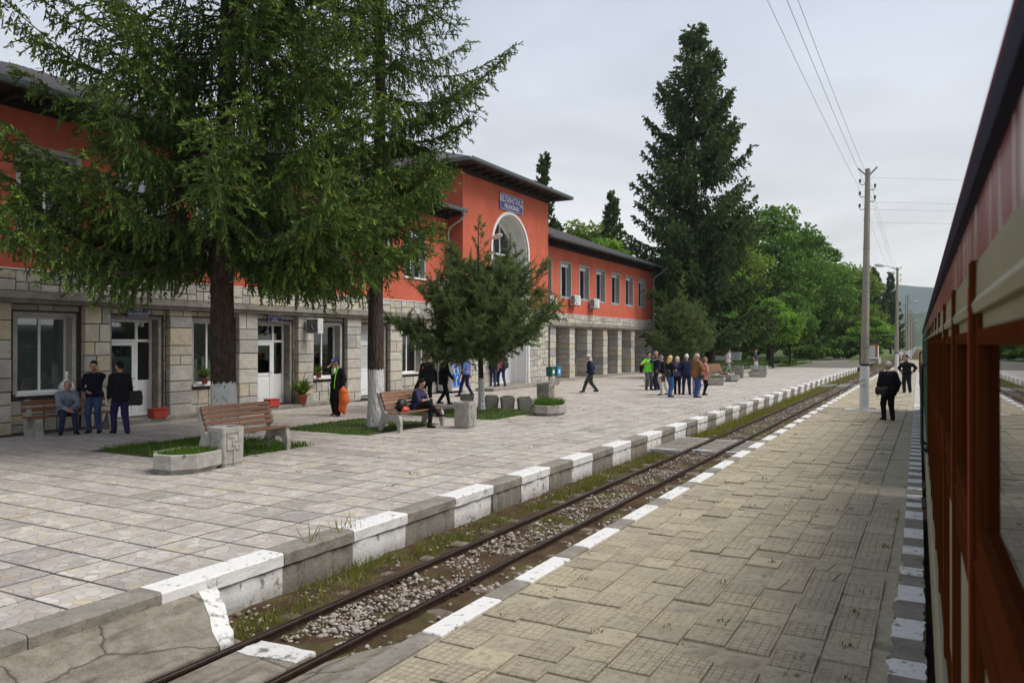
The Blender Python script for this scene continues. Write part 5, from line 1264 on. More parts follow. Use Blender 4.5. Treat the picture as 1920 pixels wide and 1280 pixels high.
for x, y, lab in ((-18.95, 14.1, 'red wooden box on the step of the first white door'), (-18.98, 18.35, 'red wooden box on the step before the second white door')):
    t = thing('door_box', lab, 'box', (x, y, .13), 0, 'red boxes by the doors')
    b = B(); b.cbox(-.14, .14, -.22, .22, 0, .22, .012); b.obj('box_body', MAT['redbox'], t); b = B(); b.box(-.15, .15, -.23, .23, .225, .25); b.obj('lid', MAT['redbox'], t)

def pot_plant(label, x, y, z, pot=.17, h=.5, n=90, lw=.04, seed=0, mat='grass', tint=(.0, .6)):
    t = thing('potted_plant', label, 'potted plant', (x, y, z))
    b = B(); b.lathe([(pot * .68, 0), (pot * .95, pot * 1.45), (pot * 1.06, pot * 1.46), (pot * 1.06, pot * 1.75), (pot * .9, pot * 1.75), (pot * .85, pot * 1.5)], 18); b.obj('pot', MAT['terra'], t, True)
    rs = np.random.RandomState(seed); V = []; F = []; T = []; o = 0
    for i in range(n):
        a = rs.uniform(0, 6.28); ln = h * rs.uniform(.6, 1.25); out_ = rs.uniform(.25, 1.0); k = 5; tt = rs.uniform(*tint)
        for j in range(k + 1):
            u = j / k; r_ = pot * .3 + ln * out_ * u; zz = pot * 1.5 + ln * (1.15 * u - out_ * .95 * u * u); w = lw * (1 - u) ** .6 * .5 + .002
            V += [(r_ * math.cos(a) - w * math.sin(a), r_ * math.sin(a) + w * math.cos(a), zz), (r_ * math.cos(a) + w * math.sin(a), r_ * math.sin(a) - w * math.cos(a), zz)]
            if j < k: F.append((o + 2 * j, o + 2 * j + 1, o + 2 * j + 3, o + 2 * j + 2)); T.append(tt)
        o += 2 * (k + 1)
    link('foliage', npmesh('foliage', np.array(V), np.array(F), MAT[mat], tint=np.array(T)), t)
    return t
pot_plant('large arching fern-like plant in a terracotta pot by the second white door', -18.95, 19.7, .12, .19, .72, 130, .05, 3)
pot_plant('flowering pot plant with pale blooms on the sill behind the big trunk', -19.35, 16.0, .965, .11, .40, 50, .06, 4)
pot_plant('small leafy pot plant on the window sill left of the orange bag man', -19.35, 20.95, .965, .12, .35, 46, .05, 5)
pot_plant('small red-potted plant on the same sill, right of the orange bag man', -19.35, 21.95, .965, .10, .22, 36, .05, 6)
pot_plant('small potted plant at the right end of the first wide window sill', -19.34, 16.6, .965, .09, .2, 20, .05, 7)

def sack(name, label, cat, prof, loc, mat, rz=0, crumple=.03, seed=0, sx=1, sy=1, n=18, rot=None):
    r = random.Random(seed); b = B(); vs = []; fs = []
    for i, (rad, z) in enumerate(prof):
        for j in range(n):
            th = 2 * math.pi * j / n; k = rad * (1 + r.uniform(-crumple, crumple) * 4) ; vs.append((k * sx * math.cos(th), k * sy * math.sin(th), z + r.uniform(-crumple, crumple) * .3))
    for i in range(len(prof) - 1):
        for j in range(n): fs.append((i * n + j, i * n + (j + 1) % n, (i + 1) * n + (j + 1) % n, (i + 1) * n + j))
    fs += [tuple(range(n))[::-1], tuple(range((len(prof) - 1) * n, len(prof) * n))]
    b.add(vs, fs); o = b.obj(name, mat, None, True, loc); o.rotation_euler = rot or (0, 0, rz); return tag(o, label, cat)
wb = simple('thin_white_plastic', (.72, .72, .74), .35, .08, 8)
sack('plastic_bag', 'white knotted plastic bag on the sill above the seated man', 'bag', [(.12, 0), (.17, .03), (.18, .12), (.13, .22), (.05, .30), (.025, .34), (.05, .44), (.03, .5)], (-19.30, 11.72, .97), wb, 0, .04, 2, .75, 1.1)
sack('backpack', 'black backpack lying on the bench beside the reading woman', 'bag', [(.06, 0), (.15, .05), (.16, .16), (.13, .26), (.05, .31)], (-11.75, 15.72, .475), MAT['black'], .3, .03, 5, .8, 1.15)
sack('snack_bag', 'crumpled red and white snack packet on the front of the bench', 'packet', [(.03, 0), (.09, .03), (.10, .08), (.04, .13)], (-11.52, 15.55, .475), simple('red_white_print', (.55, .10, .08), .35, .6, 26), .3, .06, 6, .9, 1.5)
# ------------------------------------------------------------------ trees
def trunk_mesh(b, h, r0, seed, flare=1.35, n=18, lean=(0, 0), z0=-.1):
    r = random.Random(seed); pts = []; rad = []; k = 26
    ph = [r.uniform(0, 6.28) for _ in range(4)]
    vs = []; fs = []
    for i in range(k + 1):
        u = (i / k) ** 1.5; z = z0 + (h - z0) * u; ra = r0 * (1 - .93 * u ** .9) * (1 + (flare - 1) * math.exp(-max(z, 0) / .22))
        cx = lean[0] * u + .05 * math.sin(z * .5 + ph[0]); cy_ = lean[1] * u + .05 * math.sin(z * .43 + ph[1])
        for j in range(n):
            th = 2 * math.pi * j / n; rr = ra * (1 + .05 * math.sin(3 * th + ph[2] + z * .3) + .035 * math.sin(7 * th + ph[3] + z * 1.1) + r.uniform(-.03, .03) + (.16 * math.exp(-max(z, 0) / .16) * math.sin(5 * th + ph[1])))
            vs.append((cx + rr * math.cos(th), cy_ + rr * math.sin(th), z))
    for i in range(k):
        for j in range(n): fs.append((i * n + j, i * n + (j + 1) % n, (i + 1) * n + (j + 1) % n, (i + 1) * n + j))
    b.add(vs, fs)

SHOOT_V = np.array([(0, -.1, 0), (.5, .62, 0), (-.25, .78, .43), (-.25, .98, -.30)], float); SHOOT_F = np.array([(0, 1, 2), (0, 2, 3), (0, 3, 1), (1, 3, 2)])
FLAT_V = np.array([(0, -.08, 0), (.5, .55, .14), (-.5, .45, .14), (0, 1, 0)], float); FLAT_F = np.array([(0, 1, 2), (1, 3, 2)])

def spruce(label, x, y, H, Rr, zb, r0, seed, nbr, mat='spruce', twig=(.13, .030), step=.085, low=1.0, limewash=1.4, peak=.30, arc=(0, 360), cat='tree', hang=.75, dens=1.0, minz=2.3, azbias=None, group='tall spruces', gap=0.0, fresh=1.0, exp=.85, kinds='full', bias=1.12, ztop=99, curtain=.42):
    rs = np.random.RandomState(seed)
    t = thing('spruce_tree', label, cat, (x, y, 0), 0, group)
    tb = B(); trunk_mesh(tb, H, r0, seed); tr_ = tb.obj('trunk', MAT['bark'], t, True); tr_['limewash'] = float(limewash)
    tr_.data.materials[0] = MAT['bark']
    P, A, S, SL, T = [], [], [], [], []
    lb = B()
    for i in range(nbr):
        u = (i + rs.uniform(0, 1)) / nbr; z = zb + (H - zb) * u ** bias * .985
        f = (z - zb) / (H - zb)
        prof = (low + (1 - low) * min(1, f / peak)) * (1 - f) ** exp if f < peak else (1 - f) ** exp
        a = math.radians(rs.uniform(*arc))
        if gap and rs.uniform() < gap: continue
        L = max(.35, Rr * prof * rs.uniform(.70, 1.06))
        if azbias is not None:
            L *= 1 - azbias[1] * max(0, math.cos(a - azbias[0]))
        d0 = -.30 + .72 * f + rs.uniform(-.10, .10); up = .42 - .15 * f                # initial slope, upturned tip
        ca, sa = math.cos(a), math.sin(a); nseg = max(4, int(L / .30)); pts = []
        wig = rs.uniform(-.25, .25)
        for k in range(nseg + 1):
            v = k / nseg; r_ = L * v; rz = z + L * (d0 * v + up * v * v * .75 - .12 * math.sin(v * 3.14)); aa = a + wig * v * v
            pts.append((r_ * math.cos(aa), r_ * math.sin(aa), rz))
        if L > .8: lb.tube(pts, [max(.006, (.008 + .0065 * L) * (1 - .85 * k / nseg)) for k in range(nseg + 1)], 4, cap=False)
        pa = np.array(pts)
        # side twigs that leave the limb and hang
        nt = int(L / .072 * (dens if z < ztop else dens * .22)) + 5
        for k in range(nt):
            v = .10 + .90 * ((k + rs.uniform()) / nt) ** .80; q = v * nseg; i0 = min(int(q), nseg - 1); p = pa[i0] + (pa[i0 + 1] - pa[i0]) * (q - i0)
            dr = pa[i0 + 1] - pa[i0]; dr = dr / np.linalg.norm(dr)
            s = 1 if k % 2 else -1; sd = np.array([-sa, ca, 0]) * s; hanger = rs.uniform() < curtain
            l2 = max(.12, hang * rs.uniform(.55, 1.2) * (.30 + .70 * math.sin(3.14 * min(1, .22 + .74 * v))) * min(1, .42 + L / 5))
            if hanger: d = sd * rs.uniform(.1, .4) + dr * .25 + np.array([0, 0, -.8]); droop = .6; l2 *= .75
            else: d = sd * rs.uniform(.45, 1.0) + dr * rs.uniform(.5, .9) + np.array([0, 0, rs.uniform(-.32, .04)]); droop = rs.uniform(.10, .34) * (1.0 if f < .8 else .3)
            d /= np.linalg.norm(d); m = max(2, int(l2 / step)); pos = p.copy(); stp = l2 / m; tw = rs.uniform() ** 1.4 * fresh
            for j in range(m):
                d = d + np.array([0, 0, -droop * stp / .085 * .42]); d /= np.linalg.norm(d)
                pos = pos + d * stp
                if pos[2] < minz: break
                last = j >= m - 2
                w = rs.normal(0, .45, 3)
                P.append(pos - d * stp * .7); A.append(d + w * .45); S.append(rs.normal(0, 1, 3)); SL.append((twig[0] * rs.uniform(.8, 1.35), twig[1] * rs.uniform(.8, 1.25)))
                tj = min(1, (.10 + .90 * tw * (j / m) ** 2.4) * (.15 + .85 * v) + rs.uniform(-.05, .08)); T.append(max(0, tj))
                # side shoots
                if rs.uniform() < .8:
                    w = np.cross(d, rs.normal(0, 1, 3)); w /= (np.linalg.norm(w) + 1e-6)
                    P.append(pos.copy()); A.append(d * .6 + w * .9); S.append(rs.normal(0, 1, 3)); SL.append((twig[0] * rs.uniform(.6, 1.0), twig[1] * rs.uniform(.8, 1.1)))
                    T.append(min(1, max(0, tj + .10 * tw)))
        # the limb's own shoots near its end
        for k in range(int(L * 5) + 4):
            v = 1 - .35 * rs.uniform() ** 1.5; q = v * nseg; i0 = min(int(q), nseg - 1); p = pa[i0] + (pa[i0 + 1] - pa[i0]) * (q - i0); dr = (pa[i0 + 1] - pa[i0]); dr = dr / np.linalg.norm(dr)
            P.append(p); A.append(dr + rs.normal(0, .45, 3) + np.array([0, 0, .1])); S.append(rs.normal(0, 1, 3)); SL.append((twig[0] * rs.uniform(.9, 1.4), twig[1] * rs.uniform(.9, 1.3))); T.append(rs.uniform(.3, 1.0) * fresh)
    # leader
    for k in range(16): P.append(np.array([0, 0, H - .1 * k])); A.append(np.array([rs.normal(0, .6), rs.normal(0, .6), .8])); S.append(rs.normal(0, 1, 3)); SL.append((twig[0] * 1.5, twig[1])); T.append(.3)
    SL = np.array(SL); tv, tf = (SHOOT_V, SHOOT_F) if kinds == 'full' else (FLAT_V, FLAT_F)
    V, F, TT = scatter(tv, tf, np.array(P), np.array(A), np.array(S), SL[:, 0], SL[:, 1] * (1 if kinds == 'full' else 1.5), np.array(T))
    lb.obj('limb', MAT['twig'], t)
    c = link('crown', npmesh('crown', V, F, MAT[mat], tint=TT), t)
    return t, len(P)

def soft_pine(label, x, y, H, seed, W, zb, r0, group):
    rs = np.random.RandomState(seed); t = thing('pine_tree', label, 'tree', (x, y, 0), 0, group)
    tb = B(); trunk_mesh(tb, H * .97, r0, seed, 1.25, 12); o = tb.obj('trunk', MAT['bark'], t, True); o['limewash'] = 1.05
    lb = B(); TP, TD, TT_ = [], [], []
    def tuft(p, d, tt): TP.append(p); TD.append(d); TT_.append(tt)
    nwh = 11
    for w in range(nwh):
        f = w / (nwh - 1); z = zb + .10 + (H * .655 - zb) * f ** .95
        rad = W * (.84 + .16 * min(1, f / .18)) * (1 - .70 * max(0, f - .15))
        nb = 8 if f < .75 else 6
        if w == nwh - 1: nb = 4
        for k in range(nb):
            a = 2 * math.pi * (k + rs.uniform(-.35, .35)) / nb + w * .9; L = max(.30, rad * rs.uniform(.62, 1.18)); rise = .02 + .62 * f ** 1.4 + rs.uniform(-.16, .14)
            n = max(3, int(L / .22)); pts = []; bend = rs.uniform(-.3, .3)
            for i in range(n + 1):
                v = i / n; pts.append((L * v * math.cos(a + bend * v), L * v * math.sin(a + bend * v), z + L * (rise * v + .20 * v * v - .10 * math.sin(3.14 * v))))
            lb.tube(pts, [.024 * (1 - .85 * i / n) * (1.15 - f) + .003 for i in range(n + 1)], 5, cap=False); pa = np.array(pts)
            nsub = int(L * 18) + 6
            for i in range(nsub):
                v = .10 + .90 * rs.uniform() ** .75; q = v * n; i0 = min(int(q), n - 1); p = pa[i0] + (pa[i0 + 1] - pa[i0]) * (q - i0); dr = pa[i0 + 1] - pa[i0]; dr /= np.linalg.norm(dr)
                sd = rs.normal(0, 1, 3); sd[2] = sd[2] * .8 - .1; sd /= np.linalg.norm(sd); d = dr * .55 + sd * .9; d /= np.linalg.norm(d); l2 = rs.uniform(.15, .62) * (1 - .45 * f)
                e = p + d * l2 + np.array([0, 0, .12 * l2]); lb.tube([p, (p + e) / 2, e], [.007, .005, .003], 3, cap=False)
                m = max(2, int(l2 / .085))
                for j in range(m + 1): tuft(p + (e - p) * (j / m), d + np.array([0, 0, .15]), rs.uniform(0, .30) + (.25 if j == m else 0))
                if rs.uniform() < .30 and v > .55:
                    l3 = rs.uniform(.03, .065)
                    for j in range(5): tuft(e + np.array([d[0] * .05 * j, d[1] * .05 * j, l3 * j]), np.array([d[0] * .5, d[1] * .5, 1.0]), .95)
    for k in range(9):                                  # thin whips round the bare leader
        a = k * 2.4; z = H * (.74 + .022 * k); L = .62 - .045 * k; e = np.array([L * .6 * math.cos(a), L * .6 * math.sin(a), z + L * .75]); q = np.array([0, 0, z]); lb.tube([q, (q + e) / 2 + np.array([0, 0, -.05]), e], [.012, .009, .004], 4, cap=False)
        for j in range(5): tuft(q + (e - q) * (.62 + .095 * j), np.array([.5 * math.cos(a), .5 * math.sin(a), 1.0]), .55 + .1 * j)
    for i in range(10): tuft(np.array([rs.normal(0, .02), rs.normal(0, .02), H * .92 + .05 * i]), np.array([rs.normal(0, .3), rs.normal(0, .3), 1]), .8)
    TP = np.array(TP); TD = np.array(TD); TD /= np.linalg.norm(TD, axis=1, keepdims=True); k = 15 if y < 40 else 9
    P = np.repeat(TP, k, 0); D = np.repeat(TD, k, 0); tt = np.repeat(np.array(TT_), k)
    cand = tt > .9
    D2 = D * np.where(cand, 1.5, .55)[:, None] + rs.normal(0, .55, D.shape) * np.where(cand, .35, 1)[:, None]
    ln = np.where(cand, .07, rs.uniform(.09, .17, len(P)))
    tv = np.array([(-.5, 0, 0), (.5, 0, 0), (0, 1, 0)], float); tf = np.array([(0, 1, 2)])
    V, F, T = scatter(tv, tf, P, D2, rs.normal(0, 1, P.shape), ln, np.full(len(P), .021), np.clip(tt + rs.uniform(-.12, .12, len(P)), 0, 1))
    lb.obj('limb', MAT['twig'], t); link('crown', npmesh('crown', V, F, MAT['pine'], tint=T), t)
    return t

def broadleaf(name, label, x, y, H, W, zb, r0, seed, mat, leaf=.16, nl=16000, D=None, nclump=70, z0=-.1, group=None, limewash=0.0, round_=1.0, lean=(0, 0)):
    nclump = int(nclump * 1.35); rs = np.random.RandomState(seed); D = D or W; t = thing(name, label, 'tree', (x, y, z0 + .1), 0, group)
    tb = B(); trunk_mesh(tb, zb + (H - zb) * .6, r0, seed, 1.3, 10, lean); o = tb.obj('trunk', MAT['bark'], t, True); o['limewash'] = float(limewash)
    lb = B(); hz = (H - zb) / 2; cz = zb + hz; C = []; 
    for i in range(nclump):
        th = rs.uniform(0, 6.283); cp = rs.uniform(-1, 1); rr = rs.uniform(.45, 1.0) ** .5; sp = math.sqrt(1 - cp * cp)
        k = (1 - .22 * max(0, cp) ** 2) if round_ else 1
        c = np.array([W * rr * sp * math.cos(th) * k, D * rr * sp * math.sin(th) * k, cz + hz * rr * cp * .92]); C.append((c, rs.uniform(.55, 1.15) * min(W, hz) * .25))
        q = np.array([lean[0] * .5, lean[1] * .5, zb * .8 + (c[2] - zb * .8) * rs.uniform(.1, .45)]); mid = (q + c) / 2 + np.array([0, 0, -.12 * W * rs.uniform(0, 1)])
        if i % 2 == 0: lb.tube([q, mid, c], [r0 * .30, r0 * .18, r0 * .05], 5, cap=False)
    per = nl // nclump; P, A, S, T, SZ = [], [], [], [], []
    for c, cr_ in C:
        d = rs.normal(0, 1, (per, 3)); d /= np.linalg.norm(d, axis=1, keepdims=True); d[:, 2] = d[:, 2] * .8 + .15
        r_ = cr_ * rs.uniform(.35, 1.08, (per, 1)) ** .6; p = c + d * r_ * np.array([1.15, 1.15, .8]); P.append(p)
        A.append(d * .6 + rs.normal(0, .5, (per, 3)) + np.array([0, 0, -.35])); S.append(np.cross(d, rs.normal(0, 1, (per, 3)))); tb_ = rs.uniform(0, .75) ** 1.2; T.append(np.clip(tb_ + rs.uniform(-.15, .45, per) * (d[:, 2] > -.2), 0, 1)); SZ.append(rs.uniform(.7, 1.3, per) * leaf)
    P = np.concatenate(P); A = np.concatenate(A); S = np.concatenate(S); T = np.concatenate(T); SZ = np.concatenate(SZ)
    tv = np.array([(0, 0, 0), (.42, .45, .10), (0, 1, -.12), (-.42, .45, .10)], float); tf = np.array([(0, 1, 2), (0, 2, 3)])
    V, F, TT = scatter(tv, tf, P, A, S, SZ, SZ, T)
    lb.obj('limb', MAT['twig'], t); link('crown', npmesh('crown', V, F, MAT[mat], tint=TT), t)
    return t

def trees():
    # the two big spruces in front of the station and the one just out of the picture
    cnt = []
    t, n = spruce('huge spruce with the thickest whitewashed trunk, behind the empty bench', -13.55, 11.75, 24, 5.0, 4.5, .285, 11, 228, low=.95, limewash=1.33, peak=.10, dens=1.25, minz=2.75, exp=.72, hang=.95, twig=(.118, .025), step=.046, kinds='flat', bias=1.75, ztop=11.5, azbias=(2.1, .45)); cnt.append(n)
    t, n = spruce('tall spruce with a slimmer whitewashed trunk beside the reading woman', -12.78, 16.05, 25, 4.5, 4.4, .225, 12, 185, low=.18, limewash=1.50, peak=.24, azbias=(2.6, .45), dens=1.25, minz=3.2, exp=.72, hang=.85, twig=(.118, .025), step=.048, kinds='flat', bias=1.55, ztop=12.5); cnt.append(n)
    t, n = spruce('spruce at the left picture edge, only its branch tips showing', -16.2, 4.4, 20, 3.9, 4.1, .26, 13, 40, low=1.0, limewash=1.4, peak=.12, dens=1.2, minz=2.9, arc=(10, 110), twig=(.118, .025), step=.05, kinds='flat', bias=1.7, ztop=10); cnt.append(n)
    t, n = spruce('great solitary spruce standing past the right end of the station', -16.7, 61.4, 27.6, 6.9, 2.6, .33, 14, 210, mat='spruce_far', twig=(.25, .11), step=.15, low=.95, limewash=1.7, peak=.14, dens=.92, minz=1.6, hang=1.25, exp=.56, fresh=.8, kinds='flat'); cnt.append(n)
    for i, (x, y, H, W, s, lab) in enumerate([(-33.2, 67.3, 20.6, 3.0, 31, 'sparse spruce top rising behind the entrance block roof'), (-30.9, 80, 18.9, 4.2, 32, 'dense dark conifer behind the right wing roof'), (-34.2, 72.5, 14.9, 3.0, 33, 'dark spruce half hidden behind the right wing roof'), (-9.5, 165, 17, 3.6, 34, 'dark spruce beside the far poles down the line'), (-7.8, 190, 18, 3.6, 35, 'second dark spruce farther down the line behind the far poles'), (-20, 150, 17, 4, 36, 'dark spruce at the end of the leafy park trees')]):
        tt, n = spruce(lab, x, y, H, W, 2.0, .22, s, 130, mat='spruce_far', twig=(.42, .20), step=.26, low=.9, limewash=0, peak=.12, dens=.40, minz=.5, hang=.9, group='conifers in the background', fresh=.6, kinds='flat', gap=.15 if i == 0 else 0); cnt.append(n)
    soft_pine('bushy soft-needled young pine with a thin trunk before the entrance', -13.0, 21.65, 6.45, 41, 2.75, 1.85, .115, 'young soft pines')
    soft_pine('smaller soft-needled pine standing behind the group of people', -13.9, 48.2, 6.6, 42, 2.0, 1.7, .10, 'young soft pines')
    # park trees at the right
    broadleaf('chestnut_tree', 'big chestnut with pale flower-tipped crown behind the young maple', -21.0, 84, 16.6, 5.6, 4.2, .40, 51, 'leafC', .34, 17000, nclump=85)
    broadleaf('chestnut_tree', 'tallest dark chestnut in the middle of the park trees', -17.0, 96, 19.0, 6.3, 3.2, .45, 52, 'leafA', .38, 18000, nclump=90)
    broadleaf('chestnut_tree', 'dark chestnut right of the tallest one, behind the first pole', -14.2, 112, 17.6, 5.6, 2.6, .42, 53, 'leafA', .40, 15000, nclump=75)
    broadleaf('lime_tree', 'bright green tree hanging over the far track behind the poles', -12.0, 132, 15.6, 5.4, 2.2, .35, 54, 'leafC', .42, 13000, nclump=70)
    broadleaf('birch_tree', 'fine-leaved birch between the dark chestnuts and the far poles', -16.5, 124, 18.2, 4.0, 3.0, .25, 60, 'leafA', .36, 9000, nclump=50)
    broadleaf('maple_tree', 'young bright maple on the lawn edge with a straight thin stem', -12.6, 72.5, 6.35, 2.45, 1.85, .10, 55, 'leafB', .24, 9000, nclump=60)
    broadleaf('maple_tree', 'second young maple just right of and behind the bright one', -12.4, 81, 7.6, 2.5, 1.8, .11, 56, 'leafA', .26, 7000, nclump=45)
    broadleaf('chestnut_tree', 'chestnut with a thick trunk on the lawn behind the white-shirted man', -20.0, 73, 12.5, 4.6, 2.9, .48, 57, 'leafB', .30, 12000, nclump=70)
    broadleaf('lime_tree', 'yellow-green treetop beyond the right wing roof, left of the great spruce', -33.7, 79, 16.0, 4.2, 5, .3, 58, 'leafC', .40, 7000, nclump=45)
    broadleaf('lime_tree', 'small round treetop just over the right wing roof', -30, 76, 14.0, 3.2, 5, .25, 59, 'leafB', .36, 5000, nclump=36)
    broadleaf('bush', 'bright bush beside the little far hut', -7.6, 122, 6.2, 2.8, .4, .12, 61, 'leafB', .34, 5000, nclump=36)
    # undergrowth below the park trees
    for i, (x, y, w, h, lab) in enumerate([(-22, 100, 5, 3.4, 'dark shrubs under the tallest chestnut'), (-16, 108, 4.5, 3.0, 'dark shrubs left of the first pole'), (-12, 118, 3.5, 3.2, 'dark shrubs behind the first pole'), (-26, 90, 5, 3.2, 'dark shrubs beyond the white shed'), (-30, 80, 5, 4, 'dark shrubs deep behind the great spruce'), (-23, 74, 3.5, 3.2, 'dark shrubs beside the right end of the station')]):
        broadleaf('shrub', lab, x, y, h, w, .1, .06, 70 + i, 'leafA', .38, 4200, D=w * .7, nclump=26)
    # wooded strip far down the line
    rs = np.random.RandomState(9); P, A, S, T, SZ = [], [], [], [], []
    for i in range(150):
        yy = rs.uniform(150, 420); side = rs.uniform() < .7
        xx = -8 - .02 * yy - rs.uniform(0, 34) if side else tr(6, yy)[0] + rs.uniform(0, 30); hh = rs.uniform(9, 17); n = 110
        d = rs.normal(0, 1, (n, 3)); d /= np.linalg.norm(d, axis=1, keepdims=True); P.append(np.array([xx, yy, hh * .55]) + d * np.array([3.4, 3.4, hh * .5]) * rs.uniform(.5, 1, (n, 1)) ** .5)
        A.append(rs.normal(0, 1, (n, 3)) + np.array([0, 0, -.4])); S.append(rs.normal(0, 1, (n, 3))); T.append(rs.uniform(0, .6, n)); SZ.append(rs.uniform(.9, 1.9, n))
    tv = np.array([(0, 0, 0), (.42, .45, .10), (0, 1, -.12), (-.42, .45, .10)], float); tf = np.array([(0, 1, 2), (0, 2, 3)]); SZ = np.concatenate(SZ)
    V, F, TT = scatter(tv, tf, np.concatenate(P), np.concatenate(A), np.concatenate(S), SZ, SZ, np.concatenate(T))
    tag(link('far_woods', npmesh('far_woods', V, F, MAT['leafA'], tint=TT)), kind='stuff')
    print('shoots', cnt)
trees()

# ------------------------------------------------------------------ lawn, path, far sheds, hills
def far_setting():
    b = B(); b.add([(-13.2, 76.5, -.03), (-6.0, 76.5, -.03), (-5.9, 106, -.03), (-7.2, 108, -.03), (-14.2, 90, -.03)], [(0, 1, 2, 3, 4)]); tag(b.obj('old_path', MAT['asph']), kind='structure')
    b = B(); nx = 30; vs = []; fs = []; r = random.Random(6)
    for i in range(nx + 1):
        for j in range(nx + 1): vs.append((-60 + 46.6 * i / nx, 59 + 90 * j / nx, -.05 + (r.uniform(0, .10) if 0 < i < nx else 0) + .3 * (j / nx)))
    for i in range(nx):
        for j in range(nx): a = i * (nx + 1) + j; fs.append((a, a + nx + 1, a + nx + 2, a + 1))
    b.add(vs, fs); tag(b.obj('lawn', MAT['lawn'], None, True), kind='structure')
    sp = []
    for _ in range(17000):
        y = 59.5 + 60 * r.random() ** 1.6; x = r.uniform(-36, -13.6); sp.append((x, y, .0 + .3 * (y - 59) / 90, r.uniform(.08, .22), r.uniform(.1, .7), r.uniform(.1, .9)))
    for _ in range(2600): sp.append((r.uniform(-14.6, -12.0), r.uniform(75.5, 108), .0, r.uniform(.1, .3), r.uniform(.2, .9), r.uniform(.1, .8)))
    blades('grass', sp, MAT['grass'], .05, 31)
    # low kerb walls round the lawn
    for pts in ([(-13.3, 70.2), (-16.5, 68.8), (-24, 66)], [(-13.2, 76), (-14.2, 90), (-9.0, 104)]):
        b = B()
        for p, q in zip(pts, pts[1:]): b.beam((*p, .08), (*q, .08), .22, .28)
        tag(b.obj('lawn_kerb_wall', MAT['fconcd']), 'low concrete edging wall round the ' + ('lawn near the girl' if pts[0][1] < 72 else 'fern bed along the path'), 'wall')
    # fern row
    rs = np.random.RandomState(3)
    for i in range(9):
        u = i / 8; x, y = -13.9 + .4 * u, 79 + 13 * u
        t = thing('fern', 'arching fern clump in the row along the path edging, under the young maples', 'fern', (x, y, .1), 0, 'ferns along the path edging')
        V, F, T = [], [], []; o = 0
        for k in range(26):
            a = rs.uniform(0, 6.28); ln = rs.uniform(.5, .95); out_ = rs.uniform(.5, 1.1); tt = rs.uniform(0, .35)
            for j in range(6):
                v = j / 5; r_ = ln * out_ * v; z = ln * (1.1 * v - .75 * out_ * v * v); w = .10 * math.sin(.3 + v * 2.8)
                V += [(r_ * math.cos(a) - w * math.sin(a), r_ * math.sin(a) + w * math.cos(a), z), (r_ * math.cos(a) + w * math.sin(a), r_ * math.sin(a) - w * math.cos(a), z)]
                if j < 5: F.append((o + 2 * j, o + 2 * j + 1, o + 2 * j + 3, o + 2 * j + 2)); T.append(tt)
            o += 12
        link('foliage', npmesh('foliage', np.array(V), np.array(F), MAT['leafA'], tint=np.array(T)), t)
    # white shed behind the trees, stone garden wall, hut by the line
    t = thing('white_shed', 'long low whitewashed shed glimpsed under the park trees', 'shed', (-27, 98, 0), R(8))
    b = B(); b.box(-9, 6, -2.5, 2.5, 0, 3.0); b.obj('wall', MAT['whitewall'], t); b = B(); b.prism([(-2.9, 2.95), (2.9, 2.95), (0, 4.1)], -9.3, 6.3, 'x'); b.obj('roof', MAT['roof'], t)
    b = B(); b.box(-6, -4.8, -2.55, -2.48, 1, 2.1); b.obj('window', MAT['dark'], t)
    t = thing('garden_wall', 'stone wall with a dark capping beyond the end of the station', 'wall', (-19.0, 62.5, 0))
    b = B(); b.box(-5.5, 2.6, -.2, .2, 0, 1.25)
    w = b.obj('wall_core', MAT['mortar'], t); b = B(); b.box(-5.6, 2.7, -.28, .28, 1.26, 1.38); b.obj('capping', MAT['fconcd'], t)
    z = .0; r = random.Random(3)
    while z < 1.2:
        x = -5.5; h = min(r.uniform(.24, .4), 1.25 - z)
        while x < 2.55:
            l = min(r.uniform(.4, .8), 2.6 - x); bb = B(); bb.box(x + .01, x + l - .01, -.235, -.19, z + .01, z + h - .01); bb.obj('stone', MAT['lime'], w); x += l
        z += h
    t = thing('trackside_hut', 'little orange and white hut beyond the pipe at the far end of the path', 'hut', (-7.9, 116, -.2))
    b = B(); b.box(-.6, 1.6, -1.5, 1.5, 0, 2.5); b.obj('wall', simple('orange_wall', (.42, .22, .10), .9), t); b = B(); b.box(-.9, 1.9, -1.9, 1.9, 2.5, 2.7); b.obj('roof', MAT['roof'], t); b = B(); b.box(1.6, 1.64, -.6, .5, .1, 2.1); b.box(.2, 1.3, -1.54, -1.5, .6, 2.2); b.obj('door', MAT['whitewall'], t)
    t = thing('loading_ramp', 'low pale concrete loading ramp before the far hut', 'ramp', (-7.2, 110, -.45)); b = B(); b.prism([(-.9, 0), (1.4, 0), (1.4, .85), (-.6, .85)], -2.6, 2.6, 'y'); b.obj('slab', MAT['fconc'], t)
    t = thing('signal_lamp', 'small red signal light low at the far end of the line', 'signal', (tr(1.1, 235)[0], tr(1.1, 235)[1], -.4))
    b = B(); b.tube([(0, 0, 0), (0, 0, 1.3)], .06, 8); b.obj('post', MAT['steel'], t)
    g = N('red_signal_glow'); g.fin((.6, .02, .02), .4); g.p.inputs['Emission Color'].default_value = (1, .03, .03, 1); g.p.inputs['Emission Strength'].default_value = 1.5
    b = B(); b.lathe([(.28, 0), (.24, .1)], 14); o = b.obj('lens', g.m, t); o.location = (0, -.05, 1.5); o.rotation_euler = (R(90), 0, 0)
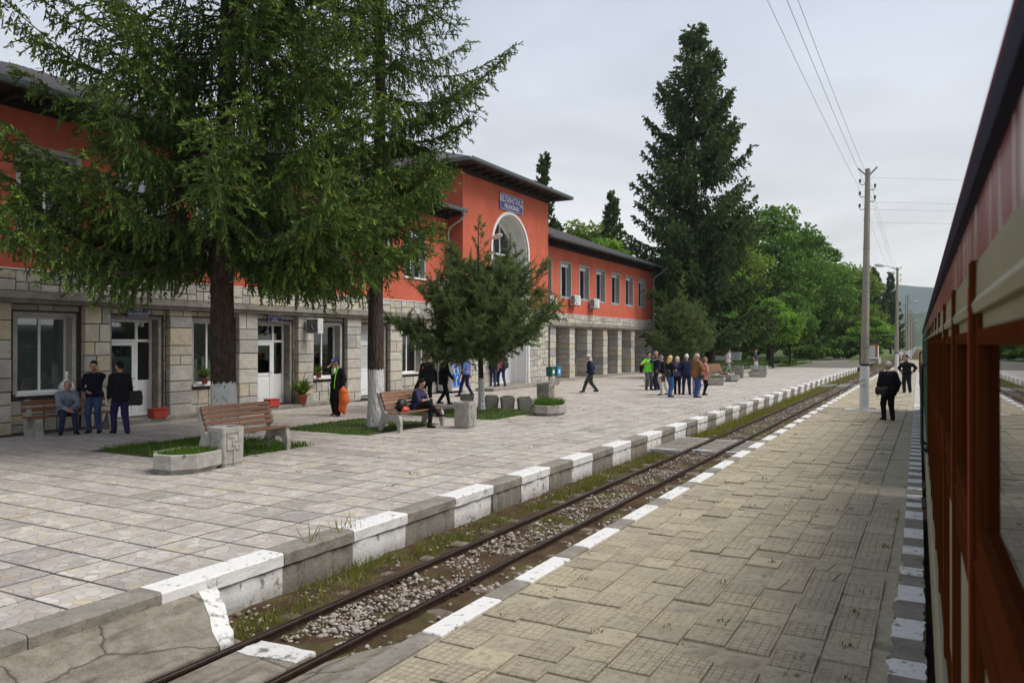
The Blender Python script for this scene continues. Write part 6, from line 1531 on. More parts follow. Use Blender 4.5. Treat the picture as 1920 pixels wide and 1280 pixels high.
    # hills
    def ridge(name, mat, D, az0, az1, prof, depth):
        b = B(); n = 60; vs = []; fs = []; rr = random.Random(int(D))
        for i in range(n + 1):
            u = i / n; a = R(az0 + (az1 - az0) * u); h = prof(u) + rr.uniform(-.01, .01) * D * .02
            vs += [(math.sin(a) * D, math.cos(a) * D, -20), (math.sin(a) * (D + depth * .55), math.cos(a) * (D + depth * .55), h * .62 + rr.uniform(-4, 4)), (math.sin(a) * (D + depth), math.cos(a) * (D + depth), h)]
        for i in range(n):
            for k in range(2): fs.append((i * 3 + k, i * 3 + 3 + k, i * 3 + 4 + k, i * 3 + 1 + k))
        b.add(vs, fs); tag(b.obj(name, mat, None, True), kind='structure')
    ridge('hills', MAT['hill'], 1100, -20, 30, lambda u: 46 + 60 * max(0, u - .36) ** 1.0 * 1.6 + 6 * math.sin(u * 17), 250)
    ridge('far_hills', MAT['hillfar'], 2300, -24, 34, lambda u: 140 + 50 * math.sin(u * 3.3 + .2) + 9 * math.sin(u * 23) + 6 * math.sin(u * 41), 500)
far_setting()
# ------------------------------------------------------------------ people: one smooth body each, clothes fitted over it
def surface_net(D, o, h):
    nx, ny, nz = D.shape; s = D < 0
    acc = np.zeros((nx - 1, ny - 1, nz - 1, 3)); cnt = np.zeros((nx - 1, ny - 1, nz - 1))
    c = [(0, 0, 0), (1, 0, 0), (0, 1, 0), (1, 1, 0), (0, 0, 1), (1, 0, 1), (0, 1, 1), (1, 1, 1)]
    sl = lambda a: D[a[0]:nx - 1 + a[0], a[1]:ny - 1 + a[1], a[2]:nz - 1 + a[2]]
    for i, j in ((0, 1), (2, 3), (4, 5), (6, 7), (0, 2), (1, 3), (4, 6), (5, 7), (0, 4), (1, 5), (2, 6), (3, 7)):
        a, b = sl(c[i]), sl(c[j]); m = (a < 0) != (b < 0); t = np.where(m, a / np.where(m, a - b, 1), 0)
        for k in range(3): acc[..., k] += np.where(m, c[i][k] + t * (c[j][k] - c[i][k]), 0)
        cnt += m
    m = cnt > 0; idx = np.full(m.shape, -1); idx[m] = np.arange(m.sum())
    P = acc[m] / cnt[m][:, None] + np.argwhere(m); V = o + P * h; F = []
    for ax in range(3):
        sh = [slice(1, -1)] * 3; sh[ax] = slice(0, -1); a = s[tuple(sh)]; sh2 = [slice(1, -1)] * 3; sh2[ax] = slice(1, None); b = s[tuple(sh2)]
        e = np.argwhere(a != b)
        if not len(e): continue
        off = np.ones(3, int); off[ax] = 0; e = e + off; fl = s[e[:, 0], e[:, 1], e[:, 2]]
        u, w = (ax + 1) % 3, (ax + 2) % 3; q = []
        for du, dw in ((0, 0), (-1, 0), (-1, -1), (0, -1)):
            g = e.copy(); g[:, u] += du; g[:, w] += dw; q.append(idx[g[:, 0], g[:, 1], g[:, 2]])
        q = np.stack(q, 1); q[~fl] = q[~fl][:, ::-1]; F.append(q)
    F = np.concatenate(F); return V, F[(F >= 0).all(1)]

def sdf_mesh(prims, h=.02, k=.035, cuts=()):
    """prims: (a, b, ra, rb) round cones or ('e', centre, radii, 3x3); smooth union"""
    lo = np.full(3, 9e9); hi = -lo
    for p in prims:
        if isinstance(p[0], str):
            r = max(p[2]); lo = np.minimum(lo, np.array(p[1]) - r); hi = np.maximum(hi, np.array(p[1]) + r)
        else:
            r = max(p[2], p[3])
            for q in p[:2]: lo = np.minimum(lo, np.array(q) - r); hi = np.maximum(hi, np.array(q) + r)
    lo -= 3 * h + .01; hi += 3 * h + .01; n = np.ceil((hi - lo) / h).astype(int) + 1
    gx = [lo[i] + h * np.arange(n[i]) for i in range(3)]; D = np.full(n, .2)
    for p in prims:
        if isinstance(p[0], str): r = max(p[2]); pl, ph = np.array(p[1]) - r, np.array(p[1]) + r
        else: r = max(p[2], p[3]); pl = np.minimum(p[0], p[1]) - r; ph = np.maximum(p[0], p[1]) + r
        i0 = np.clip(((pl - .11 - lo) / h).astype(int), 0, n - 1); i1 = np.clip(((ph + .11 - lo) / h).astype(int) + 2, 1, n)
        X, Y, Z = np.meshgrid(gx[0][i0[0]:i1[0]], gx[1][i0[1]:i1[1]], gx[2][i0[2]:i1[2]], indexing='ij')
        if isinstance(p[0], str):
            q = np.stack([X - p[1][0], Y - p[1][1], Z - p[1][2]], -1)
            if len(p) > 3: q = q @ np.array(p[3])
            rr = np.array(p[2]); k0 = np.linalg.norm(q / rr, axis=-1); k1 = np.linalg.norm(q / rr ** 2, axis=-1) + 1e-9; d = k0 * (k0 - 1) / k1
        else:
            a = np.array(p[0], float); ba = np.array(p[1], float) - a; l = (ba * ba).sum() + 1e-9
            t = np.clip(((X - a[0]) * ba[0] + (Y - a[1]) * ba[1] + (Z - a[2]) * ba[2]) / l, 0, 1)
            d = np.sqrt((X - a[0] - t * ba[0]) ** 2 + (Y - a[1] - t * ba[1]) ** 2 + (Z - a[2] - t * ba[2]) ** 2) - (p[2] + t * (p[3] - p[2]))
        S = (slice(i0[0], i1[0]), slice(i0[1], i1[1]), slice(i0[2], i1[2])); A = D[S]
        hh = np.clip(.5 + .5 * (A - d) / k, 0, 1); D[S] = A * (1 - hh) + d * hh - k * hh * (1 - hh)
    if cuts:
        X, Y, Z = np.meshgrid(*gx, indexing='ij')
        for pt, nm in cuts: D = np.maximum(D, (X - pt[0]) * nm[0] + (Y - pt[1]) * nm[1] + (Z - pt[2]) * nm[2])
    return surface_net(D, lo, h)

def ik(a, b, l1, l2, pole):
    a, b = np.array(a, float), np.array(b, float); d = b - a; L = np.linalg.norm(d); Lc = min(L, (l1 + l2) * .998); u = d / (L + 1e-9); b = a + u * Lc
    x = (l1 * l1 - l2 * l2 + Lc * Lc) / (2 * Lc); hh = math.sqrt(max(0, l1 * l1 - x * x)); p = np.array(pole, float); p = p - u * (p * u).sum(); p /= (np.linalg.norm(p) + 1e-9)
    return a + u * x + p * hh, b
def rotm(yaw, pitch):
    cy_, sy_ = math.cos(yaw), math.sin(yaw); cp, sp = math.cos(pitch), math.sin(pitch)
    return np.array([[cy_, -sy_, 0], [sy_, cy_, 0], [0, 0, 1]]) @ np.array([[cp, 0, sp], [0, 1, 0], [-sp, 0, cp]])

def person(label, x, y, face, z=0.0, h=1.75, pelvis=(0, 0, .93), feet=((0.02, .10), (-.02, -.10)), toe=(8, -8), lift=(0, 0), lean=.04, hands=((.04, .27, .80), (.04, -.27, .80)), look=(0, .05),
           top=(.05, .05, .06), sleeve='long', hem=.80, fit=.022, legs=(.03, .03, .05), leg_fit=.014, shoes=(.02, .015, .012), hair=(.03, .02, .015), hairstyle='short', cap=None, skin=None, bulk=1.0,
           elbow=None, knee=None, extra=None, collar=None, group=None, female=False):
    """local frame: x forward, y to the person's left, z up; built at 1.75 m then scaled"""
    t = thing('person', label, 'person', (x, y, z), R(face), group); S = h / 1.75; t.scale = (S, S, S)
    P = np.array(pelvis, float); Rl = rotm(0, lean); up = Rl @ np.array([0, 0, 1.0]); fw = Rl @ np.array([1.0, 0, 0])
    sw = .165 if female else .19; ch = P + up * .36; nk = P + up * .545; sh = [P + up * .452 + np.array([0, s * sw, 0]) for s in (1, -1)]
    hd = nk + up * .10 + fw * .035; Rh = rotm(R(look[0]), look[1]); hf = lambda v: hd + Rh @ np.array(v) + np.array([0, 0, .045])
    hips = [P + np.array([0, s * .085, -.02]) for s in (1, -1)]
    ank, kn = [], []
    for i in (0, 1):
        f = feet[i]; tgt = (f[0], f[1], .085 + lift[i]) ; a, b = ik(hips[i], tgt, .435, .425, knee[i] if knee else (1, .06 * (1 - 2 * i), .12)); kn.append(a); ank.append(b)
    el, wr = [], []
    for i in (0, 1):
        a, b = ik(sh[i], hands[i], .295, .255, elbow[i] if elbow else (-.8, .55 * (1 - 2 * i), -.5)); el.append(a); wr.append(b)
    bk = bulk; torso = lambda o: [(P + np.array([0, .07, 0]), P + np.array([0, -.07, 0]), .118 * bk + o, .118 * bk + o), (P + up * .04, P + up * .20 + fw * .012 * bk, .128 * bk + o, .122 * bk + o), (P + up * .16 + np.array([0, .045, 0]), ch + np.array([0, .065, 0]), .10 * bk + o, .112 + o), (P + up * .16 - np.array([0, .045, 0]), ch - np.array([0, .065, 0]), .10 * bk + o, .112 + o), (nk - up * .055, sh[0] - np.array([0, .015, 0]), .060 + o * .5, .054 + o * .7), (nk - up * .055, sh[1] + np.array([0, .015, 0]), .060 + o * .5, .054 + o * .7), (ch + up * .03 + np.array([0, .09, 0]), ch + up * .03 - np.array([0, .09, 0]), .088 + o, .088 + o)] + ([(ch + fw * .075 + np.array([0, s * .06, .0]), ch + fw * .08 + np.array([0, s * .06, -.03]), .055 + o, .06 + o) for s in (1, -1)] if female else [])
    def arm(i, o, upto=1.0, o2=None):
        o2 = o if o2 is None else o2
        r = [(sh[i], el[i] if upto >= .5 else sh[i] + (el[i] - sh[i]) * upto * 2, .056 + o, .044 + o)]
        if upto > .5: r.append((el[i], el[i] + (wr[i] - el[i]) * min(1, (upto - .5) * 2), .043 + o, .031 + o2))
        return r
    leg = lambda i, o, o2, e=.0: [(hips[i], kn[i], .088 + o, .058 + o2), (kn[i], ank[i] + np.array([0, 0, e]), .056 + o2, .040 + o2)]
    neck = [(nk - up * .06, hd, .056, .052)]
    I = np.eye(3)
    head = [('e', hf((0, 0, .03)), (.098, .076, .108), Rh), (hf((.028, 0, -.02)), hf((.058, 0, -.075)), .062, .036), (hf((.092, 0, .01)), hf((.112, 0, -.022)), .010, .015), (hf((.080, .03, .035)), hf((.080, -.03, .035)), .022, .022), (hf((.085, .016, -.052)), hf((.085, -.016, -.052)), .016, .016)] + [('e', hf((-.002, s * .079, -.002)), (.022, .012, .034), Rh) for s in (1, -1)]
    prims = torso(-.006) + arm(0, -.004) + arm(1, -.004) + leg(0, -.006, -.004) + leg(1, -.006, -.004) + neck + head
    for i in (0, 1):
        ta = R(toe[i]); d = np.array([math.cos(ta), math.sin(ta), 0]); prims.append((ank[i] + np.array([0, 0, -.04]) - d * .03, ank[i] + d * .15 + np.array([0, 0, -.055]), .036, .026))
        wd = wr[i] - el[i]; wd /= np.linalg.norm(wd) + 1e-9; prims.append((wr[i], wr[i] + wd * .075, .028, .030))
    V, F = sdf_mesh(prims, .021, .03)
    # fingers: own little chains that curl
    fb = B()
    for i in (0, 1):
        wd = wr[i] - el[i]; wd /= np.linalg.norm(wd) + 1e-9; s = 1 - 2 * i; pal = np.array([0, -s, 0.0]); pal = pal - wd * (pal * wd).sum(); pal /= np.linalg.norm(pal) + 1e-9; ac = np.cross(wd, pal); b0 = wr[i] + wd * .075
        for j, (o, l) in enumerate(((-.027, .062), (-.009, .075), (.009, .071), (.026, .055))):
            p0 = b0 + ac * o; p1 = p0 + wd * l * .45 + pal * .006; p2 = p1 + wd * l * .30 + pal * l * .25; p3 = p2 + wd * l * .10 + pal * l * .26; fb.tube([p0 - wd * .02, p0, p1, p2, p3], [.009, .0095, .0085, .0075, .006], 6)
        q0 = wr[i] + wd * .02 + ac * (-.028); q1 = q0 + wd * .035 - ac * .022 + pal * .012; q2 = q1 + wd * .032 + pal * .012; fb.tube([q0, q1, q2], [.012, .0105, .008], 6)
    nV = len(V); V = np.concatenate([V, np.array([tuple(p) for p in fb.v])]); quads = [f for f in fb.f if len(f) == 4]; caps = [f for f in fb.f if len(f) != 4]
    F = np.concatenate([F, np.array(quads) + nV] + [np.array([[c[0], c[1], c[2], c[3]], [c[0], c[3], c[4], c[5]]]) + nV for c in caps])
    sk = MAT['skin'] if skin is None else simple('skin', skin, .55, .1, 12, spec=.3)
    body = link('body', npmesh('body', V, F, sk, smooth=True), t)
    def garment(name, prims, col, h_=.025, k=.04, cuts=(), parent=None, mat=None):
        v, f = sdf_mesh(prims, h_, k, cuts); return link(name, npmesh(name, v, f, mat or cloth(col), smooth=True), parent or t)
    up_ = {'long': .97, 'short': .38, 'half': .62}[sleeve]
    low = P + up * (hem - .93) if hem < .93 else P
    tp = torso(fit) + arm(0, fit * .75, up_) + arm(1, fit * .75, up_)
    if hem < .9 and pelvis[2] > .7:
        tp.append((P + np.array([0, .055, -.01]), np.array([P[0] - .01, .05, hem + .05]), .115 * bk + fit, .118 * bk + fit)); tp.append((P + np.array([0, -.055, -.01]), np.array([P[0] - .01, -.05, hem + .05]), .115 * bk + fit, .118 * bk + fit))
    cuts = [((nk + up * .012), tuple(up)), ((0, 0, hem if pelvis[2] > .7 else P[2] - .10), (0, 0, -1))]
    tg = garment('jacket' if sleeve == 'long' else 'shirt', tp, top, cuts=cuts)
    if collar is not None: garment('collar', [(nk - up * .035 - fw * .005, nk + up * .012, .075, .066)], collar, .016, .01, [(nk + up * .02, tuple(up))], tg)
    lp = leg(0, leg_fit, leg_fit * 1.15, -.02) + leg(1, leg_fit, leg_fit * 1.15, -.02) + [(P + np.array([0, .07, -.0]), P + np.array([0, -.07, -.0]), .122 * bk + .004, .122 * bk + .004), (P + up * .05, P + up * .09, .125 * bk, .12 * bk)]
    garment('trousers', lp, legs)
    for i in (0, 1):
        ta = R(toe[i]); d = np.array([math.cos(ta), math.sin(ta), 0]); zt = -.052
        garment('shoe', [(ank[i] + np.array([0, 0, zt]) - d * .045, ank[i] + d * .085 + np.array([0, 0, zt]), .040, .040), (ank[i] + d * .07 + np.array([0, 0, zt]), ank[i] + d * .165 + np.array([0, 0, zt - .004]), .038, .028), (ank[i] + np.array([0, 0, -.03]), ank[i] + np.array([0, 0, .0]), .046, .047)], shoes, .016, .02, [((0, 0, ank[i][2] - .083), (0, 0, -1))])
    if hairstyle != 'bald':
        c = [(hf((.052, 0, .075)), tuple(Rh @ np.array([.78, 0, -.62]))) if hairstyle != 'fringe' else (hf((.07, 0, .0)), tuple(Rh @ np.array([.6, 0, -.8])))]
        hp = [('e', hf((-.008, 0, .040)), (.104, .086, .112), Rh)]
        if hairstyle in ('long', 'bob'):
            ln = .20 if hairstyle == 'long' else .10
            hp += [(hf((-.05, s * .045, .02)), hf((-.045, s * .055, -ln)), .06, .045) for s in (1, -1)] + [(hf((-.07, 0, .02)), hf((-.075, 0, -ln - .02)), .062, .05)]
            c = [(hf((.058, 0, .07)), tuple(Rh @ np.array([.9, 0, -.42])))]
        if hairstyle == 'thin': c = [(hf((.0, 0, .05)), tuple(Rh @ np.array([.55, 0, .83]))), (hf((.03, 0, .03)), tuple(Rh @ np.array([1, 0, -.2])))]
        garment('hair', hp, hair, .016, .03, c)
    fe = B()
    for s in (1, -1): fe.lathe([(.010, 0), (.006, .004)], 8, (0, 0, 0))
    for s in (1, -1):                                   # eyes and brows, mouth
        e = B(); e.beam(hf((.099, s * .030 - .012, .018)), hf((.099, s * .030 + .012, .018)), .012, .008); e.obj('eye', MAT['black'], body)
    e = B(); e.beam(hf((.099, -.022, -.055)), hf((.099, .022, -.055)), .008, .006); e.obj('mouth', simple('lips', (.30, .12, .10), .5), body)
    if cap:
        g = garment('cap', [('e', hf((-.004, 0, .055)), (.108, .09, .095), Rh)], cap, .016, .02, [(hf((0, 0, .055)), tuple(Rh @ np.array([-.12, 0, -1])))])
        b = B(); b.add([hf((.06, -.075, .062)), hf((.06, .075, .062)), hf((.13, .055, .052)), hf((.155, 0, .05)), hf((.13, -.055, .052)), hf((.06, -.075, .070)), hf((.06, .075, .070)), hf((.13, .055, .060)), hf((.155, 0, .058)), hf((.13, -.055, .060))], [(0, 1, 2, 3, 4), (9, 8, 7, 6, 5)] + [(i, (i + 1) % 5, 5 + (i + 1) % 5, 5 + i) for i in range(5)])
        b.obj('peak', cloth(cap), g)
    if extra: extra(t, tg, locals())
    return t

def bag(label, person_t, loc, size, mat, rz=0, strap=None, name='shoulder_bag'):
    """a bag in the world, placed in the person's frame"""
    m = person_t.matrix_basis; p = m @ Vector(loc); w, d, h_ = size
    o = thing(name, label, 'bag', p, person_t.rotation_euler.z + rz); S = person_t.scale.x
    v, f = sdf_mesh([((-d / 2 + .04, -w / 2 + .05, -h_ / 2 + .05), (-d / 2 + .04, w / 2 - .05, -h_ / 2 + .05), .06, .06), ((d / 2 - .05, -w / 2 + .05, h_ / 2 - .06), (d / 2 - .05, w / 2 - .05, h_ / 2 - .06), .05, .05), ((0, -w / 2 + .05, 0), (0, w / 2 - .05, 0), min(.07, d * .6), min(.07, d * .6)), ((-.01, -w / 2 + .05, -h_ / 2 + .06), (-.01, -w / 2 + .05, h_ / 2 - .06), .055, .05), ((-.01, w / 2 - .05, -h_ / 2 + .06), (-.01, w / 2 - .05, h_ / 2 - .06), .055, .05)], .02, .05)
    link('pouch', npmesh('pouch', v, f, mat, smooth=True), o)
    b = B(); b.cbox(d * .3, d * .3 + .045, -w * .40, w * .40, -h_ * .08, h_ * .36, .01, ax='x'); b.obj('flap', mat, o)
    if strap:
        inv = o.matrix_basis.inverted(); b = B(); pts = [inv @ (m @ Vector(q)) for q in strap]; b.tube(pts, .014, 5, squash=.4); b.obj('strap', mat, o)
    return o
def crowd():
    blk = (.012, .012, .014); navy = (.012, .016, .04); jean = (.05, .085, .19); jeand = (.03, .045, .10)
    seat = .50
    G = 'people waiting on the station platform'
    # 1 seated man
    person('grey-haired man in a grey sweatshirt sitting hunched on the bench by the wall', -18.58, 11.27, -22, 0, 1.74, (0, 0, .53), ((.44, .15), (.42, -.17)), (10, -10), lean=.38, hands=((.50, .04, .62), (.50, -.03, .60)), look=(-18, -.05), top=(.20, .24, .30), hem=.45, fit=.026, legs=(.03, .04, .075), hair=(.32, .31, .30), elbow=((.1, .9, -.5), (.1, -.9, -.5)), collar=(.10, .35, .5), group=G)
    # 2 man on the phone
    person('man in a navy sweater and jeans talking on his phone beside the bench', -18.0, 11.64, -55, 0, 1.76, feet=((.04, .13), (0, -.12)), lean=.03, hands=((.14, .12, 1.56), (.20, -.10, 1.02)), look=(8, .25), top=(.012, .014, .026), hem=.86, legs=(.045, .075, .16), hair=(.012, .010, .010), elbow=((.3, .6, -.9), (-.4, -.9, -.1)), collar=(.3, .35, .4), group=G)
    # 3 leather jacket
    p = person('man in a black leather jacket and purple-navy trousers, seen from behind by the door', -17.3, 11.84, 165, 0, 1.75, feet=((.16, .09), (-.18, -.10)), lean=.05, hands=((.15, .22, .86), (.20, -.20, .90)), look=(28, .02), top=(.014, .014, .017), hem=.78, legs=(.028, .024, .085), leg_fit=.022, hair=(.012, .010, .010), group=G)
    bag('black shoulder bag hanging at the hip of the leather jacket man', p, (-.06, -.30, .86), (.34, .14, .36), MAT['black'], R(-20), [(-.05, -.27, 1.03), (-.02, -.22, 1.30), (0, -.16, 1.47), (.07, -.20, 1.30), (.0, -.29, 1.04)])
    # 4 man with the orange bundle
    def lime(t, tg, L):
        b = B(); up, P, fw = L['up'], L['P'], L['fw']
        for s, pts in ((1, [(.145, .0, -.10), (.165, .02, .10), (.16, .05, .30), (.11, .09, .50), (.04, .11, .555)]), (-1, [(.16, -.05, .32), (.12, -.09, .48), (.05, -.11, .55)])):
            b.tube([P + fw * a + np.array([0, c, 0]) + up * e for a, c, e in pts], .017, 5)
        b.obj('lime_trim', cloth((.25, .75, .04)), tg)
        b = B(); b.tube([P + fw * a + np.array([0, 0, 0]) + up * e for a, e in ((.148, .36), (.135, .44), (.10, .52))], [.035, .045, .04], 8); b.obj('white_shirt_front', cloth((.6, .6, .6)), tg)
    p = person('man in a blue headband and lime-trimmed black jacket, phoning, orange bundle in hand', -15.9, 18.0, -78, 0, 1.74, feet=((.10, .12), (-.10, -.13)), lean=.02, hands=((.16, .30, .88), (.12, -.12, 1.57)), look=(-48, .03), top=(.012, .012, .014), hem=.80, legs=(.012, .012, .014), leg_fit=.024, shoes=(.10, .03, .02), hair=(.03, .02, .015), cap=None, elbow=((-.5, .8, -.3), (.3, -.45, -1)), extra=lime, group=G)
    m = p.matrix_basis
    hb = sdf_mesh([('e', (0, 0, 0), (.108, .09, .06))], .015, .02); o = link('headband', npmesh('headband', *hb, cloth((.03, .05, .45)), smooth=True), p, (.075, -.02, 1.685))
    b = B(); b.box(-.02, .02, -.05, .05, -.012, .02); o2 = b.obj('white_mark', cloth((.7, .7, .7)), o, loc=(.09, -.02, .0))
    b = B(); b.cbox(-.012, .012, -.035, .035, -.07, .07, .004); o = b.obj('phone', MAT['black'], None, loc=m @ Vector((.07, -.115, 1.585))); o.rotation_euler = (R(15), 0, R(-40)); tag(o, 'dark phone held to the ear of the man with the orange bundle', 'phone')
    rs = np.random.RandomState(3); pr = [((0, 0, .86), (.02, .02, .74), .045, .09), ((.02, .02, .72), (.02, .05, .48), .13, .15), ((.02, .04, .5), (.03, -.03, .22), .13, .10), ((.03, -.02, .26), (.02, .05, .10), .09, .05)] + [((rs.uniform(-.08, .1), rs.uniform(-.1, .13), z), (rs.uniform(-.1, .12), rs.uniform(-.1, .15), z - .18), .05, .03) for z in np.linspace(.78, .28, 16)]
    v, f = sdf_mesh(pr, .02, .03); o = link('orange_bundle', npmesh('orange_bundle', v, f, simple('orange_nylon', (.72, .13, .02), .5, .15, 10, .4, 24), smooth=True), None, m @ Vector((.20, .33, 0))); o.rotation_euler = (0, 0, p.rotation_euler.z); tag(o, 'bright orange jacket bundled in the hand of the man with a headband', 'jacket')
    # 5 seated woman, legs crossed, reading
    def dots(t, tg, L): pass
    p = person('dark-haired woman in a dotted navy blouse reading with crossed legs on the bench', -11.78, 16.35, 12, 0, 1.66, (0, 0, .55), ((.40, .05), (.62, .18)), (-4, 12), lift=(0, .30), lean=.22, hands=((.36, .05, .78), (.36, -.06, .77)), look=(-6, .55), top=(.035, .035, .09), sleeve='half', hem=.45, fit=.02, legs=blk, shoes=(.02, .02, .02), hair=(.012, .009, .009), hairstyle='long', knee=((1, 0, .35), (1, .1, .6)), elbow=((-.3, .9, -.3), (-.3, -.9, -.3)), female=True, group=G)
    mm = p.matrix_basis
    b = B(); b.cbox(-.055, .055, -.04, .04, -.006, .006, .003); o = b.obj('paper', MAT['whited'], None, loc=mm @ Vector((.44, 0, .80))); o.rotation_euler = (.2, -.5, p.rotation_euler.z); tag(o, 'small white paper in the hands of the reading woman', 'paper')
    # 6 bald man, orange patches
    def patch(t, tg, L):
        for s in (1, -1):
            b = B(); q = L['sh'][0 if s > 0 else 1]; c = q + np.array([-.085, s * .012, -.08]); b.cbox(c[0] - .012, c[0] + .012, c[1] - .035, c[1] + .035, c[2] - .04, c[2] + .04, .004); b.obj('orange_patch', cloth((.75, .12, .02)), tg)
    person('bald man in a bulky dark jacket with orange shoulder patches behind the bench', -15.6, 22.4, 148, 0, 1.80, feet=((.08, .11), (-.06, -.11)), hands=((.06, .30, .80), (.02, -.30, .80)), look=(30, .05), top=(.032, .034, .036), hem=.80, fit=.034, legs=(.028, .028, .03), hairstyle='bald', skin=(.40, .21, .15), bulk=1.05, extra=patch, group=G)
    # 7 station master with the signal disc
    p = person('station master in a black suit and red cap walking away with a signal disc', -15.3, 22.95, 55, 0, 1.80, feet=((.24, .09), (-.22, -.09)), lift=(0, .05), lean=.05, hands=((-.05, .26, .84), (.22, -.34, .92)), look=(-8, .05), top=blk, hem=.70, fit=.03, legs=blk, cap=(.55, .03, .03), hair=(.08, .07, .06), group=G)
    mm = p.matrix_basis; d = thing('signal_disc', 'red and white hand-held signal disc carried by the station master', 'signal', mm @ Vector((.30, -.40, .86)), R(-60))
    b = B(); b.tube([(0, 0, .06), (.10, 0, -.06)], .012, 6); b.obj('handle', MAT['whited'], d); b = B(); b.lathe([(.10, 0), (.10, .012)], 18); o = b.obj('disc', MAT['white'], d, loc=(.18, 0, -.15)); o.rotation_euler = (R(90), 0, 0); b = B(); b.lathe([(.065, 0), (.065, .02)], 16); o = b.obj('red_spot', MAT['redbox'], d, loc=(.18, .004, -.15)); o.rotation_euler = (R(90), 0, 0)
    # 8 blue shirt
    person('man in a blue short-sleeved shirt and navy trousers striding past the drinks machine', -16.9, 27.02, 192, 0, 1.80, feet=((.26, .09), (-.24, -.09)), lift=(0, .03), hands=((.14, .27, .86), (-.08, -.26, .86)), top=(.10, .17, .42), sleeve='short', hem=.88, fit=.03, legs=(.022, .022, .075), bulk=1.08, group=G)
    # 9, 10 by the entrance
    p = person('person in a pink T-shirt and dark jeans standing at the entrance step', -18.15, 32.25, 150, .15, 1.74, feet=((.14, .10), (-.18, -.09)), hands=((.12, .24, .95), (.05, -.26, .86)), top=(.55, .14, .28), sleeve='short', hem=.88, legs=jeand, group=G)
    bag('grey bag slung behind the person in pink at the entrance', p, (-.22, -.08, 1.02), (.30, .13, .28), cloth((.05, .05, .055)), R(180), [(-.16, .05, 1.12), (.0, .16, 1.46), (-.1, -.16, 1.05)])
    p = person('person in black with jeans and a backpack at the entrance, beside the one in pink', -18.35, 31.75, 120, .15, 1.72, feet=((.10, .10), (-.12, -.10)), hands=((.16, .22, 1.0), (.05, -.26, .86)), top=blk, sleeve='short', hem=.86, legs=jeand, group=G)
    bag('black backpack on the person in black at the entrance', p, (-.22, 0, 1.25), (.30, .16, .42), MAT['black'], R(180), [(-.14, .12, 1.40), (-.02, .13, 1.49), (.10, .12, 1.34), (-.1, .14, 1.1)], 'backpack')
    # 11 man in the white cap
    person('old man in a white cap and navy jacket walking across the open platform', -13.2, 31.5, 207, 0, 1.72, feet=((.36, .07), (-.28, -.08)), lift=(.02, .06), toe=(4, -4), lean=.12, hands=((.20, .22, .95), (-.12, -.25, .92)), top=(.015, .02, .05), hem=.86, fit=.032, legs=(.045, .055, .045), leg_fit=.024, shoes=blk, hair=(.4, .4, .4), cap=(.72, .71, .68), elbow=((-.9, .5, -.3), (-.9, -.5, -.3)), collar=(.6, .6, .58), group=G)
    # 12 green polo
    p = person('smiling man in a bright green polo shirt and grey trousers, leftmost of the group', -11.75, 35.0, -38, 0, 1.76, feet=((.06, .12), (0, -.10)), hands=((.06, .27, .82), (.12, -.20, 1.32)), look=(10, .0), top=(.17, .66, .04), sleeve='short', hem=.84, fit=.028, legs=(.10, .095, .09), leg_fit=.022, hair=(.03, .02, .02), elbow=((-.8, .5, -.4), (.0, -.9, -.6)), bulk=1.06, group=G)
    o = garb('dark jacket slung over the shoulder of the man in green', p, [((-.16, -.15, 1.42), (-.22, -.22, 1.05), .07, .09), ((-.22, -.22, 1.08), (-.2, -.25, .86), .09, .06), ((-.1, -.17, 1.46), (.05, -.19, 1.38), .05, .05)], blk, 'slung_jacket', 'jacket')
    # 13 navy tracksuit
    def stripe(t, tg, L):
        for i in (0, 1):
            b = B(); s, e, w = L['sh'][i], L['el'][i], L['wr'][i]; o = np.array([-.02, (1 - 2 * i) * .066, .03]); b.tube([s + o, (s + e) / 2 + o * .95, e + o * .9, (e + w) / 2 + o * .8], .011, 5); b.obj('white_stripe', cloth((.7, .7, .7)), tg)
    person('tall bald man in a navy tracksuit with white sleeve stripes, hand to his mouth', -11.35, 35.2, 205, 0, 1.84, feet=((.10, .13), (-.08, -.13)), toe=(5, -20), hands=((.20, .06, 1.46), (.06, -.26, .90)), look=(-12, .12), top=navy, hem=.84, fit=.028, legs=navy, leg_fit=.02, hairstyle='bald', elbow=((.3, .7, -.7), (-.8, -.5, -.3)), shoes=(.05, .025, .02), extra=stripe, group=G)
    # 14 capped man in pale trousers
    person('man in a grey cap, dark jacket and white trousers bending over in the group', -9.95, 31.9, 200, 0, 1.72, feet=((.14, .12), (-.16, -.12)), lean=.22, hands=((.30, .16, 1.05), (.22, -.20, .98)), look=(0, .35), top=blk, hem=.84, legs=(.62, .60, .56), leg_fit=.026, shoes=(.05, .03, .02), hair=(.3, .3, .3), cap=(.14, .14, .12), group=G)
    # 15 blonde woman
    p = person('blonde long-haired woman in a black top and blue jeans, front of the group', -9.45, 30.85, 62, 0, 1.70, feet=((.10, .09), (-.06, -.10)), toe=(0, -20), hands=((.30, .08, 1.10), (.30, -.10, 1.14)), look=(8, .3), top=blk, sleeve='short', hem=.86, legs=(.06, .13, .33), hair=(.62, .42, .18), hairstyle='long', elbow=((-.5, .8, -.5), (-.5, -.8, -.5)), female=True, group=G)
    bag('black bag on the back of the blonde woman in jeans', p, (-.17, -.06, 1.02), (.28, .14, .30), MAT['black'], R(180), [(-.14, .06, 1.15), (.02, .13, 1.42), (-.06, -.14, 1.05)])
    bag('brown bag hanging low between the blonde woman and the white trousers', p, (-.14, .24, .78), (.24, .10, .26), simple('brown_leather', (.16, .08, .04), .5), R(120), [(-.14, .24, .92), (-.06, .20, 1.3), (-.12, .22, .92)])
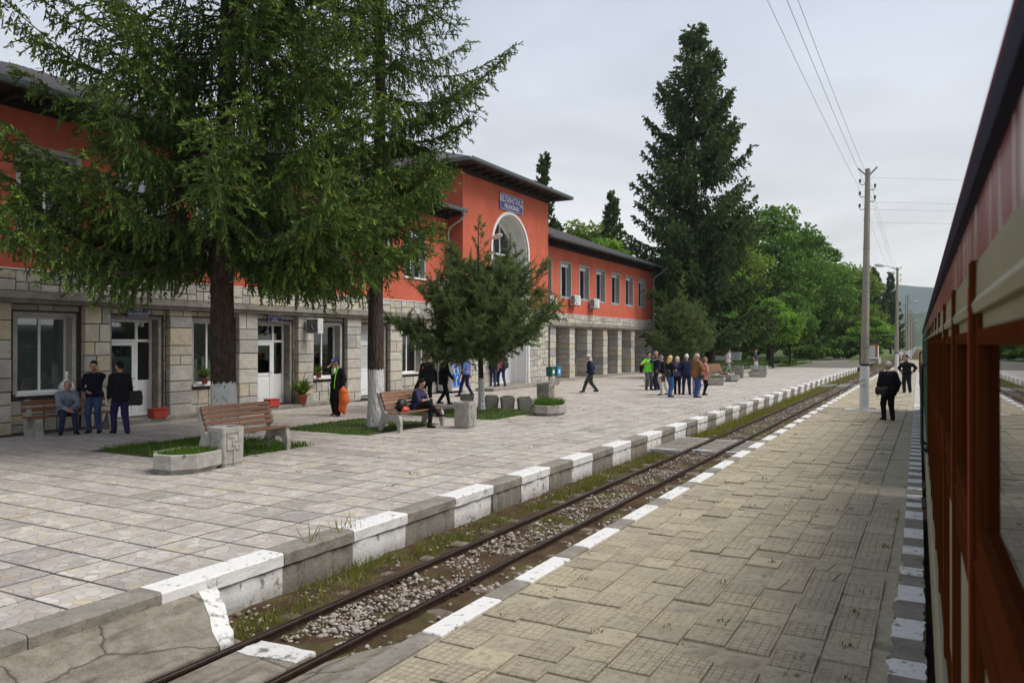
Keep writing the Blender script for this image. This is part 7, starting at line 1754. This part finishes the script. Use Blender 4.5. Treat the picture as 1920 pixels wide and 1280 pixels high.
    # 16 woman in purple pattern
    person('woman in a purple patterned blouse with a striped skirt-like trouser, middle of the group', -9.6, 32.5, 110, 0, 1.64, feet=((.06, .09), (-.08, -.09)), hands=((.18, .18, 1.0), (.12, -.24, .9)), top=(.10, .07, .20), sleeve='short', hem=.84, legs=blk, hair=(.55, .47, .32), hairstyle='bob', female=True, group=G)
    # 17 navy jacket from behind
    person('white-haired man in a navy and grey jacket, back turned, in the group', -9.2, 32.55, 112, 0, 1.74, feet=((.03, .14), (-.05, -.12)), toe=(15, -15), hands=((.16, .20, 1.0), (.16, -.20, 1.0)), look=(0, .15), top=(.020, .024, .055), hem=.82, fit=.042, legs=(.02, .028, .07), hair=(.7, .69, .67), bulk=1.08, elbow=((-.6, .8, -.3), (-.6, -.8, -.3)), group=G)
    # 18 facing us behind
    person('fair-haired person in white facing the camera behind the navy jacket', -9.05, 33.5, -70, 0, 1.72, hands=((.18, .14, 1.05), (.18, -.14, 1.05)), top=(.6, .58, .55), sleeve='short', legs=(.5, .48, .45), hair=(.62, .5, .28), hairstyle='bob', female=True, group=G)
    # 19 brown jacket
    p = person('balding man in a brown jacket and blue jeans looking at his phone', -8.4, 31.05, 48, 0, 1.80, feet=((.05, .15), (-.05, -.12)), toe=(10, -22), hands=((.32, .10, 1.20), (.30, -.12, 1.12)), look=(-4, .30), top=(.24, .12, .045), hem=.80, fit=.040, legs=(.055, .10, .26), leg_fit=.020, shoes=(.09, .04, .025), hair=(.55, .52, .5), hairstyle='thin', bulk=1.1, elbow=((-.5, .8, -.4), (-.5, -.8, -.4)), group=G)
    bag('small black camera bag at the side of the man in brown', p, (.06, -.30, .84), (.24, .12, .20), MAT['black'], R(-70), [(.02, -.26, .95), (.10, -.16, 1.36), (.0, .0, 1.52), (-.16, .02, 1.36), (-.06, -.26, .95)])
    # 20 woman with pink scarf
    p = person('woman in a pink flowered top and black trousers, partly behind the brown jacket', -8.5, 32.7, 40, 0, 1.62, feet=((.05, .10), (-.05, -.08)), hands=((.20, .14, 1.1), (.14, -.24, .85)), top=(.55, .24, .20), sleeve='half', hem=.70, fit=.035, legs=blk, hair=(.25, .14, .07), hairstyle='bob', female=True, group=G)
    # 21, 22 far figures
    person('slim man in a white T-shirt and grey trousers walking beyond the far bench', -13.1, 57.3, 35, 0, 1.80, feet=((.24, .08), (-.24, -.08)), lift=(0, .04), hands=((-.10, .26, .86), (.14, -.26, .88)), top=(.72, .72, .72), sleeve='short', legs=(.30, .30, .31), hair=(.05, .03, .02), group=G)
    person('girl in a dark waistcoat and pale jeans at the far right planter', -10.2, 52.3, -5, .40, 1.38, feet=((.12, .08), (-.14, -.08)), hands=((.10, .22, .9), (.02, -.24, .86)), top=(.05, .05, .09), sleeve='short', legs=(.55, .57, .62), hair=(.22, .12, .06), hairstyle='bob', female=True, group=G)
    # 23, 24 on the island platform
    p = person('white-haired man in a black suit standing with his back to us on the island platform', -1.12, 25.8, 112, ZR, 1.77, feet=((.05, .11), (-.03, -.11)), toe=(14, -8), hands=((.05, .29, .84), (.10, -.27, .88)), look=(48, .04), top=blk, hem=.74, fit=.036, legs=(.010, .010, .011), leg_fit=.022, shoes=blk, hair=(.55, .53, .50), skin=(.42, .23, .15), bulk=1.1, collar=(.6, .6, .6), group=G)
    bag('black shoulder bag on the hip of the man in the black suit', p, (-.12, .24, .90), (.32, .12, .24), MAT['black'], R(150), [(-.10, .24, 1.02), (-.19, .05, 1.22), (-.13, -.10, 1.44), (-.02, -.15, 1.50), (.1, -.12, 1.42)])
    def track(t, tg, L):
        b = B(); P, up, fw = L['P'], L['up'], L['fw']
        v, f = sdf_mesh([(L['sh'][0], L['sh'][1], .098, .098)], .02, .02, [((L['ch'] + up * .075), tuple(-up)), (L['nk'] + up * .01, tuple(up))]); link('grey_yoke', npmesh('grey_yoke', v, f, cloth((.45, .45, .47)), smooth=True), tg)
        b = B(); k, a, h0 = L['kn'][0], L['ank'][0], L['hips'][0]; o = np.array([.0, .085, 0]); b.tube([h0 + o * 1.25, (h0 + k) / 2 + o * 1.1, k + o * .95, (k + a) / 2 + o * .9, a + o * .8], .013, 5); b.obj('blue_stripe', cloth((.03, .35, .55)), tg)
    person('dark-haired man in a black tracksuit with a grey yoke and a blue leg stripe', -1.0, 41.0, -100, ZR, 1.78, feet=((.02, .14), (.04, -.10)), hands=((.12, .30, .98), (.14, -.22, 1.0)), look=(-55, .05), top=blk, hem=.84, fit=.034, legs=(.014, .014, .018), leg_fit=.026, hair=(.03, .016, .012), elbow=((-.6, .7, -.2), (-.7, -.7, -.2)), extra=track, group=G)
def garb(label, p, prims, col, name, cat):
    v, f = sdf_mesh(prims, .02, .05); o = link(name, npmesh(name, v, f, cloth(col), smooth=True), None, p.location); o.rotation_euler = p.rotation_euler; o.scale = p.scale
    return tag(o, label, cat)
crowd()
# ------------------------------------------------------------------ the air
b = B(); b.box(-1600, 1900, -30, 3100, -60, 330)
hz = N('pale_air'); hz.t.nodes.remove(hz.p)
pv = hz.t.nodes.new('ShaderNodeVolumePrincipled'); pv.inputs['Color'].default_value = (.76, .88, 1, 1); pv.inputs['Density'].default_value = .00016; pv.inputs['Anisotropy'].default_value = .2
hz.t.links.new(pv.outputs[0], hz.o.inputs['Volume'])
tag(b.obj('haze', hz.m), kind='stuff')
